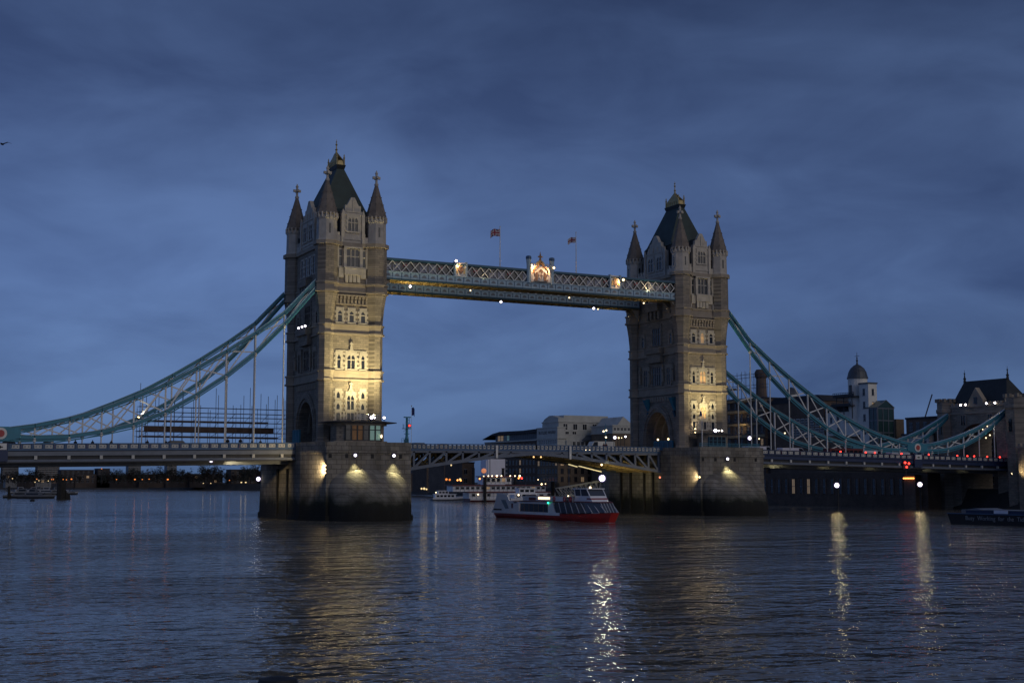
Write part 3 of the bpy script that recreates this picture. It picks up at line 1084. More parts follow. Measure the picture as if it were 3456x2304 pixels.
def build_chain(s, y, label):
    t = thing('suspension_chain', label, 'suspension chain', (s * (TX + 62.7), y, 14.0), 'suspension chains')
    X = lambda d: s * (TX + d)
    for nm, pts in (('upper_chord', UP), ('lower_chord', LO), ('upper_chord', SU), ('lower_chord', SL)):
        mb = MB('teal')
        for (d0, z0), (d1, z1) in zip(pts, pts[1:]):
            p, q = Vector((X(d0), y, z0)), Vector((X(d1), y, z1))
            e = (q - p).normalized() * .05
            mb.m('teal').bar(p - e, q + e, .5, .62)
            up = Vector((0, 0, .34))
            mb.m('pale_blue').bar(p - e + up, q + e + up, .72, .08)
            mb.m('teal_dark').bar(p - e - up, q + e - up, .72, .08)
            mb.m('teal').bar(p - e - up * 1.9, q + e - up * 1.9, .3, .2)
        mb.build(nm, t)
    for U, Lw in ((UP, LO), (SU, SL)):
        n = len(U)
        for i in range(1, n - 1):
            (d, zu), (_, zl) = U[i], Lw[i]
            MB('white_paint').box(X(d) - .13, X(d) + .13, y - .16, y + .16, zl + .3, zu - .3).build('vertical_strut', t)
            zt = deck_top(X(d))
            if zl - .3 > zt + .1:
                h = MB('white_paint')
                h.lathe(X(d), y, [(.13, zt - .3), (.13, zl - .9), (.3, zl - .75), (.34, zl - .2), (.3, zl - .1)], 8)
                h.build('hanger', t)
        for i in range(n - 1):
            (d0, u0), (d1, u1) = U[i], U[i + 1]
            l0, l1 = Lw[i][1], Lw[i + 1][1]
            if u0 - l0 < 1.2 and u1 - l1 < 1.2:
                continue
            for a, b in (((d0, l0), (d1, u1)), ((d0, u0), (d1, l1))):
                MB('white_paint').bar((X(a[0]), y + (.08 if a[1] == l0 else -.08), a[1]), (X(b[0]), y + (.08 if a[1] == l0 else -.08), b[1]), .14, .24).build('diagonal_brace', t)
    # link plate with the round badge
    sg = -1 if y < 0 else 1
    x = X(62.7)
    lk = MB('teal')
    lk.extrude_y([(x - 3.2, 14.5), (x - 1.2, 14.0), (x + 1.2, 14.0), (x + 3.2, 14.5), (x + 3.2, 15.9), (x + 1.2, 16.35), (x - 1.2, 16.35), (x - 3.2, 15.9)], y - .4, y + .4)
    lko = lk.build('link_plate', t)
    yb = y + sg * .4
    disc = lambda m, r, o: MB(m).raw([(x + r * math.cos(2 * PI * k / 20), yb + sg * e, 15.19 + r * math.sin(2 * PI * k / 20)) for e in (0, o) for k in range(20)],
                                     [tuple(range(20)), tuple(range(20, 40))] + [(k, (k + 1) % 20, 20 + (k + 1) % 20, 20 + k) for k in range(20)])
    disc('white_paint', 1.0, .12).build('badge_ring', lko)
    disc('rosette_red', .6, .2).build('badge_centre', lko)
    return t


for s, sn in ((-1, 'left'), (1, 'right')):
    for y, yn in ((-9.5, 'near'), (9.5, 'far')):
        build_chain(s, y, {('left', 'near'): 'blue suspension chain sweeping up to the bright tower, on the side nearest the viewer',
                           ('left', 'far'): 'blue suspension chain of the bright tower, partly hidden behind the nearer one',
                           ('right', 'near'): 'blue suspension chain dipping to a round red badge right of the dim tower',
                           ('right', 'far'): 'blue suspension chain crossing in front of the scaffolded brewery, behind the badged one'}[(sn, yn)])


# ================================================================== ROAD DECKS
def build_deck(s, label):
    x0, x1 = TX + 10.7, TX + 93.5
    t = thing('bridge_span', label, 'bridge span', (s * (x0 + x1) / 2, 0, 10.5), 'suspended bridge spans')
    X = lambda d: s * d
    n = 46
    xs = [x0 + (x1 - x0) * i / n for i in range(n + 1)]
    rd = MB('asphalt')
    for a, b in zip(xs, xs[1:]):
        za, zb = deck_top(a) - 1.15, deck_top(b) - 1.15
        rd.bar((X(a), 0, za - .3), (X(b), 0, zb - .3), 18.4, .6)
    rd.build('road_deck', t)
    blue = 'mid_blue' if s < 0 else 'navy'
    for y, sg in ((-9.55, -1), (9.55, 1)):
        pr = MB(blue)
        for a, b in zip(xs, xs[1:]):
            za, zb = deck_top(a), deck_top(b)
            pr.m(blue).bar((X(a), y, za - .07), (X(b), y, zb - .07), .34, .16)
            pr.m(blue).bar((X(a), y, za - .55), (X(b), y, zb - .55), .12, .8)
            pr.m(blue).bar((X(a), y, za - 1.1), (X(b), y, zb - 1.1), .36, .3)
            pr.m(blue).box(min(X(a) - .12, X(a) + .12), max(X(a) - .12, X(a) + .12), y - .2, y + .2, za - 1.0, za - .1)
        pr.build('parapet', t)
        for i, (a, b) in enumerate(zip(xs, xs[1:])):
            pn = MB('cream_panel')
            za = deck_top((a + b) / 2)
            yy = y + sg * .075
            if i % 3 == 0:
                pn.m('rosette_red').bar((X(a + .0), y + sg * .21, za - .95), (X(a + .0), y + sg * .21, za - .15), .16, .02)
                pn.m('cream_panel')
            lo, hi = sorted((X(a + .3), X(b - .3)))
            pn.box(lo, hi, min(yy, yy + sg * .05), max(yy, yy + sg * .05), za - .86, za - .24)
            pn.m(blue)
            for k in range(2):
                cx = lo + (hi - lo) * (k + .5) / 2
                pn.box(cx - .1, cx + .1, min(yy, yy + sg * .06), max(yy, yy + sg * .06), za - .65, za - .45)
            pn.build('parapet_panel', t)
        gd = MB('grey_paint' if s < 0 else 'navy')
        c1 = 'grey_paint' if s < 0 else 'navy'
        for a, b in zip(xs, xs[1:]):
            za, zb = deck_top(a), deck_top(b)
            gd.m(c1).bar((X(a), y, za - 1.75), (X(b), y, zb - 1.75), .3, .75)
            gd.m('dark_steel').bar((X(a), y - sg * .3, za - 2.4), (X(b), y - sg * .3, zb - 2.4), .2, .6)
            gd.m('truss_paint').bar((X(a), y - sg * .1, za - 2.95), (X(b), y - sg * .1, zb - 2.95), .3, .42)
            gd.m('dark_steel').bar((X(a), y - sg * .1, za - 3.25), (X(b), y - sg * .1, zb - 3.25), .6, .18)
        for k in range(16):
            d = 13.3 + 5.45 * k
            if TX + d < x1:
                za = deck_top(TX + d)
                gd.m('cream_panel').box(X(TX + d) - .25, X(TX + d) + .25, y - .2, y + .2, za - 2.75, za - 2.12)
        gd.build('fascia_girder', t)
    # deep longitudinal plate girders and cross beams under the roadway
    for y in (-5.5, 5.5):
        lg = MB('grey_paint')
        for a, b in zip(xs[::2], xs[2::2]):
            lg.bar((X(a), y, deck_top(a) - 2.9), (X(b), y, deck_top(b) - 2.9), .35, 2.1)
        lg.build('plate_girder', t)
    for a in xs[::2]:
        MB('dark_steel').box(X(a) - .2, X(a) + .2, -9.3, 9.3, deck_top(a) - 3.3, deck_top(a) - 1.8).build('cross_beam', t)
    # badge pedestal under the chain link
    px = s * (TX + 62.7)
    for y, sg in ((-9.6, -1), (9.6, 1)):
        pd = MB('cream_panel')
        pd.m('navy').box(px - 1.25, px + 1.25, y - .5, y + .5, deck_top(px) - 3.0, deck_top(px) + .1)
        pd.m('white_paint').box(px - 1.0, px + 1.0, y + sg * .5 - .06, y + sg * .5 + .06, deck_top(px) - 1.05, deck_top(px) + .02)
        pd.m('dark_steel').box(px - .4, px + .4, y + sg * .53 - .06, y + sg * .53 + .06, deck_top(px) - .7, deck_top(px) - .5)
        pd.box(px - .08, px + .08, y + sg * .53 - .06, y + sg * .53 + .06, deck_top(px) - .85, deck_top(px) - .35)
        pd.build('pedestal', t)
    return t


build_deck(-1, 'suspended road span with pale panelled parapet running off the left edge')
build_deck(1, 'suspended road span with dark blue parapet and lit girder, right of the dim tower')


# bascules
def build_bascule(s, label):
    t = thing('bascule_leaf', label, 'drawbridge leaf', (s * 20, 0, 12), 'bascule leaves')
    x1 = TX - 10.7
    xs = [x1 * i / 16 for i in range(17)]
    top = lambda x: 14.62 - .16 * (x / x1) ** 1.5
    low = lambda x: 12.75 - 3.55 * max(0.0, x / x1) ** 1.35
    rd = MB('asphalt')
    for a, b in zip(xs, xs[1:]):
        rd.bar((s * (a + .03), 0, top(a) - 1.35), (s * (b + .03), 0, top(b) - 1.35), 16.6, .4)
    rd.build('road_deck', t)
    for y, sg in ((-8.6, -1), (8.6, 1)):
        pr = MB('mid_blue')
        for a, b in zip(xs, xs[1:]):
            for q in (0, .5):
                aa, bb = a + (b - a) * q, a + (b - a) * (q + .5)
                za = top(aa)
                pr.m('mid_blue').bar((s * aa, y, za - .06), (s * bb, y, za - .06), .3, .14)
                pr.bar((s * aa, y, za - 1.15), (s * bb, y, za - 1.15), .34, .34)
                pr.box(s * aa - .11, s * aa + .11, y - .16, y + .16, za - 1.0, za)
                lo, hi = sorted((s * (aa + .2), s * (bb - .2)))
                pr.m('cream_panel').box(lo, hi, y - .06, y + .06, za - .85, za - .25)
                pr.m('mid_blue')
                for kk in (.33, .67):
                    cx = lo + (hi - lo) * kk
                    pr.box(cx - .11, cx + .11, y + sg * .05 - .03, y + sg * .05 + .03, za - .66, za - .44)
        pr.build('parapet', t)
        for yy, mm in ((y, 'truss_paint'), (y - sg * 5.2, 'ochre_steel')):
            tr = MB(mm)
            for a, b in zip(xs, xs[1:]):
                tr.bar((s * a, yy, low(a)), (s * b, yy, low(b)), .5, .62)
                tr.bar((s * a, yy, top(a) - 1.55), (s * b, yy, top(b) - 1.55), .4, .4)
            nodes = [x for x in (6.0, 9.6, 13.2, 16.8, 20.4, 24.0, 27.4, 30.0)]
            for x in nodes:
                tr.bar((s * x, yy, low(x)), (s * x, yy, top(x) - 1.5), .4, .42)
            for a, b in zip(nodes, nodes[1:]):
                tr.bar((s * a, yy, top(a) - 1.5), (s * b, yy, low(b)), .34, .44)
            tr.build('truss', t)
    cb = MB('ochre_steel')
    for x in (6.0, 9.6, 13.2, 16.8, 20.4, 24.0, 27.4, 30.0):
        cb.bar((s * x, -8.3, low(x) + .1), (s * x, 8.3, low(x) + .1), .35, .5)
        cb.bar((s * x, -8.3, low(x)), (s * x, 0, top(x) - 1.6), .2, .25)
        cb.bar((s * x, 8.3, low(x)), (s * x, 0, top(x) - 1.6), .2, .25)
    cb.build('cross_bracing', t)
    so_ = MB('grey_paint')
    for a, b in zip(xs[5:], xs[6:]):
        so_.bar((s * a, 0, low(a) + .45), (s * b, 0, low(b) + .45), 9.8, .1)
    so_.build('soffit_plate', t)
    return t


build_bascule(-1, 'drawbridge leaf joined to the brightly lit tower pier, steel truss under its parapet')
build_bascule(1, 'drawbridge leaf joined to the dim tower pier, lamp-lit along its lower edge')


# ================================================================== HIGH WALKWAYS
def build_walkway(yc, label, emblem):
    t = thing('high_walkway', label, 'footbridge', (0, yc, 46.3), 'high walkways')
    xa, xb = -34.6, 34.9
    y0, y1 = yc - 1.85, yc + 1.85
    n = 36
    step = (xb - xa) / n
    fl = MB('ochre_steel')
    fl.box(xa, xb, y0 + .35, y1 - .35, 46.75, 46.9)
    for i in range(n + 1):
        x = xa + step * i
        fl.box(x - .09, x + .09, y0 + .3, y1 - .3, 46.35, 46.75)
        if i < n:
            fl.bar((x, y0 + .4, 46.55), (x + step, y1 - .4, 46.55), .12, .14)
            fl.bar((x, y1 - .4, 46.5), (x + step, y0 + .4, 46.5), .12, .14)
    for y in (y0 + .3, y1 - .3):
        fl.bar((xa, y, 46.5), (xb, y, 46.5), .5, .16)
    fl.build('underside_bracing', t)
    for y, sg in ((y0, -1), (y1, 1)):
        fa = MB('pale_blue')
        fa.bar((xa, y, 47.45), (xb, y, 47.45), .16, 1.3)
        fa.m('teal_dark').bar((xa, y, 46.62), (xb, y, 46.62), .42, .2)
        fa.m('pale_blue').bar((xa, y, 48.12), (xb, y, 48.12), .5, .16)
        fa.bar((xa, y, 46.95), (xb, y, 46.95), .34, .12)
        for i in range(n + 1):
            x = xa + step * i
            fa.m('mid_blue').box(x - .07, x + .07, y - .14, y + .14, 46.7, 48.1)
            if i < n:
                fa.m('grey_paint')
                c = x + step / 2
                arc = [(c - .5, 47.25), (c + .5, 47.25)] + [(c + .5 * math.cos(a), 47.25 + .5 * math.sin(a)) for a in (PI / 5, 2 * PI / 5, 3 * PI / 5, 4 * PI / 5)]
                fa.extrude_y(arc, y + sg * .08, y + sg * .13)
        fa.build('fascia', t)
        lt = MB('white_paint')
        k = 0
        for i in range(n):
            x = xa + step * i
            yy = y
            lt.bar((x, yy - .05, 48.2), (x + step, yy - .05, 50.35), .1, .17)
            lt.bar((x + step, yy + .05, 48.2), (x, yy + .05, 50.35), .1, .17)
            lt.bar((x - step * .5, yy + .05, 49.27), (x, yy + .05, 50.35), .06, .1) if i else None
        lt.build('lattice', t)
        tr = MB('teal_dark')
        tr.bar((xa, y, 50.5), (xb, y, 50.5), .5, .34)
        tr.m('mid_blue').bar((xa, y, 50.75), (xb, y, 50.75), .36, .14)
        tr.build('top_rail', t)
    gl = MB('window_dark')
    gl.box(xa, xb, y0 + .3, y0 + .36, 48.2, 50.4)
    gl.box(xa, xb, y1 - .36, y1 - .3, 48.2, 50.4)
    gl.m('board_grey')
    for i in range(n):          # exhibition boards and glazing behind the lattice
        x = xa + step * i
        if i % 4 in (0, 1):
            gl.box(x + .2, x + step - .2, y0 + .27, y0 + .3, 48.5, 49.5 + .3 * (i % 3))
        elif i % 4 == 2:
            gl.m('rosette_red').box(x + .4, x + step - .6, y0 + .27, y0 + .3, 49.3, 49.8)
            gl.m('board_grey')
    gl.build('glazing', t)
    MB('roof_dark').prism([(xa, y0 + .1), (xb, y0 + .1), (xb, y1 - .1), (xa, y1 - .1)], 50.55, 50.85, [(xa, y0 + .9), (xb, y0 + .9), (xb, y1 - .9), (xa, y1 - .9)]).build('roof', t)
    # brackets where the walkway meets the towers
    for sx, xe in ((-1, xa), (1, xb)):
        br = MB('course_stone')
        for y in (yc - 1.3, yc + 1.3):
            br.extrude_y([(xe - sx * .0, 46.3), (xe - sx * 1.6, 46.3), (xe - sx * .5, 45.2), (xe, 43.9)], y - .35, y + .35)
        br.build('bracket', t)
    if emblem:
        y = y0
        for cx, w in ((-17.95, 2.3), (18.65, 2.3)):
            pn = MB('pale_blue')
            pn.box(cx - w / 2 - .3, cx - w / 2 + .05, y - .38, y + .25, 48.0, 51.1)
            pn.box(cx + w / 2 - .05, cx + w / 2 + .3, y - .38, y + .25, 48.0, 51.1)
            pn.m('white_paint').box(cx - w / 2, cx + w / 2, y - .2, y + .1, 48.2, 50.95)
            po = pn.build('heraldic_panel', t)
            sh = MB('carving')
            sh.extrude_y([(cx - .5, 50.1), (cx + .5, 50.1), (cx + .5, 49.2), (cx + .3, 48.85), (cx, 48.6), (cx - .3, 48.85), (cx - .5, 49.2)], y - .3, y - .2)
            sh.m('gold').extrude_y([(cx - .35, 50.2), (cx + .35, 50.2), (cx + .45, 50.55), (cx + .18, 50.4), (cx, 50.65), (cx - .18, 50.4), (cx - .45, 50.55)], y - .3, y - .2)
            for s in (-1, 1):
                sh.m('gold').extrude_y([(cx + s * .6, 48.7), (cx + s * .95, 48.7), (cx + s * .9, 49.8), (cx + s * .62, 50.0)], y - .28, y - .2)
            sh.build('shield', po)
        cx = .4
        em = MB('pale_blue')
        for x in (cx - 2.75, cx + 2.75):
            em.m('pale_blue').lathe(x, y - .1, [(.42, 47.9), (.42, 52.0), (.48, 52.3), (.52, 52.9)], 8)
            em.m('mid_blue').lathe(x, y - .1, [(.56, 52.9), (.6, 53.1), (.56, 53.5), (.4, 53.6)], 8)
        em.m('pale_blue').box(cx - 2.75, cx + 2.75, y - .25, y + .2, 47.9, 48.2)
        eo = em.build('emblem_frame', t)
        pan = MB('white_paint')
        pan.extrude_y([(cx - 2.3, 48.2), (cx + 2.3, 48.2), (cx + 2.3, 51.6), (cx - 2.3, 51.6)], y - .3, y + .15)
        pan.build('emblem_panel', eo)
        og = MB('orange_wood')
        # ogee hood: two S-curves rising to a central finial
        for s in (-1, 1):
            pts = [(1.75, 50.0), (1.7, 50.7), (1.35, 51.2), (.75, 51.45), (.35, 51.9), (.1, 52.6)]
            for (a, b), (c, d) in zip(pts, pts[1:]):
                og.bar((cx + s * a, y - .42, b), (cx + s * c, y - .42, d), .26, .24, up=(0, 1, 0))
        og.m('gold').extrude_y([(cx - 1.0, 51.8), (cx + 1.0, 51.8), (cx + .75, 52.5), (cx, 52.95), (cx - .75, 52.5)], y - .25, y + .1)
        og.m('gold')
        for k in range(12):
            x = cx - 2.2 + 4.4 * k / 11
            if abs(x - cx) > .9:
                og.box(x - .06, x + .06, y - .2, y - .08, 51.6, 52.2)
        og.m('orange_wood').lathe(cx, y - .1, [(.28, 52.8), (.2, 53.2), (.14, 53.5), (.2, 53.9), (.1, 54.2), (.03, 54.7)], 6)
        og.box(cx - .5, cx + .5, y - .2, y, 53.45, 53.75)
        og.build('emblem_hood', eo)
        ar = MB('carving')
        # a carved shield with a cross between two rampant beasts, in relief
        ar.m('white_paint').extrude_y([(cx - .6, 50.1), (cx + .6, 50.1), (cx + .6, 49.4), (cx + .35, 48.95), (cx, 48.7), (cx - .35, 48.95), (cx - .6, 49.4)], y - .42, y - .3)
        ar.m('carving').box(cx - .1, cx + .1, y - .47, y - .42, 48.8, 50.08)
        ar.box(cx - .56, cx + .56, y - .465, y - .42, 49.55, 49.72)
        ar.m('carving').extrude_y([(cx - .45, 50.2), (cx + .45, 50.2), (cx + .4, 50.7), (cx, 50.95), (cx - .4, 50.7)], y - .45, y - .3)
        for s in (-1, 1):
            ar.m('carving').extrude_y([(cx + s * .75, 48.6), (cx + s * 1.15, 48.5), (cx + s * 1.3, 49.2), (cx + s * 1.6, 49.9), (cx + s * 1.25, 49.8), (cx + s * 1.1, 50.3), (cx + s * .8, 50.35), (cx + s * .7, 49.7)], y - .45, y - .3)
            ar.extrude_y([(cx + s * 1.2, 48.35), (cx + s * 1.7, 48.45), (cx + s * 1.6, 48.9), (cx + s * 1.35, 48.7)], y - .42, y - .3)
        ar.m('lead').extrude_y([(cx - 1.5, 48.3), (cx + 1.5, 48.3), (cx + 1.2, 48.55), (cx, 48.45), (cx - 1.2, 48.55)], y - .45, y - .3)
        ar.build('coat_of_arms', eo)
    return t


build_walkway(-7.8, 'upper high-level walkway with white lattice and lit crests, nearest the viewer', True)
build_walkway(7.8, 'rear high-level walkway seen beneath and behind the crested one', False)
# ================================================================== FLAGS AND MASTS
def flag_mesh(o, u, l, h, m, wave=.18, droop=.25, cross=None):
    """cloth flying along direction u from hoist point o; painted in stripes of real cloth"""
    mb = MB(m)
    nx, nz = 16, 10
    side = Vector((-u.y, u.x, 0))
    P = {}
    for i in range(nx + 1):
        for j in range(nz + 1):
            a, b = i / nx, j / nz
            p = o + u * (a * l) + side * (math.sin(a * 7 + b) * wave * a) + Vector((0, 0, b * h - droop * a * a * l - .1 * math.sin(a * 8)))
            P[i, j] = p
    for i in range(nx):
        for j in range(nz):
            a, b = (i + .5) / nx, (j + .5) / nz
            mm = m
            if cross == 'union':
                d1, d2 = abs((a - .5) - (b - .5)), abs((a - .5) + (b - .5))
                if min(d1, d2) < .13:
                    mm = 'flag_white'
                if min(d1, d2) < .05:
                    mm = 'flag_red'
                if abs(a - .5) < .14 or abs(b - .5) < .2:
                    mm = 'flag_white'
                if abs(a - .5) < .09 or abs(b - .5) < .11:
                    mm = 'flag_red'
            elif cross == 'george':
                if abs(a - .5) < .07 or abs(b - .5) < .11:
                    mm = 'flag_red'
            mb.m(mm).face([P[i, j], P[i + 1, j], P[i + 1, j + 1], P[i, j + 1]])
    return mb


def flagpole(base, top, label, flabel, fz, l, h, m, cross, u, r=.05, name='flagpole'):
    t = thing(name, label, 'flagpole', base, 'flagpoles')
    MB('white_paint').tube([base, (base[0], base[1], (base[2] + top) / 2), (base[0], base[1], top)], [r * 1.5, r * 1.1, r * .7], 6).build('pole', t)
    MB('gold').ball((base[0], base[1], top + .06), .12, 6).build('truck', t)
    f = flag_mesh(Vector((base[0], base[1], fz)) + Vector(u) * .08, Vector(u), l, h, m, cross=cross).build('flag')
    tag(f, flabel, 'flag', 'flags flying over the bridge')


flagpole((-8.9, -9.55, 50.7), 59.1, 'thin flagpole on the walkway left of the crest', 'blue flag with red and white crosses flying above the walkway', 57.2, 2.4, 1.5, 'flag_blue', 'union', (-.97, -.1, 0), .075)
flagpole((9.15, -9.55, 50.7), 59.5, 'thin flagpole on the walkway right of the crest', 'white flag with a red cross, half furled above the walkway', 57.4, 1.7, 1.2, 'flag_white', 'george', (-.8, .55, 0), .075)
flagpole((-31.6, -17.2, 14.2), 21.3, 'thin flagpole beside the blue signal mast', 'limp dark blue flag above the signal mast', 19.6, .9, 1.5, 'flag_blue', None, (.5, -.3, 0), .03)
flagpole((36.9, -15.2, 14.2), 22.6, 'tall white flagpole in front of the dim tower windows', 'drooping dark flag hanging against the dim tower', 21.1, 1.2, 1.0, 'flag_blue', None, (-.75, -.3, 0), .09)


def signal_mast(x, y):
    t = thing('signal_mast', 'blue lattice signal mast with a red light on the bright tower pier', 'signal mast', (x, y, 14.0))
    MB('teal').lathe(x, y, [(.42, 14.0), (.36, 15.2), (.26, 15.6), (.22, 19.1)], 8).build('column', t)
    pl = MB('teal')
    pl.box(x - .8, x + .8, y - .5, y + .5, 17.0, 17.1)
    for k in range(9):
        a = 2 * PI * k / 9
        pl.bar((x + .8 * math.cos(a), y + .5 * math.sin(a), 17.1), (x + .8 * math.cos(a), y + .5 * math.sin(a), 17.9), .04, .04)
    pl.box(x - .5, x + .5, y - .12, y + .12, 16.0, 16.12)
    pl.box(x - .6, x + .75, y - .2, y + .2, 19.1, 19.3)
    for k in range(4):
        pl.bar((x + .45, y, 17.1 + .5 * k), (x - .2, y, 17.6 + .5 * k), .05, .05)
    pl.bar((x + .5, y, 17.1), (x + .5, y, 19.1), .06, .06)
    pl.bar((x - .7, y, 16.5), (x + 1.0, y, 17.7), .06, .06)
    pl.build('platform', t)
    MB('dark_steel').box(x + .1, x + .75, y - .25, y + .2, 17.35, 17.9).build('lamp_housing', t)
    MB('lamp_red').ball((x + .4, y - .3, 17.62), .17, 8).build('red_lamp', t)
    return t


signal_mast(-32.4, -16.9)


# ================================================================== CABINS ON THE PIERS
def cabin(cx, cy, hx, hy, z0, zr, label, m_roof, big):
    t = thing('control_cabin', label, 'cabin', (cx, cy, z0), 'cabins on the bridge piers')
    ch = hx * .28

    def octa(k, hx_=hx, hy_=hy):
        return [(cx - hx_ * k + ch, cy - hy_ * k), (cx + hx_ * k - ch, cy - hy_ * k), (cx + hx_ * k, cy - hy_ * k + ch * .8), (cx + hx_ * k, cy + hy_ * k),
                (cx - hx_ * k, cy + hy_ * k), (cx - hx_ * k, cy - hy_ * k + ch * .8)]
    b = MB('tower_stone')
    b.prism(octa(.9), z0, z0 + .6)
    b.prism(octa(.88), zr - .5, zr)
    b.prism(octa(.80), z0 + .6, zr - .5)
    b.build('wall', t)
    r = MB(m_roof)
    r.prism(octa(1.17, hx, hy), zr, zr + .16)
    r.prism(octa(1.12, hx, hy), zr + .16, zr + .5, octa(.7, hx, hy))
    r.build('roof', t)
    yf = cy - hy * .88
    x0, x1 = cx - hx * .88 + ch, cx + hx * .88 - ch
    nw = 6 if big else 4
    wdt = (x1 - x0) / nw
    for i in range(nw):
        a, b_ = x0 + wdt * i, x0 + wdt * (i + 1)
        f = MB('dark_steel' if big else 'teal_dark')
        f.box(a, a + .14, yf - .06, yf + .3, z0 + .6, zr - .5)
        f.box(b_ - .14, b_, yf - .06, yf + .3, z0 + .6, zr - .5)
        f.box(a, b_, yf - .05, yf + .25, z0 + .6, z0 + .8)
        f.box(a, b_, yf - .05, yf + .25, zr - 1.4, zr - 1.25)
        fo = f.build('window', t)
        g_ = MB(('orange_wood' if i in (1, 2) else 'window_dark') if i < 4 else 'lit_teal') if big else MB('window_dark')
        g_.box(a + .14, b_ - .14, yf + .02, yf + .08, z0 + .8, zr - .5)
        g_.build('pane', fo)
    return t


cabin(-41.15, -14.3, 5.9, 2.9, 14.0, 18.0, 'bridge control cabin with an overhanging flat roof below the bright tower', 'roof_dark', True)
cabin(41.3, -12.9, 3.7, 1.9, 14.0, 17.2, 'small dark cabin with framed windows below the dim tower', 'roof_dark', False)

# warm lamps inside the large cabin, seen through its end window
t = thing('cabin_lamp', 'small warm lamp glowing in the end window of the large cabin', 'lamp', (-37.6, -17.0, 15.1))
MB('lamp_small').ball((-37.6, -17.02, 15.5), .16, 8, .35).build('shade', t)
MB('dark_steel').lathe(-37.6, -17.02, [(.14, 14.6), (.05, 14.7), (.05, 15.2)], 6).build('stem', t)


def railing(label, pts, z0, h, m='teal', group='railings'):
    t = thing('railing', label, 'railing', (pts[0][0], pts[0][1], z0), group)
    mb = MB(m)
    for (a, b), (c, d) in zip(pts, pts[1:]):
        for zz in (h, h * .55, .1):
            mb.bar((a, b, z0 + zz), (c, d, z0 + zz), .07, .07)
        n = max(2, int(math.hypot(c - a, d - b) / .35))
        for k in range(n + 1):
            f = k / n
            mb.bar((a + (c - a) * f, b + (d - b) * f, z0), (a + (c - a) * f, b + (d - b) * f, z0 + h), .045, .045)
    mb.build('rails', t)


railing('blue railing along the top of the dim tower pier', [(33.2, -19.4), (49.0, -19.4), (51.0, -12.6)], 14.2, .9)
railing('blue railing on the right end of the bright tower pier', [(-34.5, -19.4), (-33.2, -19.4), (-31.1, -12.6)], 14.2, .9)
railing('white rail on the flat roof of the large control cabin', [(-42.2, -16.6), (-37.9, -16.6)], 18.6, .9, 'white_paint')


def gate(cx, y0, y1, h, label, m='teal_dark'):
    t = thing('road_barrier', label, 'barrier', (cx, (y0 + y1) / 2, 14.0), 'blue barriers in the tower arches')
    mb = MB(m)
    mb.box(cx - .1, cx + .1, y0, y1, 14.0, 14.0 + h)
    mb.build('panel', t)
    fr = MB('teal')
    n = 4
    for k in range(n + 1):
        y = y0 + (y1 - y0) * k / n
        fr.box(cx - .17, cx + .17, y - .1, y + .1, 14.0, 14.15 + h)
    fr.box(cx - .17, cx + .17, y0, y1, 14.0 + h - .05, 14.16 + h)
    fr.build('frame', t)


gate(-47.2, 2.0, 6.0, 3.1, 'tall blue panel beside the dark arch of the bright tower', 'teal')
gate(35.2, -6.6, .6, 1.9, 'blue barrier across the dark arch of the dim tower')
for y, nm in ((-6.9, 'nearer'), (3.4, 'farther')):       # blue cast brackets by the arch of the dim tower
    t = thing('wall_bracket', f'blue cast bracket high beside the arch of the dim tower, the {nm} of two', 'bracket', (35.4, y, 22.0), 'blue brackets by the arch')
    mb = MB('teal')
    mb.extrude_y([(35.6, 22.6), (34.2, 25.4), (35.6, 25.6)], y - .45, y + .45)
    mb.m('teal_dark').extrude_y([(35.6, 21.2), (35.1, 22.6), (35.6, 22.62)], y - .3, y + .3)
    mb.build('casting', t)

# ================================================================== LAMPS OF THE BRIDGE
# roof floodlights that wash the river faces of the towers
for i, (x, y, r, pw, tgt) in enumerate(((-39.7, -17.3, .40, 3300, (-44.6, -9.7, 29)), (-39.0, -17.0, .24, 19500, (-41.0, -9.7, 45)), (-37.2, -17.3, .3, 1900, (-37.2, -9.7, 29.0)))):
    floodlight(['big floodlight on the control cabin roof, aimed up the bright tower', 'small floodlight between two bigger ones on the control cabin roof', 'floodlight at the right end of the control cabin roof'][i],
               (x, y, 18.95), tgt, r, pw, FLOOD, 'lamp_white', 116, 1.0, 'cabin roof floodlights', vis=(-.35, -.9, .3))
for i, (x, y, r, pw, tgt) in enumerate(((40.4, -15.2, .45, 1150, (39.0, -9.7, 29)), (41.4, -15.0, .2, 7200, (41.3, -9.7, 45)), (42.3, -15.0, .22, 650, (43.8, -9.7, 29)))):
    floodlight(['big white floodlight on the small cabin roof, below the dim tower', 'small floodlight just right of the big one on the small cabin roof', 'floodlight at the right end of the small cabin roof'][i],
               (x, y, 18.0), tgt, r, pw, FLOOD, 'lamp_white', 104, 1.0, 'cabin roof floodlights', vis=(-.55, -.8, .2))
floodlight('upright glowing tube lamp against the lowest windows of the dim tower', (38.4, -10.6, 18.5), (38.6, -9.7, 20), .2, 110, WARM, 'lamp_warm', 110, .9, 'cabin roof floodlights', vis=(-.5, -.8, .3))
floodlight('small lamp at the foot of the white flagpole by the dim tower', (36.4, -13.4, 17.6), (37.5, -9.7, 20), .16, 100, WARM, 'lamp_warm', 110, .9, 'cabin roof floodlights', vis=(-.5, -.8, .3))
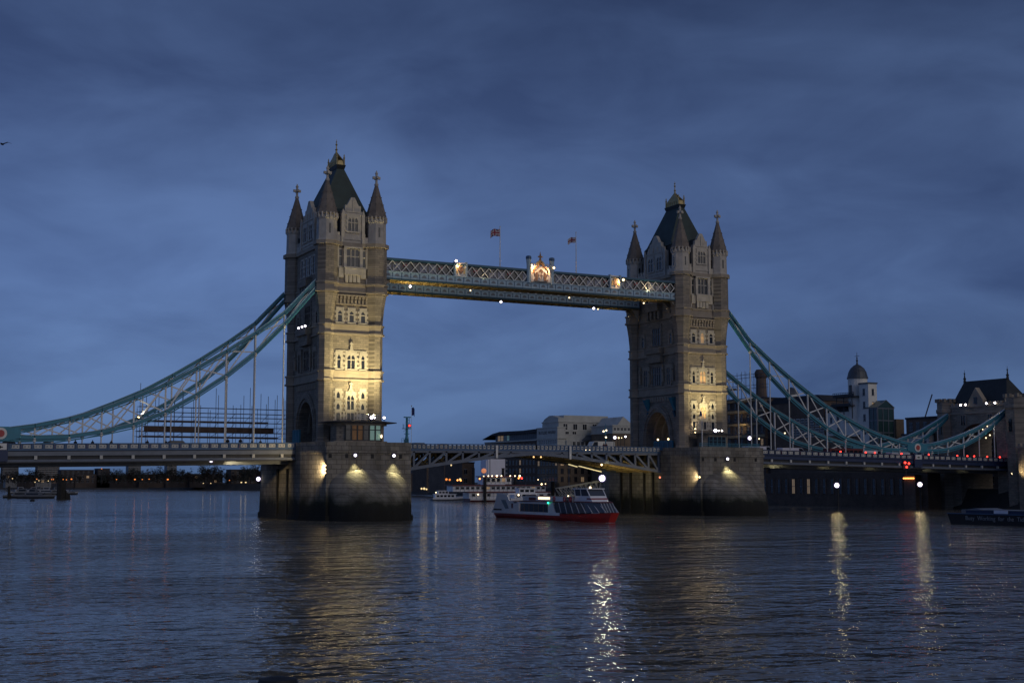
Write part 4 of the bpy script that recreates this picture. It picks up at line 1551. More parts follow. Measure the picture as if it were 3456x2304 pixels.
# pier wall spotlights shining down on the domed cutwaters
for x, lab in ((-44.1, 'left of two spotlights shining down on the bright tower pier dome'), (-36.5, 'right of two spotlights shining down on the bright tower pier dome'), (39.5, 'spotlight shining down on the domed pier of the dim tower')):
    floodlight(lab, (x, -20.6, 11.85), (x + .2, -21.0, 5.0), .34, 1250, (1.0, .90, .46), 'lamp_cool', 84, 1.0, 'pier wall spotlights', vis=(-.4, -.85, -.1))
for z, k in ((9.95, 'top'), (9.3, 'middle'), (8.65, 'bottom')):
    floodlight(f'{k} small wall lamp of three on the corner of the bright tower pier', (-49.75, -20.45, z), (-51.4, -14.6, z), .22, 900, WARM, 'lamp_warm', 140, 1.0, 'pier corner lamps', vis=(-.75, -.55, 0))
floodlight('small lamp box lighting the corner of the dim tower pier', (32.3, -20.5, 8.0), (31.2, -16.0, 8.3), .25, 750, WARM, 'lamp_warm', 140, 1.0, 'pier corner lamps', vis=(-.75, -.55, 0))
for z, k in ((10.7, 'top'), (9.7, 'middle'), (8.3, 'bottom')):
    floodlight(f'{k} lamp of three in the gap right of the dim tower pier', (53.0, -9.2, z), (52.0, -11.0, z), .28, 120, WARM, 'lamp_warm', 120, .9, 'pier corner lamps', vis=(-.6, -.8, 0))
# lamps slung below the walkways
for x, y, z, r, m, lab in ((-27.3, -6.0, 46.0, .32, 'lamp_cool', 'white lamp under the crested walkway near the bright tower'),
                           (-31.3, 5.7, 45.9, .5, 'lamp_cool', 'big white lamp under the rear walkway by the bright tower'),
                           (-30.2, 5.7, 45.9, .36, 'lamp_cool', 'smaller white lamp beside the big one under the rear walkway'),
                           (-.9, 5.7, 45.9, .34, 'lamp_cool', 'white lamp under the middle of the rear walkway'),
                           (22.6, 5.7, 45.9, .34, 'lamp_cool', 'white lamp under the rear walkway near the dim tower'),
                           (23.7, 5.7, 45.8, .2, 'lamp_small', 'dim lamp beside the white one under the rear walkway'),
                           (-13.8, -5.8, 46.1, .2, 'lamp_small', 'dim greenish lamp under the crested walkway, left half'),
                           (9.6, -5.8, 46.1, .22, 'lamp_small', 'dim greenish lamp under the crested walkway, right half'),
                           (28.5, -5.8, 46.1, .22, 'lamp_small', 'dim lamp under the crested walkway close to the dim tower')):
    floodlight(lab, (x, y, z), (x, y, 40), r, 0, WARM, m, group='walkway lamps', vis=(-.4, -.85, -.15))
for yc in (-7.8, 7.8):
    for sx in (-1, 1):
        floodlight(f'small floodlight on the {"bright" if sx < 0 else "dim"} tower shining along under the {"crested" if yc < 0 else "rear"} walkway',
                   (sx * 33.4, yc + .3, 44.9), (sx * 20, yc - .1, 47.0), .1, 1500, YELL, 'lamp_small', 48, .9, 'walkway soffit lamps', vis=(-sx * .8, 0, .6))
# lamps on the parapet of the crested walkway
for x, y, z, r, tgt, pw, m, lab in ((-19.3, -10.6, 51.1, .34, (-18.0, -9.7, 49.6), 240, 'lamp_cool', 'white lamp on the rail at the left heraldic panel'),
                                    (20.1, -10.8, 50.0, .34, (19.0, -9.7, 49.4), 300, 'lamp_warm', 'lamp at the right edge of the right heraldic panel'),
                                    (-2.2, -10.9, 51.5, .22, (.1, -9.8, 50.0), 420, 'lamp_warm', 'lamp on the left post of the central crest'),
                                    (3.0, -10.9, 51.3, .32, (.8, -9.8, 50.0), 420, 'lamp_warm', 'lamp on the right post of the central crest')):
    floodlight(lab, (x, y, z), tgt, r, pw, (1.0, .56, .24), m, 150, .9, 'crest lamps', vis=(-.5, -.85, -.1))
for x, lab in ((26.5, 'small spotlight washing the lattice near the dim tower'), (-13.0, 'small spotlight washing the lattice left of the crest')):
    floodlight(lab, (x, -10.6, 48.0), (x + .5, -9.7, 49.4), .1, 160 if x > 0 else 40, WARM, 'lamp_small', 160, .9, 'crest lamps', vis=(0, .3, 1))
# balcony and arch lamps
for y, k in ((1.1, 'left'), (-1.0, 'middle'), (-2.9, 'right')):
    floodlight(f'{k} lamp of the row of three on the bright tower balcony', (-48.1, y, 37.2), (-60, y - 8, 34), .27, 0, WARM, 'lamp_cool', group='balcony lamps', vis=(-.5, -.85, 0))
for y, k in ((-4.7, 'nearer'), (-.6, 'farther')):
    floodlight(f'{k} of two warm lamps at the foot of the dim tower arch', (35.3, y, 16.4), (39, y, 19), .27, 60, WARM, 'lamp_warm', 150, .9, 'arch lamps', vis=(-.5, -.85, 0))
# lamps below the decks and on the bascule
p = AY(876, 1610, 9.0)
floodlight('white lamp on the far edge of the bright tower pier', (-52.3, 12.2, 7.6), (-60, 0, 4), .5, 0, WARM, 'lamp_cool', group='river lamps', vis=(-.4, -.85, 0))
floodlight('white lamp below the left road span', (-67.5, -8.7, 10.9), (-67.5, -9, 0), .42, 0, WARM, 'lamp_cool', group='river lamps', vis=(-.4, -.9, -.1))
floodlight('small warm lamp just right of the white one below the left span', (-65.4, -8.7, 11.1), (-52, 1.5, 4.5), .16, 2600, WARM, 'lamp_small', 80, 1.0, group='river lamps', vis=(-.4, -.9, -.1))
for x, lab in ((-.75, 'left'), (.95, 'right')):
    floodlight(f'{lab} of two orange lights where the drawbridge leaves meet', (x, -8.85, 12.1), (x, -20, 10), .2, 0, WARM, 'lamp_orange', group='navigation lights', vis=(-.4, -.9, 0))
floodlight('red light at the pier end of the right drawbridge leaf', (30.2, -8.8, 8.0), (30, -20, 8), .2, 0, WARM, 'lamp_red', group='navigation lights', vis=(-.5, -.85, 0))
floodlight('warm lamp lighting the lower chord of the right drawbridge leaf', (15.2, -9.4, 10.6), (19.5, -8.4, 10.1), .26, 200, YELL, 'lamp_warm', 110, .9, 'navigation lights', vis=(-.6, -.8, 0))
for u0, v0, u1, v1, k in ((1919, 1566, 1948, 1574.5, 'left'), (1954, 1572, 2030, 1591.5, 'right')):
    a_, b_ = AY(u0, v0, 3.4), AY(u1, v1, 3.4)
    t = thing('lit_flange', f'{k} glowing bar standing in for the lamplit flange under the right drawbridge leaf', 'lit flange', a_, 'glowing flange bars under the leaf')
    MB('dark_steel').bar(a_ + Vector((0, 0, .14)), b_ + Vector((0, 0, .14)), .5, .12).build('flange_back', t)
    MB('strip_glow').bar(a_, b_, .4, .16).build('tube', t)  # lamplight on the lower flange, put in as a glowing bar
# bright lamps hung under the bridge that streak the water
pl_ = AY(1383 * 1.4694, 1098 * 1.4694, -9.4)
floodlight('big round white lamp hanging under the right drawbridge leaf, above the boat', (pl_.x, -9.4, pl_.z), (30.5, 3.0, 5.0), .80, 1500, FLOOD, 'lamp_river', 100, .9, 'river lamps', vis=(-.53, -.84, 0))
MBt = MB('dark_steel')
MBt.bar((pl_.x + .4, -8.8, pl_.z + .6), (pl_.x + .4, -8.6, 11.0), .12, .12)
hb = MBt.build('hanging_bracket')
tag(hb, 'thin steel hanger holding the big lamp under the drawbridge leaf', 'bracket')
for u, v, k in ((1922, 1114, 'left'), (2113, 1112, 'right')):
    p = AY(u * 1.4694, v * 1.4694, 2.0)
    floodlight(f'{k} of two big white lamps under the right road span', (p.x, p.y, p.z), (p.x - 30, -60, 0), .70, 120, YELL, 'lamp_river_far', 130, .9, 'river lamps', vis=(-.6, -.8, 0))
    t = thing('lamp_column', f'dark column carrying the {k} big lamp under the right span', 'lamp column', (p.x + .9, p.y + .7, 0), 'lamp columns under the right span')
    MB('dark_steel').lathe(p.x + .95, p.y + .85, [(.25, -1), (.18, p.z + .5)], 8).build('column', t)
# chain joints with lit gusset
floodlight('white spotlight on the lower chord of the left chain', (-81.0, -9.9, 18.4), (-79.5, -9.5, 21), .26, 260, (1, .95, .8), 'lamp_warm', 100, .9, 'chain spotlights', vis=(.2, -.6, .7))
floodlight('white lamp among the rear chain bars in front of the scaffolded brewery', (68.2, 9.0, 17.5), (66, 9.4, 20), .55, 260, (1, .95, .8), 'lamp_cool', 120, .9, 'chain spotlights', vis=(-.5, -.85, 0))
floodlight('small orange lamp left of the white one by the brewery scaffold', (61.2, 9.6, 22.0), (61, 0, 22), .3, 0, WARM, 'lamp_orange', group='chain spotlights', vis=(-.5, -.85, 0))
for u, v, xx, nm in ((2649, 1461, 128, 'tiny amber lamp low on the boiler house front'), (2770, 1437, 131, 'tiny yellow lamp by the white brewery wing'), (2562, 1480, 129, 'small lamp at street level under the brewery scaffold')):
    p = AX(u, v, xx)
    floodlight(nm, p, (p.x - 6, p.y - 5, p.z), .28, 0, WARM, 'lamp_small', group='brewery lamps', vis=(-.7, -.7, 0))
p = AX(2500, 1462, 127.5)
floodlight('added lamp brightening the brewery scaffold', p, (131, 99, 30), .25, 900, WARM, 'lamp_small', 130, 1.0, 'brewery lamps', vis=(.3, .2, .9))  # lamp added to lighten the scaffold boards
for d, z, k in ((84.6, 19.7, 'upper left'), (86.2, 20.5, 'upper right')):
    floodlight(f'{k} small lamp on the right-hand short chain', (TX + d, -9.9, z + .3), (TX + d, -30, z), .18, 0, WARM, 'lamp_small', group='chain spotlights', vis=(-.6, -.8, 0))
for d, z, k in ((85.6, 18.2, 'lower left'), (87.0, 18.9, 'lower right')):
    floodlight(f'{k} small lamp on the right-hand short chain', (TX + d, -9.9, z - .3), (TX + d + 1, -9.6, z + 1), .22, 50, (1, .9, .7), 'lamp_small', 130, .9, 'chain spotlights', vis=(-.6, -.8, 0))
# lit girder under the right span
for x, pw in ((58.5, 130), (63.5, 170), (78, 50), (92, 40), (110, 50), (122, 40)):
    floodlight(f'small lamp under the right span {["beside the pier", "second from the pier", "before the left big lamp", "between the two big lamps", "beyond the right big lamp", "nearest the abutment"][(58.5, 63.5, 78, 92, 110, 122).index(x)]}',
               (x, -8.0, 10.3), (x + .8, -5.6, 11.2), .13, pw, YELL, 'lamp_small', 140, .9, 'girder lamps', vis=(0, .9, .4))

# ================================================================== ABUTMENT GATEHOUSE (right)
def abutment():
    t = thing('gatehouse_tower', 'dark stone gatehouse with a steep slate roof at the right end of the bridge', 'gatehouse', (140, 0, 5))
    x0, x1 = 134.4, 146
    b = MB('tower_stone')
    arch = [(6.2 * math.cos(a), 17.0 + 5.0 * math.sin(a)) for a in (PI * k / 12 for k in range(13))]
    poly = [(-10.6, 0), (-6.2, 0), (-6.2, 10.2), (-6.2, 10.25)] + [(y, z) for y, z in reversed(arch)] + [(6.2, 10.25), (6.2, 0), (10.6, 0), (10.6, 26.3), (-10.6, 26.3)]
    b.extrude_x(poly, x0, x1)
    b.build('wall', t)
    MB('asphalt').box(x0 - .2, x1 + 30, -6.1, 6.1, 11.6, 12.0).build('roadway', t)
    for sy, rr in ((-1, 3.4), (1, 2.4)):
        for x in (x0 + .6, x1 - .6):
            tr = MB('tower_stone')
            cy = sy * (13.2 if sy < 0 else 11.2)
            tr.lathe(x, cy, [(rr, 0), (rr, 25.0), (rr + .3, 25.3), (rr + .3, 26.0), (rr, 26.2), (rr, 28.0)], 8)
            for k in range(10):
                a = 2 * PI * k / 10
                tr.box(x + (rr - .2) * math.cos(a) - .4, x + (rr - .2) * math.cos(a) + .4, cy + (rr - .2) * math.sin(a) - .4, cy + (rr - .2) * math.sin(a) + .4, 28.0, 28.9)
            tr.m('window_dark').box(x - rr - .02, x - rr + .3, cy - .4, cy + .4, 19.5, 22.5)
            tr.box(x - .4, x + .4, cy - rr * .93, cy - rr * .9, 19.5, 22.5)
            tr.build('turret', t)
    lnk = MB('tower_stone')
    lnk.box(x0 + .3, x1 - .3, -14, -10.5, 0, 26.0)
    lnk.build('wall', t)
    cr = MB('course_stone')
    cr.box(x0 - .3, x0, -10.5, 10.5, 24.6, 25.1)
    cr.box(x0 - .2, x0 + .4, -10.4, 10.4, 26.3, 26.9)
    y = -10.2
    while y < 10:
        cr.box(x0 - .2, x0 + .4, y, y + .8, 26.9, 27.5)
        y += 1.5
    cr.build('battlement', t)
    gb = MB('course_stone')
    gb.extrude_x([(-2.4, 26.3), (2.4, 26.3), (2.4, 28.0), (0, 31.3), (-2.4, 28.0)], x0 - .25, x0 + 1.2)
    gb.m('window_dark').box(x0 - .3, x0 - .24, -.6, .6, 27.0, 28.8)
    gb.build('gable', t)
    rf = MB('dark_slate')
    rf.prism([(x0 + .8, -9.2), (x1 - .8, -9.2), (x1 - .8, 9.9), (x0 + .8, 9.9)], 26.4, 33.4, [(139.7, -5.4), (140.5, -5.4), (140.5, 9.0), (139.7, 9.0)])
    rf.bar((140.1, -5.4, 33.45), (140.1, 9.1, 33.45), .5, .35)
    rf.build('roof', t)
    for y in (-5.4, 9.1):
        MB('dark_slate').lathe(140.1, y, [(.4, 33.3), (.3, 34.2), (.45, 34.4), (.2, 34.7), (.12, 35.6), (.28, 35.8), (.06, 36.0), (.04, 36.7)], 6).build('finial', t)
    wn = MB('course_stone')
    for y in (-4.4, 4.6):
        for z in (21.8,):
            w_ = MB('course_stone')
            w_.box(x0 - .18, x0, y - 1.0, y - .7, z, z + 2.4)
            w_.box(x0 - .18, x0, y + .7, y + 1.0, z, z + 2.4)
            w_.box(x0 - .2, x0, y - 1.0, y + 1.0, z + 2.4, z + 2.7)
            w_.box(x0 - .2, x0, y - .08, y + .08, z, z + 2.4)
            wo = w_.build('window', t)
            MB('window_dark').box(x0 - .06, x0 - .01, y - .7, y + .7, z, z + 2.4).build('pane', wo)
    return t


abutment()
for y, k in ((4.9, 'leftmost'), (3.2, 'second from left'), (-3.8, 'second from right'), (-6.6, 'rightmost')):
    floodlight(f'{k} of the four lamps along the gatehouse battlements', (133.9, y, 27.0), (120, y - 10, 26), .34, 90, WARM, 'lamp_white', 120, .9, 'gatehouse lamps', vis=(-.72, -.69, 0))
# lit river wall right of the gatehouse
t = thing('river_wall', 'stone river wall at the right edge, warmly lit near the gatehouse', 'wall', (133, -17, 0))
rw = MB('tower_stone')
rw.box(129.5, 140, -80, -17.2, -1, 15.2)
rw.build('wall', t)
cp = MB('course_stone')
cp.box(129.2, 140.3, -80, -17.0, 15.2, 15.6)
y = -79.0
while y < -18:
    cp.box(129.3, 129.9, y, y + .8, 15.6, 16.3)
    y += 1.6
cp.build('coping', t)
floodlight('lamp washing the river wall at the right edge of the view', (127.8, -16.6, 9.0), (129.5, -20.5, 10.5), .3, 420, WARM, 'lamp_small', 130, .9, 'gatehouse lamps', vis=(.3, -.8, .5))


# ================================================================== BUILDINGS
def windows_x(parent, x, ys, zs, w, h, m='window_dark', frame='grey_paint', arched=False, sgn=-1):
    for y in ys:
        for z in zs:
            f = MB(frame)
            f.box(x + min(0, sgn * .09), x + max(0, sgn * .09), y - w / 2 - .1, y + w / 2 + .1, z - .18, z)
            f.box(x + min(0, sgn * .05), x + max(0, sgn * .05), y - w / 2, y + w / 2, z + h, z + h + .22)
            f.m(m if not isinstance(m, list) else random.choice(m)).box(x + min(0, sgn * .035), x + max(0, sgn * .035), y - w / 2, y + w / 2, z, z + h)
            f.m(frame).box(x + min(0, sgn * .06), x + max(0, sgn * .06), y - .04, y + .04, z, z + h)
            f.box(x + min(0, sgn * .061), x + max(0, sgn * .061), y - w / 2, y + w / 2, z + h * .5 - .04, z + h * .5 + .04)
            f.build('window', parent)


def windows_y(parent, y, xs, zs, w, h, m='window_dark', frame='grey_paint'):
    for x in xs:
        for z in zs:
            f = MB(frame)
            f.box(x - w / 2 - .1, x + w / 2 + .1, y - .09, y, z - .18, z)
            f.box(x - w / 2, x + w / 2, y - .05, y, z + h, z + h + .22)
            f.m(m if not isinstance(m, list) else random.choice(m)).box(x - w / 2, x + w / 2, y - .035, y, z, z + h)
            f.m(frame).box(x - .04, x + .04, y - .06, y, z, z + h)
            f.build('window', parent)


def text_mesh(txt, size, m, parent, loc, rot, name='lettering', ext=.03, spacing=1.0, align='LEFT'):
    cu = bpy.data.curves.new(name, 'FONT')
    cu.body = txt
    cu.size = size
    cu.extrude = ext
    cu.align_x = align
    cu.space_character = spacing
    tmp = bpy.data.objects.new('tmp', cu)
    COL.objects.link(tmp)
    dg = bpy.context.evaluated_depsgraph_get()
    dg.update()
    me = bpy.data.meshes.new_from_object(tmp.evaluated_get(dg))
    bpy.data.objects.remove(tmp)
    me.name = name
    me.materials.clear()
    me.materials.append(MATS[m])
    o = bpy.data.objects.new(name, me)
    COL.objects.link(o)
    o.parent = parent
    o.location = Vector(loc) - BASE.get(parent.name, Vector((0, 0, 0)))
    o.rotation_euler = rot
    BASE[o.name] = BASE.get(parent.name, Vector((0, 0, 0)))
    return o


def frange(a, b, s):
    out = []
    while a < b:
        out.append(a)
        a += s
    return out


# the white-topped riverside warehouse between the towers
def warehouse_main():
    t = thing('warehouse', 'large riverside warehouse with cream upper storeys and a stepped lettered top', 'building', (140, 217, 5))
    b = MB('brick_brown')
    b.box(128, 172, 209.2, 226, 0, 20.6)
    b.build('brick_wall', t)
    c = MB('render_cream')
    c.box(127.8, 131.5, 209, 226, 20.6, 28.4)
    c.box(127.5, 131.9, 208.6, 226.2, 24.0, 24.5)
    c.box(127.5, 131.9, 208.6, 226.2, 21.3, 21.7)
    c.box(127.6, 131.8, 208.8, 226.2, 28.3, 28.7)
    c.build('lettered_storey', t)
    u = MB('render_cream')
    u.box(128.4, 155, 209.1, 222.5, 25.6, 30.6)
    u.box(128.1, 152, 208.8, 222.6, 30.5, 30.9)
    u.extrude_x([(209.2, 30.9), (222.0, 30.9), (220.6, 32.0), (216.5, 33.3), (214.0, 33.3), (209.2, 32.2)], 128.3, 131)
    u.box(131, 151.5, 209.4, 221, 30.9, 33.3)
    u.box(131, 156, 209.2, 221.4, 23.3, 25.61)
    u.box(151.5, 154.7, 210, 220, 30.6, 32.2)
    for z_ in (27.2, 30.2):
        u.box(131, 152, 209.0, 209.2, z_, z_ + .18)
    u.build('upper_storey', t)
    lo = MB('render_cream')
    lo.box(136, 165, 207.6, 209.2, 18.5, 20.0)
    lo.box(131.5, 172, 208.2, 209.2, 20.6, 23.4)
    lo.m('lead').prism([(137, 205.8), (166, 205.8), (166, 209.1), (140, 209.1)], 23.4, 25.5, [(141, 208.5), (166, 208.5), (166, 209.1), (141, 209.1)])
    lo.build('balcony_storey', t)
    windows_y(t, 209.1, [131.5, 136, 140.4, 145, 150], [27.6], 1.7, 2.3, frame='render_white')
    windows_y(t, 209.1, [132.2, 135.6], [25.75], 1.6, 1.1, frame='render_white')
    windows_y(t, 208.2, frange(135, 168, 1.9), [20.9], 1.0, 2.0, frame='render_white')
    windows_y(t, 209.2, frange(130, 170, 3.1), [7.0, 10.2, 13.4], 1.3, 1.9, m=['window_dark'] * 12 + ['lit_window_dim'], frame='brick_deep')
    windows_y(t, 209.2, frange(130, 137, 1.5), [17.6], .8, 1.7, frame='brick_deep')
    windows_x(t, 127.8, frange(210.5, 225.5, 1.5), [22.0], .8, 1.7, frame='render_white')
    windows_x(t, 128.0, frange(210.5, 225.5, 2.4), [7.0, 10.2, 13.4, 16.8], 1.2, 1.9, m=['window_dark'] * 14 + ['lit_window_dim'], frame='brick_deep')
    text_mesh("BUTLERS WHARF", 1.75, 'letter_dark', t, (127.75, 224.4, 26.0), (PI / 2, 0, -PI / 2), spacing=1.05)
    for z in (0,):
        dp = MB('grey_paint')
        for x in (133, 144.5, 156):
            dp.box(x - .12, x + .12, 208.95, 209.2, 5, 20)
        dp.build('downpipe', t)
    return t


warehouse_main()


def warehouse_row():
    t = thing('warehouse_terrace', 'long brick terrace with a glazed penthouse roof behind the drawbridge leaves', 'building', (133, 250, 5))
    b = MB('brick_deep')
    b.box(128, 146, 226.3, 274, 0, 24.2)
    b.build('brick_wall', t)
    pe = MB('lead')
    pe.box(129.2, 145, 226.4, 266, 24.2, 27.0)
    pe.m('roof_dark').extrude_x([(226.4, 27.0), (268, 26.8), (275.5, 25.2), (275.5, 25.5), (266, 27.6), (259, 28.3), (238, 28.1), (226.4, 28.4)], 127.6, 146)
    pe.build('penthouse', t)
    windows_x(t, 129.2, frange(228, 251, 1.9), [24.8], 1.2, 1.9, m='lead', frame='grey_paint')
    windows_x(t, 129.2, [254.2, 257.0, 259.8, 262.6], [24.4], 2.2, 2.2, m=['lit_teal', 'lit_window_dim', 'green_glass'], frame='dark_steel')
    windows_x(t, 128.0, frange(229, 273, 3.0), [7.2, 10.6, 14.0, 17.4, 20.6], 1.3, 1.9, m=['window_dark'] * 14 + ['lit_window_dim'], frame='brick_brown')
    cb = MB('render_cream')
    cb.box(127.7, 128, 226.3, 274, 23.7, 24.2)
    cb.build('cornice', t)
    return t


warehouse_row()


def simple_block(name, label, x0, x1, y0, y1, z0, z1, m, roof=None, win=None, group=None, cat='building', wx=True, wy=True, step=3.2, zstep=3.3, wm=None, pitch=0, wz=None):
    t = thing(name, label, cat, ((x0 + x1) / 2, (y0 + y1) / 2, z0), group)
    MB(m).box(x0, x1, y0, y1, z0 - 3, z1).build('wall', t)
    if roof:
        r = MB(roof)
        if pitch:
            r.extrude_y([(x0 - .3, z1), (x1 + .3, z1), ((x0 + x1) / 2, z1 + pitch)], y0 - .3, y1 + .3)
        else:
            r.box(x0 - .2, x1 + .2, y0 - .2, y1 + .2, z1, z1 + .5)
        r.build('roof', t)
    if win:
        wm = wm or ['window_dark'] * 11 + ['lit_window_dim']
        zs = wz or frange(z0 + 1.5, z1 - 2, zstep)
        if wx:
            windows_x(t, x0, frange(y0 + 1.6, y1 - 1, step), zs, win[0], win[1], wm, 'grey_paint')
        if wy:
            windows_y(t, y0, frange(x0 + 1.6, x1 - 1, step), zs, win[0], win[1], wm, 'grey_paint')
    return t


# gabled pale building just left of the dim tower
def gabled():
    t = thing('gabled_house', 'pale building with a triangular gable tucked left of the dim tower', 'building', (164, 196, 5))
    p0, p1 = AY(1780 + 1300 * .2211, 1360 + 330 * .2211, 190), AY(1780 + 1600 * .2211, 1360 + 330 * .2211, 190)
    ap = AY(1780 + 1465 * .2211, 1360 + 205 * .2211, 190)
    ba = AY(1780 + 1465 * .2211, 1360 + 440 * .2211, 190).z
    x0, x1, ze = p0.x, p1.x + 6, p0.z
    b = MB('render_cream')
    b.box(x0, x1, 190, 206, ba, ze - .5)
    b.box(x0 - .3, x1, 189.7, 206.3, ze - .5, ze)
    b.extrude_y([(x0 + 2.2, ze), (p1.x + .5, ze), (ap.x, ap.z)], 190, 206)
    b.box(x0 - .3, x1, 189.7, 206.2, ba - .6, ba)
    b.m('brick_brown').box(x0, x1, 190, 206, 0, ba - .6)
    b.build('wall', t)
    windows_y(t, 190, frange(x0 + 1, x1 - 1, 1.6), [ba + .5], .9, 1.2, frame='render_white')
    windows_y(t, 190, frange(x0 + 1, x1 - 1, 2.2), [13.4, 9.8], 1.0, 1.9, frame='brick_deep')


gabled()

# the brewery on the right bank: scaffolded block, chimney, boiler house, white malt-house with dome
def scaffold(name, label, org, ux, length, uy, depth, z0, levels, posts, mpole='scaffold_pole', board='wood_board', boards=None, extra=(0, 3)):
    """standards, ledgers, braces and board lifts; ux, uy are unit directions"""
    t = thing(name, label, 'scaffolding', (org[0], org[1], z0))
    ux, uy = Vector(ux), Vector(uy)
    o = Vector((org[0], org[1], 0))
    pm = MB(mpole)
    top = max(levels)
    for j, dd in enumerate((0, depth)):
        for i in range(posts + 1):
            p = o + ux * (length * i / posts + random.uniform(-.2, .2)) + uy * dd
            pm.tube([(p.x, p.y, z0), (p.x, p.y, top + random.uniform(*extra))], .055, 5)
    pm.build('standard_poles', t)
    lg = MB(mpole)
    for z in levels:
        for dd in (0, depth):
            for e in (0, 1.0):
                p, q_ = o + uy * dd - ux * random.uniform(.2, 1), o + uy * dd + ux * (length + random.uniform(.2, 1))
                lg.tube([(p.x, p.y, z + e), (q_.x, q_.y, z + e)], .045, 5)
    for i in range(0, posts, 2):
        for a, b in zip(levels, levels[1:]):
            p, q_ = o + ux * (length * i / posts), o + ux * (length * (i + 1) / posts)
            lg.tube([(p.x, p.y, a), (q_.x, q_.y, b)], .04, 4)
    lg.build('ledger_poles', t)
    for k, z in enumerate(levels):
        if boards and not boards[k]:
            continue
        x0, x1, hh = boards[k] if boards else (0, 1, .25)
        a = o + ux * length * x0 + uy * depth / 2
        b = o + ux * length * x1 + uy * depth / 2
        bd = MB(board)
        bd.bar((a.x, a.y, z - .06), (b.x, b.y, z - .06), depth, .1)
        if hh > .3:
            a2, b2 = a - uy * depth / 2, b - uy * depth / 2
            bd.bar((a2.x, a2.y, z + hh / 2), (b2.x, b2.y, z + hh / 2), .08, hh)
        else:
            a2, b2 = a - uy * depth / 2, b - uy * depth / 2
            bd.bar((a2.x, a2.y, z + .12), (b2.x, b2.y, z + .12), .06, .22)
        bd.build('board_lift', t)
    return t


scaffold('scaffolding', 'scaffolding with brown boards standing on the far footway of the left span', (-76.5, 10.6), (1, 0, 0), 29, (0, 1, 0), 1.6, 12.6,
         [15.7, 16.75, 18.7, 20.5], 17, boards=[(0, .95, .2), (.03, .92, 1.0), (.02, .88, .3), None], extra=(.5, 5.5))
simple_block('brewery_block', 'tall brick brewery building behind scaffolding right of the dim tower', 132, 152, 84, 112, 5, 33.0, 'brick_dark', 'roof_dark', (1.1, 2.0), step=3.4, zstep=4.0)
scaffold('scaffolding', 'scaffolding tiers wrapped round the brick brewery beside the dim tower', (130.2, 82.0), (0, 1, 0), 31, (1, 0, 0), 1.4, 5.0,
         [13, 17, 21, 25, 29, 32.5, 36.5, 40.0], 14, boards=[(0, 1, .45), (0, 1, .45), (0, 1, .8), (0, 1, .45), (0, 1, .7), (0, 1, .45), (.45, 1, .45), (.62, 1, .45)], extra=(.3, 2.5), board='scaffold_board')


def chimney():
    t = thing('brick_chimney', 'tall round brick chimney with a flared cap above the scaffolded brewery', 'chimney', (134, 88, 5))
    MB('brick_dark').lathe(134, 88, [(2.2, 5), (1.95, 25), (1.62, 39.6)], 16).build('stack', t)
    MB('brick_deep').lathe(134, 88, [(1.62, 39.6), (2.05, 40.3), (2.1, 41.4), (1.85, 42.0), (1.5, 42.5)], 16).build('cap', t)


chimney()


def boilerhouse():
    t = thing('boiler_house', 'brick boiler house with tall white-framed windows behind the right chain', 'building', (140, 68, 5))
    b = MB('brick_dark')
    b.box(133, 150, 57.5, 83, 0, 31.0)
    b.build('wall', t)
    r = MB('roof_dark')
    r.extrude_x([(57.2, 31.0), (83.2, 31.0), (80, 32.9), (60, 32.9)], 132.8, 150)
    r.build('roof', t)
    lt = MB('render_white')
    lt.lathe(135, 74.5, [(1.9, 31.5), (1.9, 33.8)], 10)
    lt.m('lead').lathe(135, 74.5, [(2.3, 33.8), (2.1, 34.4), (1.5, 35.3), (.6, 35.9), (.1, 36.1)], 12)
    lt.m('window_dark').box(133.0, 133.15, 74.0, 75.0, 32.2, 33.5)
    lt.build('lantern', t)
    wn = MB('render_white')
    for y in frange(58.3, 72, 2.2):
        for z in (20.4, 23.4):
            w_ = MB('render_white')
            w_.box(132.9, 133, y - .85, y + .85, z, z + 2.6)
            w_.m('window_dark')
            for k in range(3):
                for j in range(3):
                    w_.box(132.86, 132.9, y - .75 + .52 * k, y - .75 + .52 * k + .42, z + .15 + .8 * j, z + .15 + .8 * j + .68)
            w_.build('window', t)


boilerhouse()


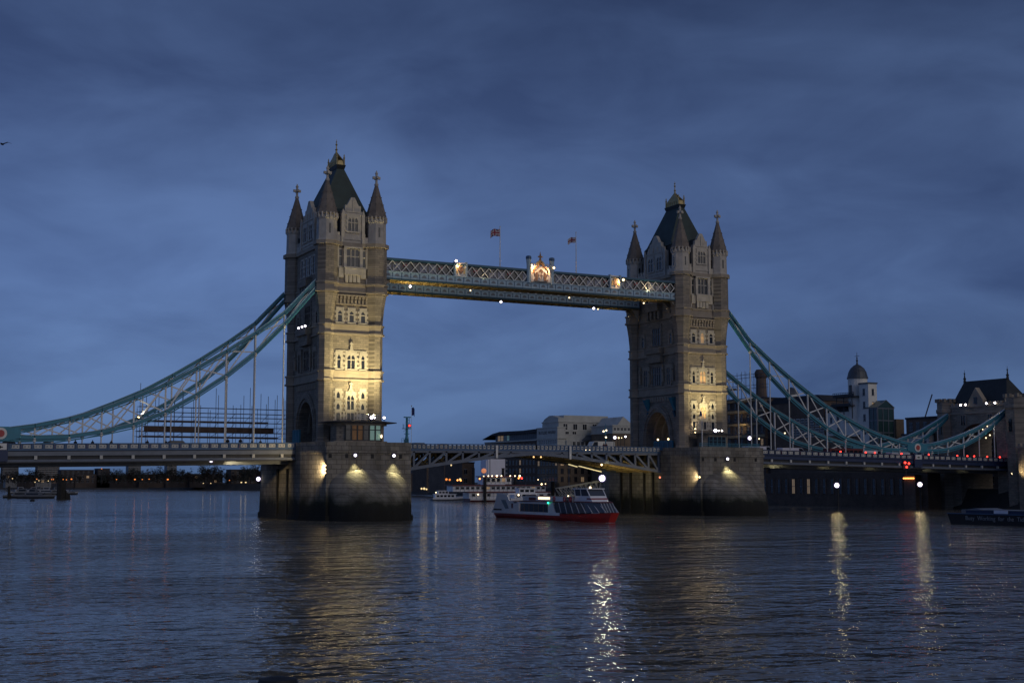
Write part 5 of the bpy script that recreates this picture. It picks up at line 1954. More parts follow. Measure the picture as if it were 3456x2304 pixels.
def malthouse():
    t = thing('domed_brewery', 'white brewery tower with a lead dome, weathervane and dark balconies', 'building', (134, 41, 5))
    w_ = MB('render_white')
    w_.lathe(134.5, 44.3, [(2.75, 20), (2.75, 36.6)], 20)
    w_.m('brick_brown').box(132.5, 150, 36.5, 57.0, 0, 20.4)
    w_.m('render_white').box(132.6, 138.5, 38.2, 48.5, 20.4, 29.5)
    w_.box(132.2, 135.4, 37.5, 41.2, 12, 34.7)
    w_.m('lead').box(132.0, 135.6, 37.3, 41.4, 34.7, 35.1)
    w_.build('wall', t)
    dm = MB('lead')
    dm.lathe(134.5, 44.3, [(3.05, 36.6), (3.0, 36.9), (2.85, 37.3), (2.55, 38.5), (1.95, 39.6), (1.05, 40.4), (.3, 40.8), (.2, 41.6), (.34, 41.9), (.12, 42.3), (.05, 44.3)], 20)
    dm.bar((134.5, 43.3, 43.2), (134.5, 45.3, 43.2), .1, .1)
    dm.ball((134.5, 44.3, 42.6), .26, 8)
    dm.build('dome', t)
    bl = MB('dark_steel')
    for z, y0, y1 in ((31.2, 41.6, 50.4), (28.6, 43.0, 51.0)):
        bl.box(130.4, 133.2, y0, y1, z, z + .25)
        for k in range(12):
            y = y0 + (y1 - y0) * k / 11
            bl.box(130.42, 130.5, y - .05, y + .05, z, z + 1.3)
        bl.box(130.4, 130.52, y0, y1, z + 1.2, z + 1.35)
        bl.box(130.4, 130.52, y0, y1, z + .2, z + .9)
    for y in (42.5, 46, 49):
        bl.box(130.5, 130.7, y - .1, y + .1, 25, 31.2)
    bl.build('balcony', t)
    windows_y(t, 37.5, [133.9], [31.5, 27.8, 24.2], .8, 1.6, m=['window_dark', 'lit_window_dim'], frame='grey_paint')
    windows_x(t, 132.2, [39.3], [31.5, 27.8, 24.2, 20.5], .9, 1.7, m=['window_dark', 'window_dark', 'window_dark', 'lit_window_dim'], frame='grey_paint')
    for y in (43.0,):
        f = MB('grey_paint')
        f.box(130.55, 130.7, y - .6, y + .6, 32, 34.6)
        f.m('window_dark').box(130.5, 130.56, y - .5, y + .5, 32.1, 34.5)
        f.build('window', t)
    lw = MB('render_white')
    lw.box(132.3, 140, 46, 55.8, 20.4, 27.2)
    lw.m('roof_dark').extrude_x([(45.6, 27.2), (56.2, 27.2), (53.2, 29.4), (47, 29.2)], 132, 140.2)
    lw.build('gabled_wing', t)
    windows_x(t, 132.3, [47.5, 50.5, 53.5], [24.2], .9, 1.4, frame='grey_paint')
    windows_x(t, 132.3, [54.0, 50.5], [21.2], .9, 1.4, frame='grey_paint')


malthouse()


def glass_tower():
    t = thing('glazed_stair_tower', 'narrow glazed stair tower with a pitched glass top beside the domed brewery', 'building', (135, 35.5, 5))
    x0, x1, y0, y1, ze, xa, za = 132.0, 138.1, 33.9, 37.2, 27.8, 135.2, 29.9
    b = MB('brick_brown')
    b.box(138.1, 141, 33.0, 37.2, 0, 24.6)
    b.box(131.6, 132.0, 30.0, 37.6, 0, 16.0)
    b.build('brick_wall', t)
    g_ = MB('green_glass')
    g_.box(x0, x1, y0, y1, 0, ze)
    g_.extrude_y([(x0 - .2, ze), (x1 + .2, ze), (xa, za)], y0 - .1, y1 + 2)
    g_.build('glazing', t)
    fr = MB('grey_paint')
    for x in (x0 + .1, x0 + 2, x0 + 4, x1 - .1):
        fr.box(x - .1, x + .1, y0 - .14, y0, 5, ze)
    for y in (y0 + .1, (y0 + y1) / 2, y1 - .1):
        fr.box(x0 - .14, x0, y - .1, y + .1, 5, ze)
    for z in frange(7, 28, 3.4):
        fr.box(x0 - .12, x1 + .1, y0 - .12, y0, z, z + .28)
        fr.box(x0 - .12, x0, y0, y1, z, z + .28)
    fr.bar((x0 - .2, y0 - .16, ze), (xa, y0 - .16, za), .12, .2)
    fr.bar((x1 + .2, y0 - .16, ze), (xa, y0 - .16, za), .12, .2)
    fr.build('frame', t)


glass_tower()
simple_block('brick_terrace', 'long dark brick block with a flat roof between the glazed tower and the gatehouse', 133.5, 150, 10.6, 24.4, 5, 24.0, 'brick_dark', 'roof_dark', (1.3, 2.0), step=2.6, zstep=3.6, wy=False)
simple_block('riverside_house', 'low white-windowed house under the blue chains left of the gatehouse', 131.5, 133.3, 14, 24.0, 5, 19.5, 'render_cream', 'roof_dark', (1.2, 1.8), step=2.2, zstep=3.2, wy=False)
# crane far behind
t = thing('tower_crane', 'thin distant crane jib leaning behind the gatehouse roofs', 'crane', (260, 130, 5))
pa_, pb_ = AD(3122, 1408, 560), AD(3146, 1330, 560)
cm = MB('scaffold_pole')
cm.bar(pa_, pb_, .5, .5)
cm.bar((pa_.x, pa_.y, 5), pa_, 1.0, 1.0)
cm.build('jib', t)

# dark embankment wall with arches under the right span, and its lit windows
t = thing('embankment_wall', 'dark embankment wall with tall arched windows under the right span', 'wall', (127, 40, 0))
ew = MB('brick_deep')
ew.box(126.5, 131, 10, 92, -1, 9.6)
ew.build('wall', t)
for i, y in enumerate(frange(13, 91, 3.4)):
    f = MB('brick_dark')
    f.box(126.3, 126.5, y - .9, y - .6, 3.4, 8.0)
    f.box(126.3, 126.5, y + .6, y + .9, 3.4, 8.0)
    f.m('lit_window_dim' if i in (13, 15) else 'window_dark').box(126.4, 126.5, y - .6, y + .6, 3.6, 7.8)
    f.m('grey_paint').box(126.36, 126.42, y - .05, y + .05, 3.6, 7.8)
    f.box(126.355, 126.415, y - .6, y + .6, 5.6, 5.75)
    f.build('window', t)
t = thing('kiosk', 'small riverside kiosk with a row of amber lights under the right span', 'kiosk', (127, 23, 5))
kp0, kp1 = AX(2540 + 2130 * .2381, 1480 + 560 * .2381, 124.5), AX(2540 + 2290 * .2381, 1480 + 560 * .2381, 124.5)
MB('brick_dark').box(124.8, 126.4, min(kp0.y, kp1.y), max(kp0.y, kp1.y), -1, kp0.z + .7).build('wall', t)
MB('roof_dark').box(124.3, 126.4, min(kp0.y, kp1.y) - .4, max(kp0.y, kp1.y) + .4, kp0.z + .7, kp0.z + .95).build('roof', t)
for k in range(7):
    y = kp0.y + (kp1.y - kp0.y) * (k + .5) / 7
    MB('lamp_orange').ball((124.55, y, kp0.z), .24, 8).build('lamp', t)
t = thing('river_signal', 'cluster of three red lights hung below the right span near the badge', 'signal light', (100, -9.9, 10.6))
sp_ = [AY(2540 + a * .2381, 1480 + b_ * .2381, -10.0) for a, b_ in ((2160, 338), (2215, 350), (2183, 400))]
bx = MB('dark_steel')
bx.box(sp_[0].x - .5, sp_[1].x + .5, -9.95, -9.6, sp_[2].z - .5, sp_[0].z + .5)
bx.bar((sp_[2].x, -9.7, sp_[2].z - 2), (sp_[2].x, -9.7, sp_[2].z), .2, .2)
bx.build('backboard', t)
for p in sp_:
    MB('lamp_red').ball((p.x, -10.05, p.z), .25, 8).build('lamp', t)


# ================================================================== BOATS
def hull(mb, L, B, D, m_lo, m_hi, rake=1.2, draft=.5, band=.0, flare=.9, bow_full=.55, transom=.85, n=16, sheer=.4, pw=2.4, tip=.02):
    """boat hull: stern at x=0, bow at x=L; waterline z=0; deck at D (+ sheer at the bow)"""
    rings = []
    for i in range(n + 1):
        f = i / n
        w = B / 2 * (transom + (1 - transom) * min(1, f / .3)) if f < .3 else B / 2
        if f > 1 - bow_full:
            q = (f - (1 - bow_full)) / bow_full
            w = B / 2 * max(tip, 1 - q ** pw)
        dk = D + sheer * max(0, (f - .5) / .5) ** 2
        xr = lambda zz: f * (L - rake) + rake * (f ** 6) * max(0, (zz + draft) / (dk + draft))
        ring = []
        for z, k in ((-draft, .55), (0, .82), (dk * .5, .95), (dk, 1.0)):
            ring.append((xr(z), w * k, z))
        rings.append(ring)
    for s in (-1, 1):
        for a, b in zip(rings, rings[1:]):
            for j in range(3):
                mb.m(m_lo if j < 2 else m_hi)
                q = [a[j], b[j], b[j + 1], a[j + 1]]
                mb.face([(x, s * y, z) for x, y, z in q])
    mb.m(m_lo)
    for a in (rings[0], rings[-1]):
        mb.face([(x, y, z) for x, y, z in a] + [(x, -y, z) for x, y, z in reversed(a)])
    mb.m(m_hi)
    mb.face([(r[3][0], r[3][1], r[3][2] - .02) for r in rings] + [(r[3][0], -r[3][1], r[3][2] - .02) for r in reversed(rings)])
    return mb


def lifebuoy(root, x, y, z, r=.36, ax='y'):
    mb = MB('boat_red')
    pts = []
    n, m_ = 14, 6
    vs, fs = [], []
    for i in range(n):
        a = 2 * PI * i / n
        for j in range(m_):
            b = 2 * PI * j / m_
            rr = r + .09 * math.cos(b)
            vs.append((x + rr * math.cos(a), y + .09 * math.sin(b), z + rr * math.sin(a)))
    for i in range(n):
        for j in range(m_):
            fs.append((i * m_ + j, i * m_ + (j + 1) % m_, ((i + 1) % n) * m_ + (j + 1) % m_, ((i + 1) % n) * m_ + j))
    mb.raw(vs, fs)
    mb.build('lifebuoy', root)


def excursion_boat():
    # local: x from stern (0) to bow (41); port is +y; the boat is turned to head down the picture's right
    t = thing('excursion_boat', 'red and white glass-fronted excursion boat cruising in front of the dim pier', 'boat', (-8.2, -11.2, 0), local=True, rz=-PI / 2)
    L, B = 40.5, 6.8
    h = MB('boat_red')
    hull(h, L + .6, B, 1.05, 'boat_red', 'boat_red', rake=1.6, draft=.5, bow_full=.26, sheer=.65, pw=3.6, tip=.24, n=28)
    h.build('hull', t)
    S = -B / 2            # starboard side faces the camera
    bw = MB('boat_white')
    for s in (-1, 1):
        bw.box(0.2, 27.5, s * B / 2 - .06, s * B / 2 + .04, .95, 1.45)
    bw.build('bulwark', t)
    # stern structure: sloping white quarter with dark door
    st = MB('boat_white')
    for s in (-1, 1):
        y0, y1 = (s * 3.25 - .12, s * 3.25 + .12)
        st.extrude_y([(.5, 1.2), (11.5, 1.2), (11.5, 3.2), (7.6, 3.4), (6.6, 4.6), (2.4, 4.75), (2.2, 4.3)], y0, y1)
    st.box(2.2, 7.0, -3.2, 3.2, 4.6, 4.78)
    st.box(7.2, 7.4, -3.1, 3.1, 1.1, 3.2)
    so_ = st.build('stern_house', t)
    MB('boat_glass').extrude_y([(4.2, 3.55), (6.0, 3.55), (7.5, 1.95), (6.0, 1.8)], -3.40, -3.36).build('window', so_)
    MB('black').box(.9, 4.4, -3.40, -3.36, 1.5, 1.78).build('open_stern_shade', so_)  # black panel on the solid wall, painted as shade of the open stern
    MB('boat_maroon').box(8.6, 9.2, -3.41, -3.36, 2.0, 2.9).build('notice_board', so_)
    MB('boat_glass').box(9.6, 10.8, -3.42, -3.36, 3.0, 3.25).build('window', so_)
    # saloon with dark panes
    sa = MB('boat_white')
    sa.box(11.5, 25.0, -3.15, 3.15, 1.0, 1.45)
    sa.box(11.5, 25.0, -3.2, 3.2, 2.95, 3.3)
    sao = sa.build('saloon', t)
    for i in range(6):
        x0 = 11.75 + i * 1.87
        g_ = MB('boat_glass')
        g_.box(x0, x0 + 1.6, -3.16, 3.16, 1.45, 2.95)
        g_.build('window', sao)
        MB('saloon_frame').box(x0 + 1.6, x0 + 1.87, -3.17, 3.17, 1.45, 2.95).build('pillar', sao)
    for s in (-1, 1):
        pl = MB('boat_white')
        pl.extrude_y([(23.1, 1.2), (26.2, 1.2), (24.8, 3.2), (23.1, 3.2)], s * 3.25 - .1, s * 3.25 + .1)
        pl.build('side_panel', t)
    # forward glass saloon, sloping down to the bow
    fr = MB('boat_grey')
    prof = [(25.4, 3.25, 3.3), (31.0, 3.3, 3.4), (35.0, 2.7, 3.42), (38.2, 1.3, 3.35)]
    base = [(25.4, 3.35, 1.35), (31.2, 3.4, 1.45), (36.2, 2.9, 1.6), (39.6, 1.2, 1.7)]
    gl = MB('boat_glass')
    fm = MB('boat_bar')
    for s in (-1, 1):
        for i in range(3):
            gl.face([(base[i][0], s * base[i][1], base[i][2]), (base[i + 1][0], s * base[i + 1][1], base[i + 1][2]), (prof[i + 1][0], s * prof[i + 1][1], prof[i + 1][2]), (prof[i][0], s * prof[i][1], prof[i][2])])
        for k in range(9):
            f = k / 8 * 3
            i = min(2, int(f))
            q_ = f - i
            lp = lambda A, B_: [A[j] + (B_[j] - A[j]) * q_ for j in range(3)]
            b_, p_ = lp(base[i], base[i + 1]), lp(prof[i], prof[i + 1])
            lean = 1.1
            fm = MB('boat_bar')
            fm.bar((b_[0] + .5, s * (b_[1] + .03), b_[2]), (p_[0] - lean * .45, s * (p_[1] + .04), p_[2]), .13, .1)
            fm.build('glazing_bar', t)
    gl.face([(39.6, -1.2, 1.7), (39.6, 1.2, 1.7), (38.2, 1.3, 3.35), (38.2, -1.3, 3.35)])
    for y in (-.6, 0, .6, -1.2, 1.2):
        fm = MB('boat_bar')
        fm.bar((39.62, y, 1.7), (38.2, y, 3.36), .1, .1)
        fm.build('glazing_bar', t)
    gl.build('glazing', t)
    rf = MB('boat_maroon')
    rf.raw([(11.5, -3.3, 3.3), (25.4, -3.3, 3.32), (31.0, -3.32, 3.42), (35.0, -2.75, 3.44), (38.3, -1.35, 3.37), (38.3, 1.35, 3.37), (35.0, 2.75, 3.44), (31.0, 3.32, 3.42), (25.4, 3.3, 3.32), (11.5, 3.3, 3.3),
            (11.5, -3.3, 3.48), (25.4, -3.3, 3.5), (31.0, -3.32, 3.6), (35.0, -2.75, 3.6), (38.0, -1.35, 3.5), (38.0, 1.35, 3.5), (35.0, 2.75, 3.6), (31.0, 3.32, 3.6), (25.4, 3.3, 3.5), (11.5, 3.3, 3.48)],
           [tuple(range(10)), tuple(range(10, 20))] + [(i, (i + 1) % 10, 10 + (i + 1) % 10, 10 + i) for i in range(10)])
    rf.build('roof', t)
    # upper deck rail with boards
    rl = MB('boat_white')
    for s in (-1, 1):
        y = s * 3.2
        for z in (3.9, 4.3):
            rl.bar((9.0, y, z), (32.0, y, z), .06, .06)
        for k in range(17):
            x = 9.0 + 23.0 * k / 16
            rl.bar((x, y, 3.4), (x, y, 4.35), .06, .06)
        rl.box(13.0, 29.0, y - .03, y + .03, 3.52, 4.28)
    rl.build('upper_rail', t)
    bd = MB('boat_maroon')
    bd.box(15.5, 18.2, -3.27, -3.235, 3.6, 4.15)
    bd.build('name_board', t)
    MB('lit_strip').box(19.2, 23.6, -3.26, -3.24, 3.82, 4.24).build('lit_sign', t)
    for x in (25.3, 29.1, 31.2):
        lifebuoy(t, x, -3.32, 3.95)
    ch = MB('boat_grey')
    for x in frange(13, 29, 1.3):
        for y in (-2, -.6, .8, 2.2):
            ch.box(x, x + .5, y - .4, y + .4, 3.5, 3.95)
            ch.box(x, x + .08, y - .4, y + .4, 3.95, 4.4)
    ch.build('deck_seats', t)
    # wheelhouse
    wh = MB('boat_white')
    wh.extrude_y([(29.8, 3.5), (36.2, 3.55), (35.3, 4.55), (30.2, 4.55)], -1.7, 1.7)
    wh.box(29.4, 34.6, -1.85, 1.85, 5.72, 5.88)
    for s in (-1, 1):
        wh.bar((30.2, s * 1.65, 4.5), (29.9, s * 1.65, 5.75), .14, .14)
        wh.bar((32.3, s * 1.65, 4.5), (32.0, s * 1.65, 5.75), .12, .12)
        wh.bar((35.3, s * 1.65, 4.5), (34.2, s * 1.65, 5.75), .14, .14)
    wh.m('faded_red').extrude_y([(34.3, 3.92), (35.9, 3.92), (35.68, 4.18), (34.3, 4.18)], -1.72, 1.72)
    who = wh.build('wheelhouse', t)
    wg = MB('boat_glass')
    wg.extrude_y([(30.2, 4.55), (35.28, 4.55), (34.2, 5.72), (30.0, 5.72)], -1.62, 1.62)
    wg.build('window', who)
    MB('faded_red').raw([(35.93, -1.5, 3.92), (35.93, 1.5, 3.92), (35.7, 1.5, 4.18), (35.7, -1.5, 4.18)], [(0, 1, 2, 3)]).build('red_band', who)
    MB('lamp_small').ball((33.0, -.2, 6.02), .2, 8).build('masthead_lamp', who)
    MB('lamp_green').ball((23.3, -3.45, 3.2), .16, 8).build('starboard_lamp', t)
    MB('lamp_small').ball((9.3, -2.2, 4.5), .17, 8).build('stern_lamp', t)
    MB('lamp_small').ball((28.6, -2.2, 4.5), .13, 8).build('deck_lamp', t)
    rr = MB('boat_grey')
    for k in range(5):
        rr.bar((.4 + k * .9, -3.2, 1.4), (.4 + k * .9, -3.2, 2.1), .05, .05)
    rr.bar((.3, -3.2, 2.1), (4.2, -3.2, 2.1), .05, .05)
    rr.build('stern_rail', t)
    return t


excursion_boat()
# foam the moving boat throws up
fo = MB('sheet_white')
for (cx, cy, lx, ly) in ((-13.4, -12.0, .8, 2.2), (-12.6, -9.5, 1.0, 1.6), (-9.6, -52.8, 1.2, .5), (-11.9, -44, .22, 3.0), (-12.0, -34, .2, 4.0), (-12.2, -22, .2, 5.0)):
    pts = []
    for k in range(14):
        a = 2 * PI * k / 14
        q_ = 1 + random.uniform(-.3, .25)
        pts.append((cx + lx * q_ * math.cos(a), cy + ly * q_ * math.sin(a), .03))
    fo.face(pts)
tag(fo.build('bow_wave'), 'thin foam along the waterline of the red excursion boat', None, kind='stuff')


def paddle_steamer():
    t = thing('paddle_steamer', 'three-decked white river boat with maroon deck edges moored behind the drawbridge', 'boat', (74, 179, 0), local=True, rz=R(-8))
    h = MB('boat_white')
    hull(h, 36, 8.5, 1.1, 'boat_maroon', 'boat_white', rake=1.0, bow_full=.2, transom=.9)
    h.build('hull', t)
    for z0, z1, x0, x1 in ((1.1, 3.2, -1, 33), (3.6, 5.6, -7, 29), (6.2, 8.7, 4.5, 16)):
        d = MB('boat_white')
        d.box(x0 + .6, x1 - .6, -3.7, 3.7, z0, z1)
        do = d.build('deckhouse', t)
        e = MB('boat_maroon')
        e.box(x0, x1, -4.3, 4.3, z1, z1 + .35)
        e.build('deck_edge', do)
        for i, x in enumerate(frange(x0 + 1.6, x1 - 2, 1.9)):
            if z0 < 2 and i % 3:
                continue
            MB('window_dark' if (i * 7 + int(z0)) % 9 else 'lit_window_dim').box(x, x + 1.2, -3.76, -3.7, z0 + .8, z1 - .4).build('window', do)
        rl = MB('grey_paint')
        for x in frange(x0, x1, 1.6):
            rl.bar((x, -4.25, z0), (x, -4.25, z1), .09, .09)
        rl.bar((x0, -4.25, z0 + 1.0), (x1, -4.25, z0 + 1.0), .07, .07)
        rl.build('rail', do)
    for x, y in ((-2, -4.0), (31, -2)):
        pass
    fn = MB('black')
    fn.lathe(13.5, 0, [(.55, 8.7), (.5, 11.6), (.62, 11.9)], 10)
    fn.lathe(5.2, -4.6, [(.5, -1), (.5, 8.6)], 8)
    fn.build('funnel', t)
    for i, (x, z, m) in enumerate(((3.2, 8.1, 'lamp_orange'), (4.6, 9.0, 'lamp_small'), (6.4, 9.05, 'lamp_small'), (7.8, 9.05, 'lamp_small'), (9.6, 9.1, 'lamp_warm'), (11.3, 9.1, 'lamp_small'), (14.6, 9.1, 'lamp_small'), (16.4, 9.1, 'lamp_small'), (18.2, 9.1, 'lamp_warm'), (17.8, 8.3, 'lamp_orange'),
                                      (-5.0, 7.6, 'lamp_orange'), (-3.8, 7.5, 'lamp_orange'), (2.6, 2.6, 'lamp_small'))):
        mb = MB(m)
        mb.ball((x, -4.6, z), .32 if m != 'lamp_small' else .24, 8)
        mb.m('dark_steel').bar((x, -4.5, z - .8), (x, -4.5, z - .2), .08, .08)
        mb.build('deck_lamp', t)
    return t


paddle_steamer()
# white sheeted structure standing behind the paddle boat
t = thing('sheeted_tower', 'tall white sheeted scaffold tower rising behind the moored river boat', 'sheeted scaffold', (84, 196, 0))
p0, p1 = AY(1340 + 1200 * .2551, 1320 + 895 * .2551, 200), AY(1340 + 1430 * .2551, 1320 + 1120 * .2551, 200)
sh = MB('sheet_white')
sh.box(p0.x, p1.x, 200, 206, -1, p0.z)
sh.box(p0.x - .5, p0.x, 200.5, 205, -1, p0.z - .5)
sh.build('sheeting', t)
fr = MB('grey_paint')
for k in range(4):
    z = p1.z + (p0.z - p1.z) * (k + .7) / 4
    fr.bar((p1.x, 200, z), (p1.x + .9, 200, z), .4, .5)
fr.bar((p0.x + .9, 199.9, 1), (p0.x + .9, 199.9, p0.z), .15, .15)
fr.build('bracket', t)


def launch(name, label, loc, rz, L, scale=1.0, red=False, group='moored boats'):
    t = thing(name, label, 'boat', loc, group, local=True, rz=rz)
    k = scale
    h = MB('boat_white')
    hull(h, L, L * .26, 1.1 * k, 'boat_grey' if not red else 'boat_maroon', 'boat_white', rake=1.2 * k, bow_full=.45, sheer=.5 * k)
    h.build('hull', t)
    c = MB('boat_white')
    c.box(L * .08, L * .72, -L * .1, L * .1, 1.0 * k, 2.3 * k)
    c.box(L * .06, L * .75, -L * .115, L * .115, 2.3 * k, 2.45 * k)
    c.box(L * .18, L * .5, -L * .085, L * .085, 2.45 * k, 3.5 * k)
    c.box(L * .16, L * .53, -L * .1, L * .1, 3.5 * k, 3.65 * k)
    co_ = c.build('cabin', t)
    for i in range(5):
        x = L * (.12 + .115 * i)
        MB('window_dark').box(x, x + L * .08, -L * .1 - .04, -L * .1, 1.35 * k, 2.05 * k).build('window', co_)
    for i in range(3):
        x = L * (.2 + .1 * i)
        MB('window_dark').box(x, x + L * .075, -L * .085 - .04, -L * .085, 2.65 * k, 3.25 * k).build('window', co_)
    m_ = MB('grey_paint')
    m_.bar((L * .35, 0, 3.6 * k), (L * .35, 0, 5.0 * k), .07, .07)
    for q_ in range(6):
        x = L * (.02 + .18 * q_)
        m_.bar((x, -L * .1, 1.1 * k), (x, -L * .1, 1.9 * k), .05, .05)
    m_.build('mast', t)
    return t


lb = launch('river_launch', 'small white two-deck launch moored left of the three-decked river boat', (71.0, 203, 0), R(-6), 12.5, 1.05)
MB('lamp_small').ball((1.0, -1.9, 3.1), .22, 8).build('lamp', lb)
lc = launch('motor_cruiser', 'white motor cruiser moored behind the stern of the red excursion boat', (76.5, 152, 0), R(-4), 18.5, 1.35, True)
for i, (u, v, m) in enumerate(((1828, 1633, 'lamp_warm'), (1841, 1632, 'lamp_small'), (1816, 1618, 'lamp_small'))):
    p = AY(u, v, 160)
    floodlight(['warm lamp on the pontoon behind the motor cruiser', 'small lamp beside the warm one on the pontoon', 'yellow lamp above the motor cruiser'][i], (p.x, p.y, p.z), (p.x - 5, p.y - 10, p.z), .4 if i == 0 else .25, 0, WARM, m, group='pontoon lamps', vis=(-.55, -.83, 0))

t = thing('gangway', 'white truss gangway sloping up behind the wheelhouse of the red boat', 'gangway', (21, 10, 5))
g0, g1, g2, g3 = AY(1780 + 480 * .2211, 1360 + 1300 * .2211, 10), AY(1780 + 1120 * .2211, 1360 + 1190 * .2211, 10), AY(1780 + 560 * .2211, 1360 + 1430 * .2211, 10), AY(1780 + 1120 * .2211, 1360 + 1335 * .2211, 10)
gm = MB('white_paint')
for yy in (10, 11.6):
    o_ = Vector((0, yy - 10, 0))
    gm.bar(g0 + o_, g1 + o_, .2, .26)
    gm.bar(g2 + o_, g3 + o_, .2, .2)
    for k in range(9):
        a = g0 + (g1 - g0) * (k / 8)
        b_ = g2 + (g3 - g2) * ((k + (.5 if k < 8 else 0)) / 8)
        c_ = g2 + (g3 - g2) * (max(0, k - .5) / 8)
        gm.bar(a + o_, b_ + o_, .1, .1)
        gm.bar(a + o_, c_ + o_, .1, .1)
gm.build('truss', t)
gd = MB('grey_paint')
gd.bar(g2 + Vector((0, .8, 0)), g3 + Vector((0, .8, 0)), 1.5, .1)
gd.build('walkway', t)
MB('wood_dark').lathe(g0.x - 1.0, 11, [(.45, -1), (.45, g0.z + 1.5)], 8).build('pile', t)
MB('wood_dark').lathe(g3.x + .4, 11.0, [(.3, -1), (.3, g3.z)], 8).build('pile', t)

# mooring piles behind the boats
for i, (u, v, yv, r) in enumerate(((1738, 1590, 190, .55), (1881, 1632, 120, .7), (1598, 1580, 195, .5))):
    p = AY(u, v, yv)
    t = thing('mooring_pile', ['dark mooring pile right of the three-decked boat', 'thick dark mooring pile behind the red boat amidships', 'dark mooring pile at the bow of the three-decked boat'][i], 'mooring pile', (p.x, p.y, 0), 'mooring piles')
    MB('wood_dark').lathe(p.x, p.y, [(r, -1), (r, p.z), (r * .7, p.z + .3)], 10).build('shaft', t)

# dark barge at the right edge, lettered
def barge():
    b0 = AZ(3200 + 370 * .10884, 1680 + 790 * .10884)
    t = thing('work_barge', 'dark lettered work barge cut by the right edge of the picture', 'barge', (b0.x + .7, b0.y, 0), local=True, rz=R(-88))
    h = MB('navy')
    h.m('black')
    L = 40
    prof = [(0.5, -.6), (-.35, 1.5), (-.35, 1.75), (L, 1.75), (L, -.6)]
    h.extrude_y(prof, -3.2, 3.2)
    h.m('mid_blue').box(-.5, L, -3.28, -3.2, 1.72, 1.86)
    h.build('hull', t)
    c = MB('navy')
    c.box(3.0, L - 2, -2.6, 2.6, 1.75, 2.35)
    c.build('hold_coaming', t)
    tp = MB('grey_paint')
    tp.box(1.9, 3.0, -2.4, 2.4, 1.75, 2.45)
    tp.box(2.8, L - 2, -2.75, 2.75, 2.35, 2.46)
    tp.extrude_y([(3, 2.46), (6.5, 2.46), (5, 2.68)], -2.6, 2.6)
    tp.build('hatch_cover', t)
    sg = MB('sheet_white')
    sg.box(9.0, 11.8, -2.83, -2.76, 1.9, 2.42)
    sg.build('locker', t)
    text_mesh('Busy  Working  for  the  Tidal  Thames', 1.0, 'letter_white', t, (3.4, -3.215, .75), (PI / 2, 0, 0), ext=.01, spacing=1.02)
    return t


barge()

# --- left: dolphin, buoy, moored craft
def dolphin(u, v, du, top_v, label):
    p = AZ(u, v)
    dist = math.hypot(p.x - CAM.x, p.y - CAM.y)
    hgt = AD(u, top_v, dist).z
    t = thing('mooring_dolphin', label, 'mooring dolphin', (p.x, p.y, 0), 'mooring dolphins')
    wdt = du / FPX * dist
    m_ = MB('wood_dark')
    for k in range(7):
        a = 2 * PI * k / 7
        m_.tube([(p.x + wdt * .34 * math.cos(a), p.y + wdt * .34 * math.sin(a), -1), (p.x + wdt * .3 * math.cos(a), p.y + wdt * .3 * math.sin(a), hgt * random.uniform(.93, 1.03))], wdt * .15, 8)
    m_.lathe(p.x, p.y, [(wdt * .42, -.5), (wdt * .42, hgt * .9)], 9)
    m_.build('piles', t)
    f_ = MB('wood_dark')
    f_.extrude_y([(p.x + wdt * .4, -.5), (p.x + wdt * .95, -.5), (p.x + wdt * .85, hgt * .25), (p.x + wdt * .55, hgt * .38), (p.x + wdt * .4, hgt * .5)], p.y - wdt * .3, p.y + wdt * .3)
    f_.build('raking_fender', t)


dolphin(206, 1685, 30, 1622, 'black timber mooring dolphin standing alone in the river at left')
dolphin(29, 1682, 9, 1640, 'slim dark mooring post beside the moored craft at the left edge')
p = AZ(109, 1691)
t = thing('mooring_buoy', 'small dark mooring buoy floating low at left', 'buoy', (p.x, p.y, 0))
MB('black').lathe(p.x, p.y, [(.3, -.3), (.85, -.1), (.85, .45), (.5, .75), (.15, .85)], 12).build('float', t)
MB('dark_steel').bar((p.x - .15, p.y, .8), (p.x + .15, p.y, 1.0), .1, .1).build('ring', t)

craft = [(10, 1680, 20, 0.10, 'dark'), (62, 1681, 16, -.2, 'dark'), (70, 1668, 17, .15, 'white'), (112, 1668, 18, .0, 'white'), (150, 1669, 16, .25, 'dark'), (178, 1668, 14, -.1, 'white'), (30, 1666, 16, .3, 'white'), (95, 1664, 15, .1, 'dark')]
names = ['dark hulled boat at the left edge in the moored cluster', 'low dark boat moored in front of the left cluster', 'pale cruiser in the left cluster, above the low dark boat', 'white boat in the middle of the left moored cluster',
         'dark boat next left of the black dolphin', 'white boat half behind the black dolphin', 'pale boat near the left edge, second row', 'dark boat in the back row of the left cluster']
for (u, v, L, a, kd), nm in zip(craft, names):
    p = AZ(u, v)
    t = thing('moored_boat', nm, 'boat', (p.x, p.y, 0), 'boats moored at the left', local=True, rz=a - YAW * .6)
    h = MB('boat_grey')
    hull(h, L, L * .24, 1.3, 'black', 'boat_grey' if kd == 'dark' else 'boat_pale', rake=1, bow_full=.4)
    h.build('hull', t)
    c = MB('boat_grey' if kd == 'dark' else 'boat_pale')
    c.box(L * .2, L * .6, -1.6, 1.6, 1.2, 2.6)
    c.box(L * .3, L * .48, -1.3, 1.3, 2.6, 4.0)
    c.m('window_dark').box(L * .32, L * .46, -1.34, -1.3, 3.0, 3.7)
    c.box(L * .24, L * .56, -1.64, -1.6, 1.6, 2.2)
    c.build('cabin', t)
    m_ = MB('dark_steel')
    m_.bar((L * .45, 0, 2.6), (L * .45, 0, 7.0), .1, .1)
    m_.build('mast', t)
p = AZ(265, 1650.5)
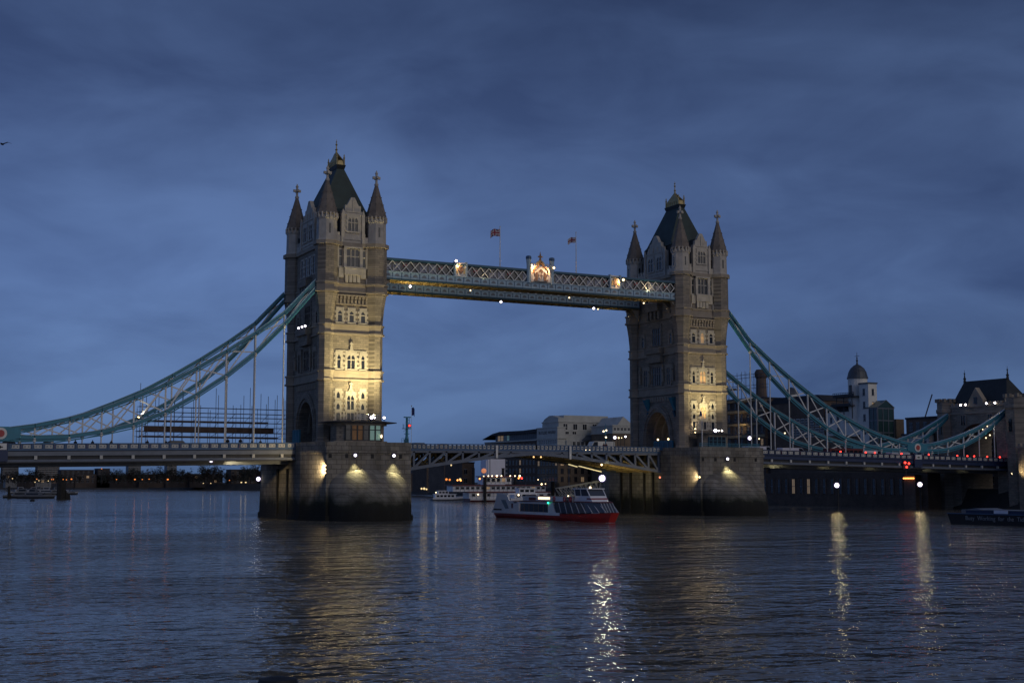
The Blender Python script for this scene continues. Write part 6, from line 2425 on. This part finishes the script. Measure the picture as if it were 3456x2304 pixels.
t = thing('passenger_boat', 'long white passenger boat moored on the far shore beyond the dolphin', 'boat', (p.x, p.y - 3, 0), local=True, rz=-R(25))
h = MB('boat_white')
hull(h, 36, 7, 2.0, 'boat_maroon', 'boat_white', rake=2, bow_full=.35)
h.build('hull', t)
c = MB('boat_white')
c.box(3, 27, -2.8, 2.8, 1.9, 4.4)
c.box(8, 20, -2.3, 2.3, 4.4, 6.6)
c.m('window_dark').box(4, 26, -2.86, -2.8, 2.7, 3.7)
c.box(9, 19, -2.36, -2.3, 5.1, 6.0)
c.build('cabin', t)

# ================================================================== FAR LEFT SHORE
def tower_block(label, u0, u1, vtop, dist, floors, m):
    a, b = AD(u0, 1600, dist), AD(u1, 1600, dist)
    z1 = AD((u0 + u1) / 2, vtop, dist).z
    t = thing('tower_block', label, 'tower block', ((a.x + b.x) / 2, (a.y + b.y) / 2, 5), 'tower blocks on the far shore')
    w = (b - a).length
    x0, y0 = min(a.x, b.x), (a.y + b.y) / 2
    w_ = MB(m)
    w_.box(x0, x0 + w, y0, y0 + 18, 0, z1)
    w_.m('roof_dark').box(x0 + w * .3, x0 + w * .7, y0 + 4, y0 + 14, z1, z1 + 3)
    w_.build('wall', t)
    bd = MB('concrete')
    for k in range(floors):
        z = 8 + (z1 - 8) * k / floors
        bd.box(x0 - .15, x0 + w + .15, y0 - .5, y0, z, z + .9)
    bd.build('balcony_band', t)
    wn = MB('window_dark')
    for k in range(floors):
        z = 8 + (z1 - 8) * k / floors + 1.1
        for j in range(6):
            wn.box(x0 + w * (j + .15) / 6, x0 + w * (j + .85) / 6, y0 - .06, y0, z, z + 1.4)
    wn.build('window_rows', t)


tower_block('grey tower block at the far left edge, cut by the bridge deck', 8, 62, 1530, 1450, 18, 'brick_dark')
tower_block('widest grey tower block on the far shore, left of centre span', 126, 200, 1500, 1400, 20, 'brick_dark')
tower_block('distant pale tower block rising behind trees in mid shore', 432, 475, 1530, 1900, 16, 'lead')
tower_block('farthest slim tower block with a faint red light', 562, 596, 1530, 2100, 16, 'lead')

shore_blocks = [(205, 320, 1586, 'shore_dark', 'brick warehouse with a dark flat roof on the far shore'), (255, 330, 1600, 'shore_brown', 'lower brick building in front of the dark-roofed warehouse'),
                (330, 372, 1582, 'shore_dark', 'brick block with a lit corner on the far shore'), (780, 880, 1585, 'shore_brown', 'pale windowed terrace on the far shore near the bright pier'),
                (330, 470, 1604, 'shore_dark', 'low dark terrace behind the white passenger boat'), (470, 560, 1601, 'shore_brown', 'low brick terrace in mid shore behind bare trees'), (560, 640, 1606, 'shore_dark', 'low dark wharf building below the slim tower block'), (885, 960, 1590, 'shore_dark', 'dark building half behind the bright pier on the far shore'), (60, 118, 1604, 'shore_dark', 'dark low building between the two left tower blocks'), (20, 60, 1603, 'concrete', 'small grey shed on the far left shore'), (120, 175, 1612, 'concrete', 'low dimly lit shed on the far left shore'), (640, 760, 1600, 'shore_dark', 'dark low terrace on the far shore behind trees')]
for u0, u1, vt, m_, nm in shore_blocks:
    dist = 1180
    a, b = AD(u0, 1600, dist), AD(u1, 1600, dist)
    z1 = AD(u0, vt, dist).z
    w = b.x - a.x
    simple_block('shore_building', nm, a.x, b.x, a.y, a.y + 16, 5, z1, m_, 'roof_dark', (2.0, 1.8), 'buildings on the far shore', wx=False, step=4.2, zstep=3.6)

# bare winter trees: trunk, forked limbs, a twiggy crown of many small faces
def tree_proto(seed, m):
    rnd = random.Random(seed)
    r = thing('shore_tree', 'x', 'tree', (0, 0, 0), 'trees on the far shore', local=True)
    tr = MB('bark')
    tr.tube([(0, 0, -.5), (.1, 0, 3), (0, .2, 6)], [.55, .42, .3], 6)
    tips = []
    for k in range(7):
        a = 2 * PI * k / 7 + rnd.uniform(-.3, .3)
        l = rnd.uniform(3.5, 6)
        q_ = (l * .6 * math.cos(a), l * .6 * math.sin(a), 5 + l * .9)
        e = (l * 1.0 * math.cos(a), l * 1.0 * math.sin(a), 6 + l * 1.2)
        tr.tube([(0, .1, rnd.uniform(3, 6)), q_, e], [.25, .14, .05], 5)
        tips += [q_, e, (q_[0] * .8, q_[1] * .8, q_[2] - 2.0), (e[0] * .9, e[1] * .9, 3.2)]
    tr.build('trunk', r)
    cr = MB(m)
    for k in range(95):
        t0 = Vector(rnd.choice(tips)) + Vector((rnd.gauss(0, 1.5), rnd.gauss(0, 1.5), rnd.gauss(.4, 1.4)))
        for j in range(11):
            c = t0 + Vector((rnd.gauss(0, .8), rnd.gauss(0, .8), rnd.gauss(0, .7)))
            d = Vector((rnd.gauss(0, 1), rnd.gauss(0, 1), rnd.gauss(0, 1))).normalized()
            e = d.orthogonal().normalized()
            s = rnd.uniform(.25, .6)
            cr.face([c - d * s * 1.3, c + e * s * .6, c + d * s * 1.3, c - e * s * .6])
    cr.build('crown', r)
    return r


protos = [tree_proto(3, 'foliage'), tree_proto(8, 'foliage_brown'), tree_proto(21, 'foliage')]
spots = [(8, 1590), (28, 1583), (48, 1578), (70, 1585), (95, 1590), (112, 1568), (135, 1580), (160, 1592), (190, 1588), (212, 1595), (238, 1596), (268, 1594),
         (345, 1590), (365, 1575), (385, 1570), (408, 1582), (432, 1580), (455, 1565), (480, 1572), (505, 1580), (530, 1570), (556, 1565), (580, 1572), (605, 1568), (628, 1575),
         (650, 1588), (672, 1592), (690, 1560), (708, 1556), (735, 1562), (760, 1580), (790, 1592), (822, 1562), (845, 1558), (868, 1560), (888, 1572)]
used = set()
ordn = ['first', 'second', 'third', 'fourth', 'fifth', 'sixth', 'seventh', 'eighth', 'ninth', 'tenth', 'eleventh', 'twelfth', 'thirteenth', 'fourteenth', 'fifteenth', 'sixteenth', 'seventeenth', 'eighteenth']
for i, (u, v) in enumerate(spots):
    k = i % 3
    o = protos[k] if k not in used else copy_tree(protos[k])
    used.add(k)
    dist = 1145 + random.uniform(-12, 25)
    p = AD(u, 1640, dist)
    h = AD(u, v, dist).z - 6.0
    o.location = (p.x, p.y, 6.0)
    sc = h / 18.5
    o.scale = (sc * random.uniform(1.0, 1.35), sc * random.uniform(1.0, 1.3), sc)
    o.rotation_euler = (0, 0, random.uniform(0, 6.2))
    half = i < 18
    o['label'] = (f'{ordn[i]} bare tree from the left edge along the far shore' if half else f'{ordn[len(spots) - 1 - i]} bare tree leftwards from the bright pier along the far shore')
    o['group'] = 'trees on the far shore'

# orange street lamps on the far shore
lamps = [(42, 1614, 'lamp_far_pale'), (118, 1626, 'lamp_far_pale'), (124, 1616, 'lamp_far_orange'), (131, 1621, 'lamp_far_pale'), (163, 1622, 'lamp_far_pale'), (174, 1617, 'lamp_far_orange'), (180, 1617, 'lamp_far_orange'), (213, 1617, 'lamp_far_orange'), (224, 1618, 'lamp_far_orange'), (241, 1616, 'lamp_far_orange'),
         (343, 1581, 'lamp_far_orange'), (393, 1617, 'lamp_far_orange'), (455, 1617, 'lamp_far_orange'), (480, 1617, 'lamp_far_orange'), (503, 1616, 'lamp_far_orange'), (566, 1617, 'lamp_far_orange'), (686, 1630, 'lamp_far_pale'), (711, 1630, 'lamp_far_pale'), (774, 1620, 'lamp_far_orange'), (814, 1627, 'lamp_far_pale'), (829, 1627, 'lamp_far_pale')]
lamp_names = ['faint lamp on the grey shed at far left', 'lowest lamp of the cluster left of the dolphin', 'upper orange lamp of the cluster left of the dolphin', 'middle lamp of the cluster left of the dolphin', 'yellow lamp beside the lit shed', 'left of two orange lamps close left of the dolphin', 'right of two orange lamps close left of the dolphin',
              'orange lamp just above the dolphin', 'small orange lamp just right of the dolphin top', 'brighter orange lamp right of the dolphin', 'lone orange lamp high on a shore roof', 'orange lamp first right of the white passenger boat', 'bright orange lamp in mid shore', 'small orange lamp right of the bright mid-shore one',
              'orange lamp left of the brightest far-shore lamp', 'brightest orange lamp on the far shore', 'left of two faint lamps near the bright pier', 'right of two faint lamps near the bright pier', 'orange lamp above the yellow pair by the bright pier', 'left of the yellow pair by the bright pier', 'right of the yellow pair by the bright pier']
big = {12: 1.25, 15: 1.4, 9: 1.15, 19: 1.2, 20: 1.2}
for i, ((u, v, m_), nm) in enumerate(zip(lamps, lamp_names)):
    dist = 1105
    p = AD(u, v, dist)
    t = thing('street_lamp', nm, 'street lamp', (p.x, p.y, 5), 'street lamps on the far shore')
    MB('dark_steel').lathe(p.x, p.y, [(.14, 4), (.09, p.z)], 5).build('post', t)
    MB(m_).ball((p.x, p.y - .3, p.z), .6 * big.get(i, .75), 8, .42 * big.get(i, .75)).build('lantern', t)

# dark shore buildings seen under the drawbridge leaves, right of the bright pier
mid = [(1388, 1440, 1598, 'brick_deep', 'dark red brick house right beside the bright pier, under the truss'), (1440, 1500, 1578, 'brick_deep', 'dark shore warehouse under the left drawbridge leaf'), (1500, 1560, 1570, 'brick_dark', 'brown shore warehouse behind the small launch'),
       (1560, 1610, 1562, 'brick_deep', 'dark shore warehouse just left of the white sheeted tower')]
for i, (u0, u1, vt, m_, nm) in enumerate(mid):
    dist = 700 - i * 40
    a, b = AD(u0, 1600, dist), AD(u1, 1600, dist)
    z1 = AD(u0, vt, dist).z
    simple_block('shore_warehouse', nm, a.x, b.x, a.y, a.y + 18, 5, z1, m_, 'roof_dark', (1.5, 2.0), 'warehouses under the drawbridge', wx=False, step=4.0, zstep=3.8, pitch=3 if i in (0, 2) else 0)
pp = [(1506, 1617, 'lamp_far_orange', .5), (1517, 1618, 'lamp_far_orange', .45), (1422, 1648, 'lamp_far_pale', .4), (1431, 1648, 'lamp_far_pale', .5), (1439, 1650, 'lamp_far_pale', .35), (1552, 1617, 'lamp_far_pale', .5), (1632, 1588, 'lamp_dull', .9), (1760, 1613, 'lamp_red', .3), (1522, 1569, 'lamp_far_pale', .35)]
pn_ = ['left of two orange lamps above the small launch', 'right of two orange lamps above the small launch', 'left of three low lamps beside the bright pier', 'middle of three low lamps beside the bright pier', 'right of three low lamps beside the bright pier', 'lamp lighting a warehouse wall behind the launch', 'large dull orange lamp beside the white sheeted tower', 'tiny reddish lamp above the motor cruiser', 'small lamp just under the left drawbridge truss']
for (u, v, m_, r_), nm in zip(pp, pn_):
    p = AD(u, v, 560 if u < 1600 else 455)
    t = thing('quay_lamp', nm, 'lamp', (p.x, p.y, 3), 'lamps on the quay beyond the bridge')
    MB('dark_steel').lathe(p.x, p.y + .2, [(.12, 2), (.08, p.z)], 5).build('post', t)
    MB(m_).ball((p.x, p.y - .2, p.z), r_, 8).build('lantern', t)

# ================================================================== ROADWAY LIFE
def person(x, y, z, label, h=1.72, m='coat_dark', turn=0.0):
    t = thing('person', label, 'person', (x, y, z), 'people on the bridge')
    k = h / 1.72
    b = MB(m)
    c, s = math.cos(turn), math.sin(turn)
    prof = [(.02, 0), (.13, .02), (.1, .1), (.11, .45), (.15, .8), (.17, .95), (.16, 1.1), (.2, 1.3), (.215, 1.4), (.14, 1.47), (.07, 1.5), (.065, 1.53)]
    b.lathe(x, y, [(r_ * k, z + zz * k) for r_, zz in prof], 12, sx=1.15, sy=.8)
    for sgn in (-1, 1):
        b.tube([(x + sgn * .22 * k, y, z + 1.38 * k), (x + sgn * .27 * k, y - .03, z + 1.1 * k), (x + sgn * .25 * k, y - .12, z + .85 * k)], [.065 * k, .055 * k, .04 * k], 7)
    b.m('skin').ball((x, y - .01, z + 1.61 * k), .095 * k, 10, .12 * k)
    for sgn in (-1, 1):
        b.ball((x + sgn * .25 * k, y - .14, z + .8 * k), .04 * k, 6, .07 * k)
    b.build('body', t)
    MB('black').ball((x, y + .015, z + 1.65 * k), .105 * k, 10, .1 * k).build('hair', t)


px = [(-91.3, 'person walking near the left badge, head just over the parapet'), (-88.4, 'person beside the second hanger from the left badge'), (-85.2, 'person alone between the third and fourth hangers'), (-78.9, 'person between hangers at the middle of the left span'), (-75.6, 'short person left of the scaffold on the left span'),
      (-64.3, 'tall person standing in front of the scaffold boards'), (-61.9, 'tall person near the tower end of the left span'), (-59.6, 'person closest to the bright tower, left one'), (-58.1, 'person closest to the bright tower, right one')]
for i, (x, nm) in enumerate(px):
    tall = 'tall' in nm
    person(x, -7.9, deck_top(x) - 1.1, nm, 2.0 if tall else 1.72 - .04 * (i % 3), 'coat_dark')
for u, nm, m_ in ((2038, 'left of two people in front of the white van', 'coat_red'), (2046, 'right of two people in front of the white van', 'coat_red')):
    p = AY(u, 1500, -7.0)
    person(p.x, -7.0, 13.5, nm, 1.72, m_)


def car_like(name, label, x, y, z, L, W, H, m, group, van=False, heading=1, lights=None, cat='car'):
    t = thing(name, label, cat, (x, y, z), group)
    b = MB(m)
    if van:
        prof = [(-L / 2, .35), (L / 2 - .1, .35), (L / 2, .9), (L / 2 - .25, 1.1), (L / 2 - 1.1, H), (-L / 2 + .15, H), (-L / 2, H - .2)]
    else:
        prof = [(-L / 2, .3), (L / 2, .3), (L / 2, .75), (L / 2 - .9, .95), (L / 2 - 1.6, H), (-L / 2 + 1.0, H), (-L / 2 + .3, .95), (-L / 2, .9)]
    b.extrude_y([(x + heading * a, z + c) for a, c in prof], y - W / 2, y + W / 2)
    b.build('body', t)
    g_ = MB('window_dark')
    if van:
        g_.extrude_y([(x + heading * (L / 2 - .35), z + 1.15), (x + heading * (L / 2 - 1.1), z + H - .12), (x + heading * (L / 2 - 2.0), z + H - .12), (x + heading * (L / 2 - 2.0), z + 1.15)], y - W / 2 - .02, y + W / 2 + .02)
    else:
        g_.extrude_y([(x + heading * (L / 2 - 1.05), z + .97), (x + heading * (L / 2 - 1.66), z + H - .1), (x + heading * (-L / 2 + 1.05), z + H - .1), (x + heading * (-L / 2 + .5), z + .97)], y - W / 2 - .02, y + W / 2 + .02)
    g_.build('window', t)
    for sx in (-1, 1):
        for sy in (-1, 1):
            wl = MB('black')
            cx = x + sx * L * .31
            wl.extrude_y([(cx + .33 * math.cos(2 * PI * k / 12), z + .33 + .33 * math.sin(2 * PI * k / 12)) for k in range(12)], y + sy * (W / 2 - .1) - .1, y + sy * (W / 2 - .1) + .1)
            wl.build('wheel', t)
    for sy in (-1, 1):
        MB('lamp_red').ball((x - heading * (L / 2 + .02), y + sy * (W / 2 - .2), z + .85), .13, 6).build('tail_light', t)
        MB('lamp_small').ball((x + heading * (L / 2 + .02), y + sy * (W / 2 - .25), z + .65), .11, 6).build('headlight', t)
    return t


zroad = 13.27
p = AY(1780 + 1110 * .2211, 1360 + 630 * .2211, 3)
car_like('van', 'white van on the right drawbridge leaf behind two people', p.x, 3, 13.4, 6.4, 2.1, 2.5, 'render_white', 'vehicles on the bridge', True, -1, cat='van')
p = AY(1340 + 295 * .2551, 1490, 3)
car_like('car', 'dark car whose roof shows over the left drawbridge parapet', p.x, 3, 13.4, 4.6, 1.9, 1.62, 'lead', 'vehicles on the bridge')
p = AY(1340 + 620 * .2551, 1490, 3)
car_like('car', 'small reddish car on the left drawbridge leaf', p.x, 3, 13.4, 3.9, 1.7, 1.5, 'boat_maroon', 'vehicles on the bridge')
car_like('car', 'dark car between hangers on the left suspended span', -71.0, 2.5, deck_top(71) - .85, 4.8, 1.9, 1.55, 'lead', 'vehicles on the bridge')
car_like('car', 'dark car near the left badge on the left span', -100.8, 2.5, deck_top(100) - .85, 4.2, 1.8, 1.45, 'black', 'vehicles on the bridge')
car_like('car', 'dark red car leaving the dim tower on the right span', 57.5, 3, deck_top(57) - .85, 4.6, 1.9, 1.6, 'boat_red', 'vehicles on the bridge')


def bus(x, label, L=10.5, m='boat_red', H=3.0, z=None, y=3.0):
    z = z if z is not None else deck_top(x) - .85
    t = thing('bus', label, 'bus', (x, y, z), 'vehicles on the bridge')
    b = MB(m)
    b.box(x - L / 2, x + L / 2, y - 1.25, y + 1.25, z + .35, z + H)
    b.build('body', t)
    g_ = MB('window_dark')
    for k in range(7):
        g_.box(x - L / 2 + .5 + k * L / 7.4, x - L / 2 + .4 + (k + .85) * L / 7.4, y - 1.28, y + 1.28, z + 1.25, z + H - .5)
    g_.build('window', t)
    for sx in (-1, 1):
        for sy in (-1, 1):
            wl = MB('black')
            cx = x + sx * L * .3
            wl.extrude_y([(cx + .48 * math.cos(2 * PI * k / 12), z + .48 + .48 * math.sin(2 * PI * k / 12)) for k in range(12)], y + sy * 1.15 - .12, y + sy * 1.15 + .12)
            wl.build('wheel', t)
    return t


bus(92.0, 'dark red single-deck bus behind the parapet left of the red badge', H=2.3, m='boat_maroon')
simple_block('brick_terrace', 'dark brick building seen through the gatehouse arch', 170, 190, -12, 30, 5, 26, 'brick_deep', 'roof_dark', (1.4, 2.2), step=3.0, zstep=3.6, wy=False)
# queue of vehicles on the right span: white lorry roofs and red tail lamps
car_like('van', 'long white van near the start of the right span', 66.0, 3.2, deck_top(66) - .85, 7.5, 2.2, 2.1, 'sheet_white', 'vehicles on the bridge', True, 1, cat='van')
car_like('van', 'white van in the middle of the right span', 76.0, 3.2, deck_top(76) - .85, 7.0, 2.2, 2.0, 'sheet_white', 'vehicles on the bridge', True, 1, cat='van')
car_like('van', 'pale van beside the red badge pedestal', 101.0, 3.2, deck_top(101) - .85, 6.5, 2.2, 2.0, 'sheet_white', 'vehicles on the bridge', True, 1, cat='van')
car_like('van', 'long pale van right of the red badge', 111.0, 3.2, deck_top(111) - .85, 8.0, 2.2, 2.0, 'sheet_white', 'vehicles on the bridge', True, 1, cat='van')
car_like('car', 'dark car before the gatehouse arch', 124.0, 3.0, deck_top(124) - .85, 4.6, 1.9, 1.6, 'lead', 'vehicles on the bridge')
reds = [(2837, 1526), (2922, 1531), (2953, 1533), (3043, 1537), (3135, 1540), (3231, 1544), (3265, 1546), (3288, 1547), (3332, 1550), (3375, 1551)]
rn = ['first', 'second', 'third', 'fourth', 'fifth', 'sixth', 'seventh', 'eighth', 'ninth', 'tenth']
for (u, v), k in zip(reds, rn):
    p = AY(u, v, -8.9)
    p.z = max(p.z, deck_top(p.x) + .16)
    t = thing('red_lamp', f'{k} red vehicle tail lamp from the left along the right span parapet', 'red lamp', (p.x, p.y, deck_top(p.x) - 1.1), 'red lamps on the right span')
    MB('dark_steel').bar((p.x, p.y, deck_top(p.x) - 1.1), (p.x, p.y, p.z - .1), .08, .08).build('post', t)
    MB('lamp_red').ball((p.x, p.y, p.z), .2, 8).build('lens', t)  # tail lamp of a vehicle, raised clear of the parapet
# white marker posts on the drawbridge
for u, k in ((1677, 'left'), (1925, 'right')):
    p0, p1 = AY(u, 1502 if u < 1700 else 1505, -9.1), AY(u, 1545 if u < 1700 else 1549, -9.1)
    t = thing('marker_board', f'{k} white vertical clearance board on the drawbridge parapet', 'marker board', (p0.x, -9.1, p1.z), 'clearance boards')
    MB('white_paint').box(p0.x - .24, p0.x + .24, -9.15, -9.05, p1.z, p0.z).build('board', t)
    MB('dark_steel').bar((p0.x, -9.05, p0.z - .4), (p0.x, -8.7, p0.z - .4), .1, .1).build('bracket', t)
# lamp standard with globes near the dim tower, and the bright lamps by it
p = AY(2044, 1450, -6.0)
t = thing('lamp_standard', 'ornate three-globe lamp standard left of the dim tower', 'street lamp', (p.x, p.y, 13.4))
MB('teal').lathe(p.x, p.y, [(.2, 13.2), (.14, 14.4), (.08, 17.5), (.05, 19.4)], 8).build('post', t)
for u, v in ((2037, 1455), (2046, 1452), (2045, 1475)):
    q_ = AY(u, v, -6.0)
    MB('lamp_small').ball((q_.x, q_.y, q_.z), .2, 8).build('globe', t)
    MB('teal').bar((p.x, p.y, q_.z - .25), (q_.x, q_.y, q_.z - .15), .05, .05).build('arm', t)
for u, v, r_, m_, nm in ((2075, 1476, .4, 'lamp_cool', 'big white floodlight left of the dim tower above the parapet'), (2088, 1477, .2, 'lamp_warm', 'smaller lamp next right of the big floodlight'), (2098, 1477, .13, 'lamp_small', 'tiny lamp third in the row left of the dim tower'), (2111, 1473, .26, 'lamp_cool', 'white lamp fourth in the row, closest to the dim tower')):
    p = AY(u, v, 0)
    floodlight(nm, (p.x, p.y, p.z), (p.x - 5, p.y - 9, p.z), r_, 0, WARM, m_, group='lamps left of the dim tower', vis=(-.5, -.85, 0))
    pb = MB('dark_steel').lathe(p.x, p.y + .4, [(.07, 13.3), (.05, p.z - .1)], 6).build('lamp_post')
    tag(pb, 'thin post carrying the ' + nm.split(' left')[0].split(' next')[0].split(' third')[0].split(' fourth')[0], 'post', 'lamp posts left of the dim tower')

# bird high at the left edge
p = AD(7, 487, 130)
t = thing('bird', 'small dark bird gliding at the upper left edge of the sky', 'bird', p, local=True, rz=-YAW)
bd = MB('black')
bd.tube([(-.35, 0, .02), (-.1, 0, 0), (.2, 0, .02), (.34, 0, .04)], [.02, .1, .08, .02], 8)
for s in (-1, 1):
    bd.raw([(-.12, s * .05, .03), (.12, s * .05, .03), (.1, s * .5, .26), (-.06, s * .5, .26), (-.12, s * .95, .16), (-.05, s * .95, .16)], [(0, 1, 2, 3), (3, 2, 5, 4)])
    bd.raw([(-.12, s * .05, .0), (.12, s * .05, .0), (.1, s * .5, .24), (-.06, s * .5, .24), (-.12, s * .95, .15), (-.05, s * .95, .15)], [(0, 3, 2, 1), (3, 4, 5, 2)])
bo_ = bd.build('body', t)
t.rotation_euler = (R(8), 0, R(60))

# bollard on the quay at the very bottom
p = AD(938, 2281, 7.6)
t = thing('bollard', 'black bollard top poking into the bottom edge of the picture', 'bollard', (p.x, p.y, 5.35))
r_ = 66 / FPX * 7.7
MB('black').lathe(p.x, p.y, [(r_ * .9, 5.3), (r_ * .8, p.z - .16), (r_ * 1.02, p.z - .12), (r_ * 1.03, p.z - .05), (r_ * .9, p.z - .012), (r_ * .3, p.z)], 24).build('post', t)
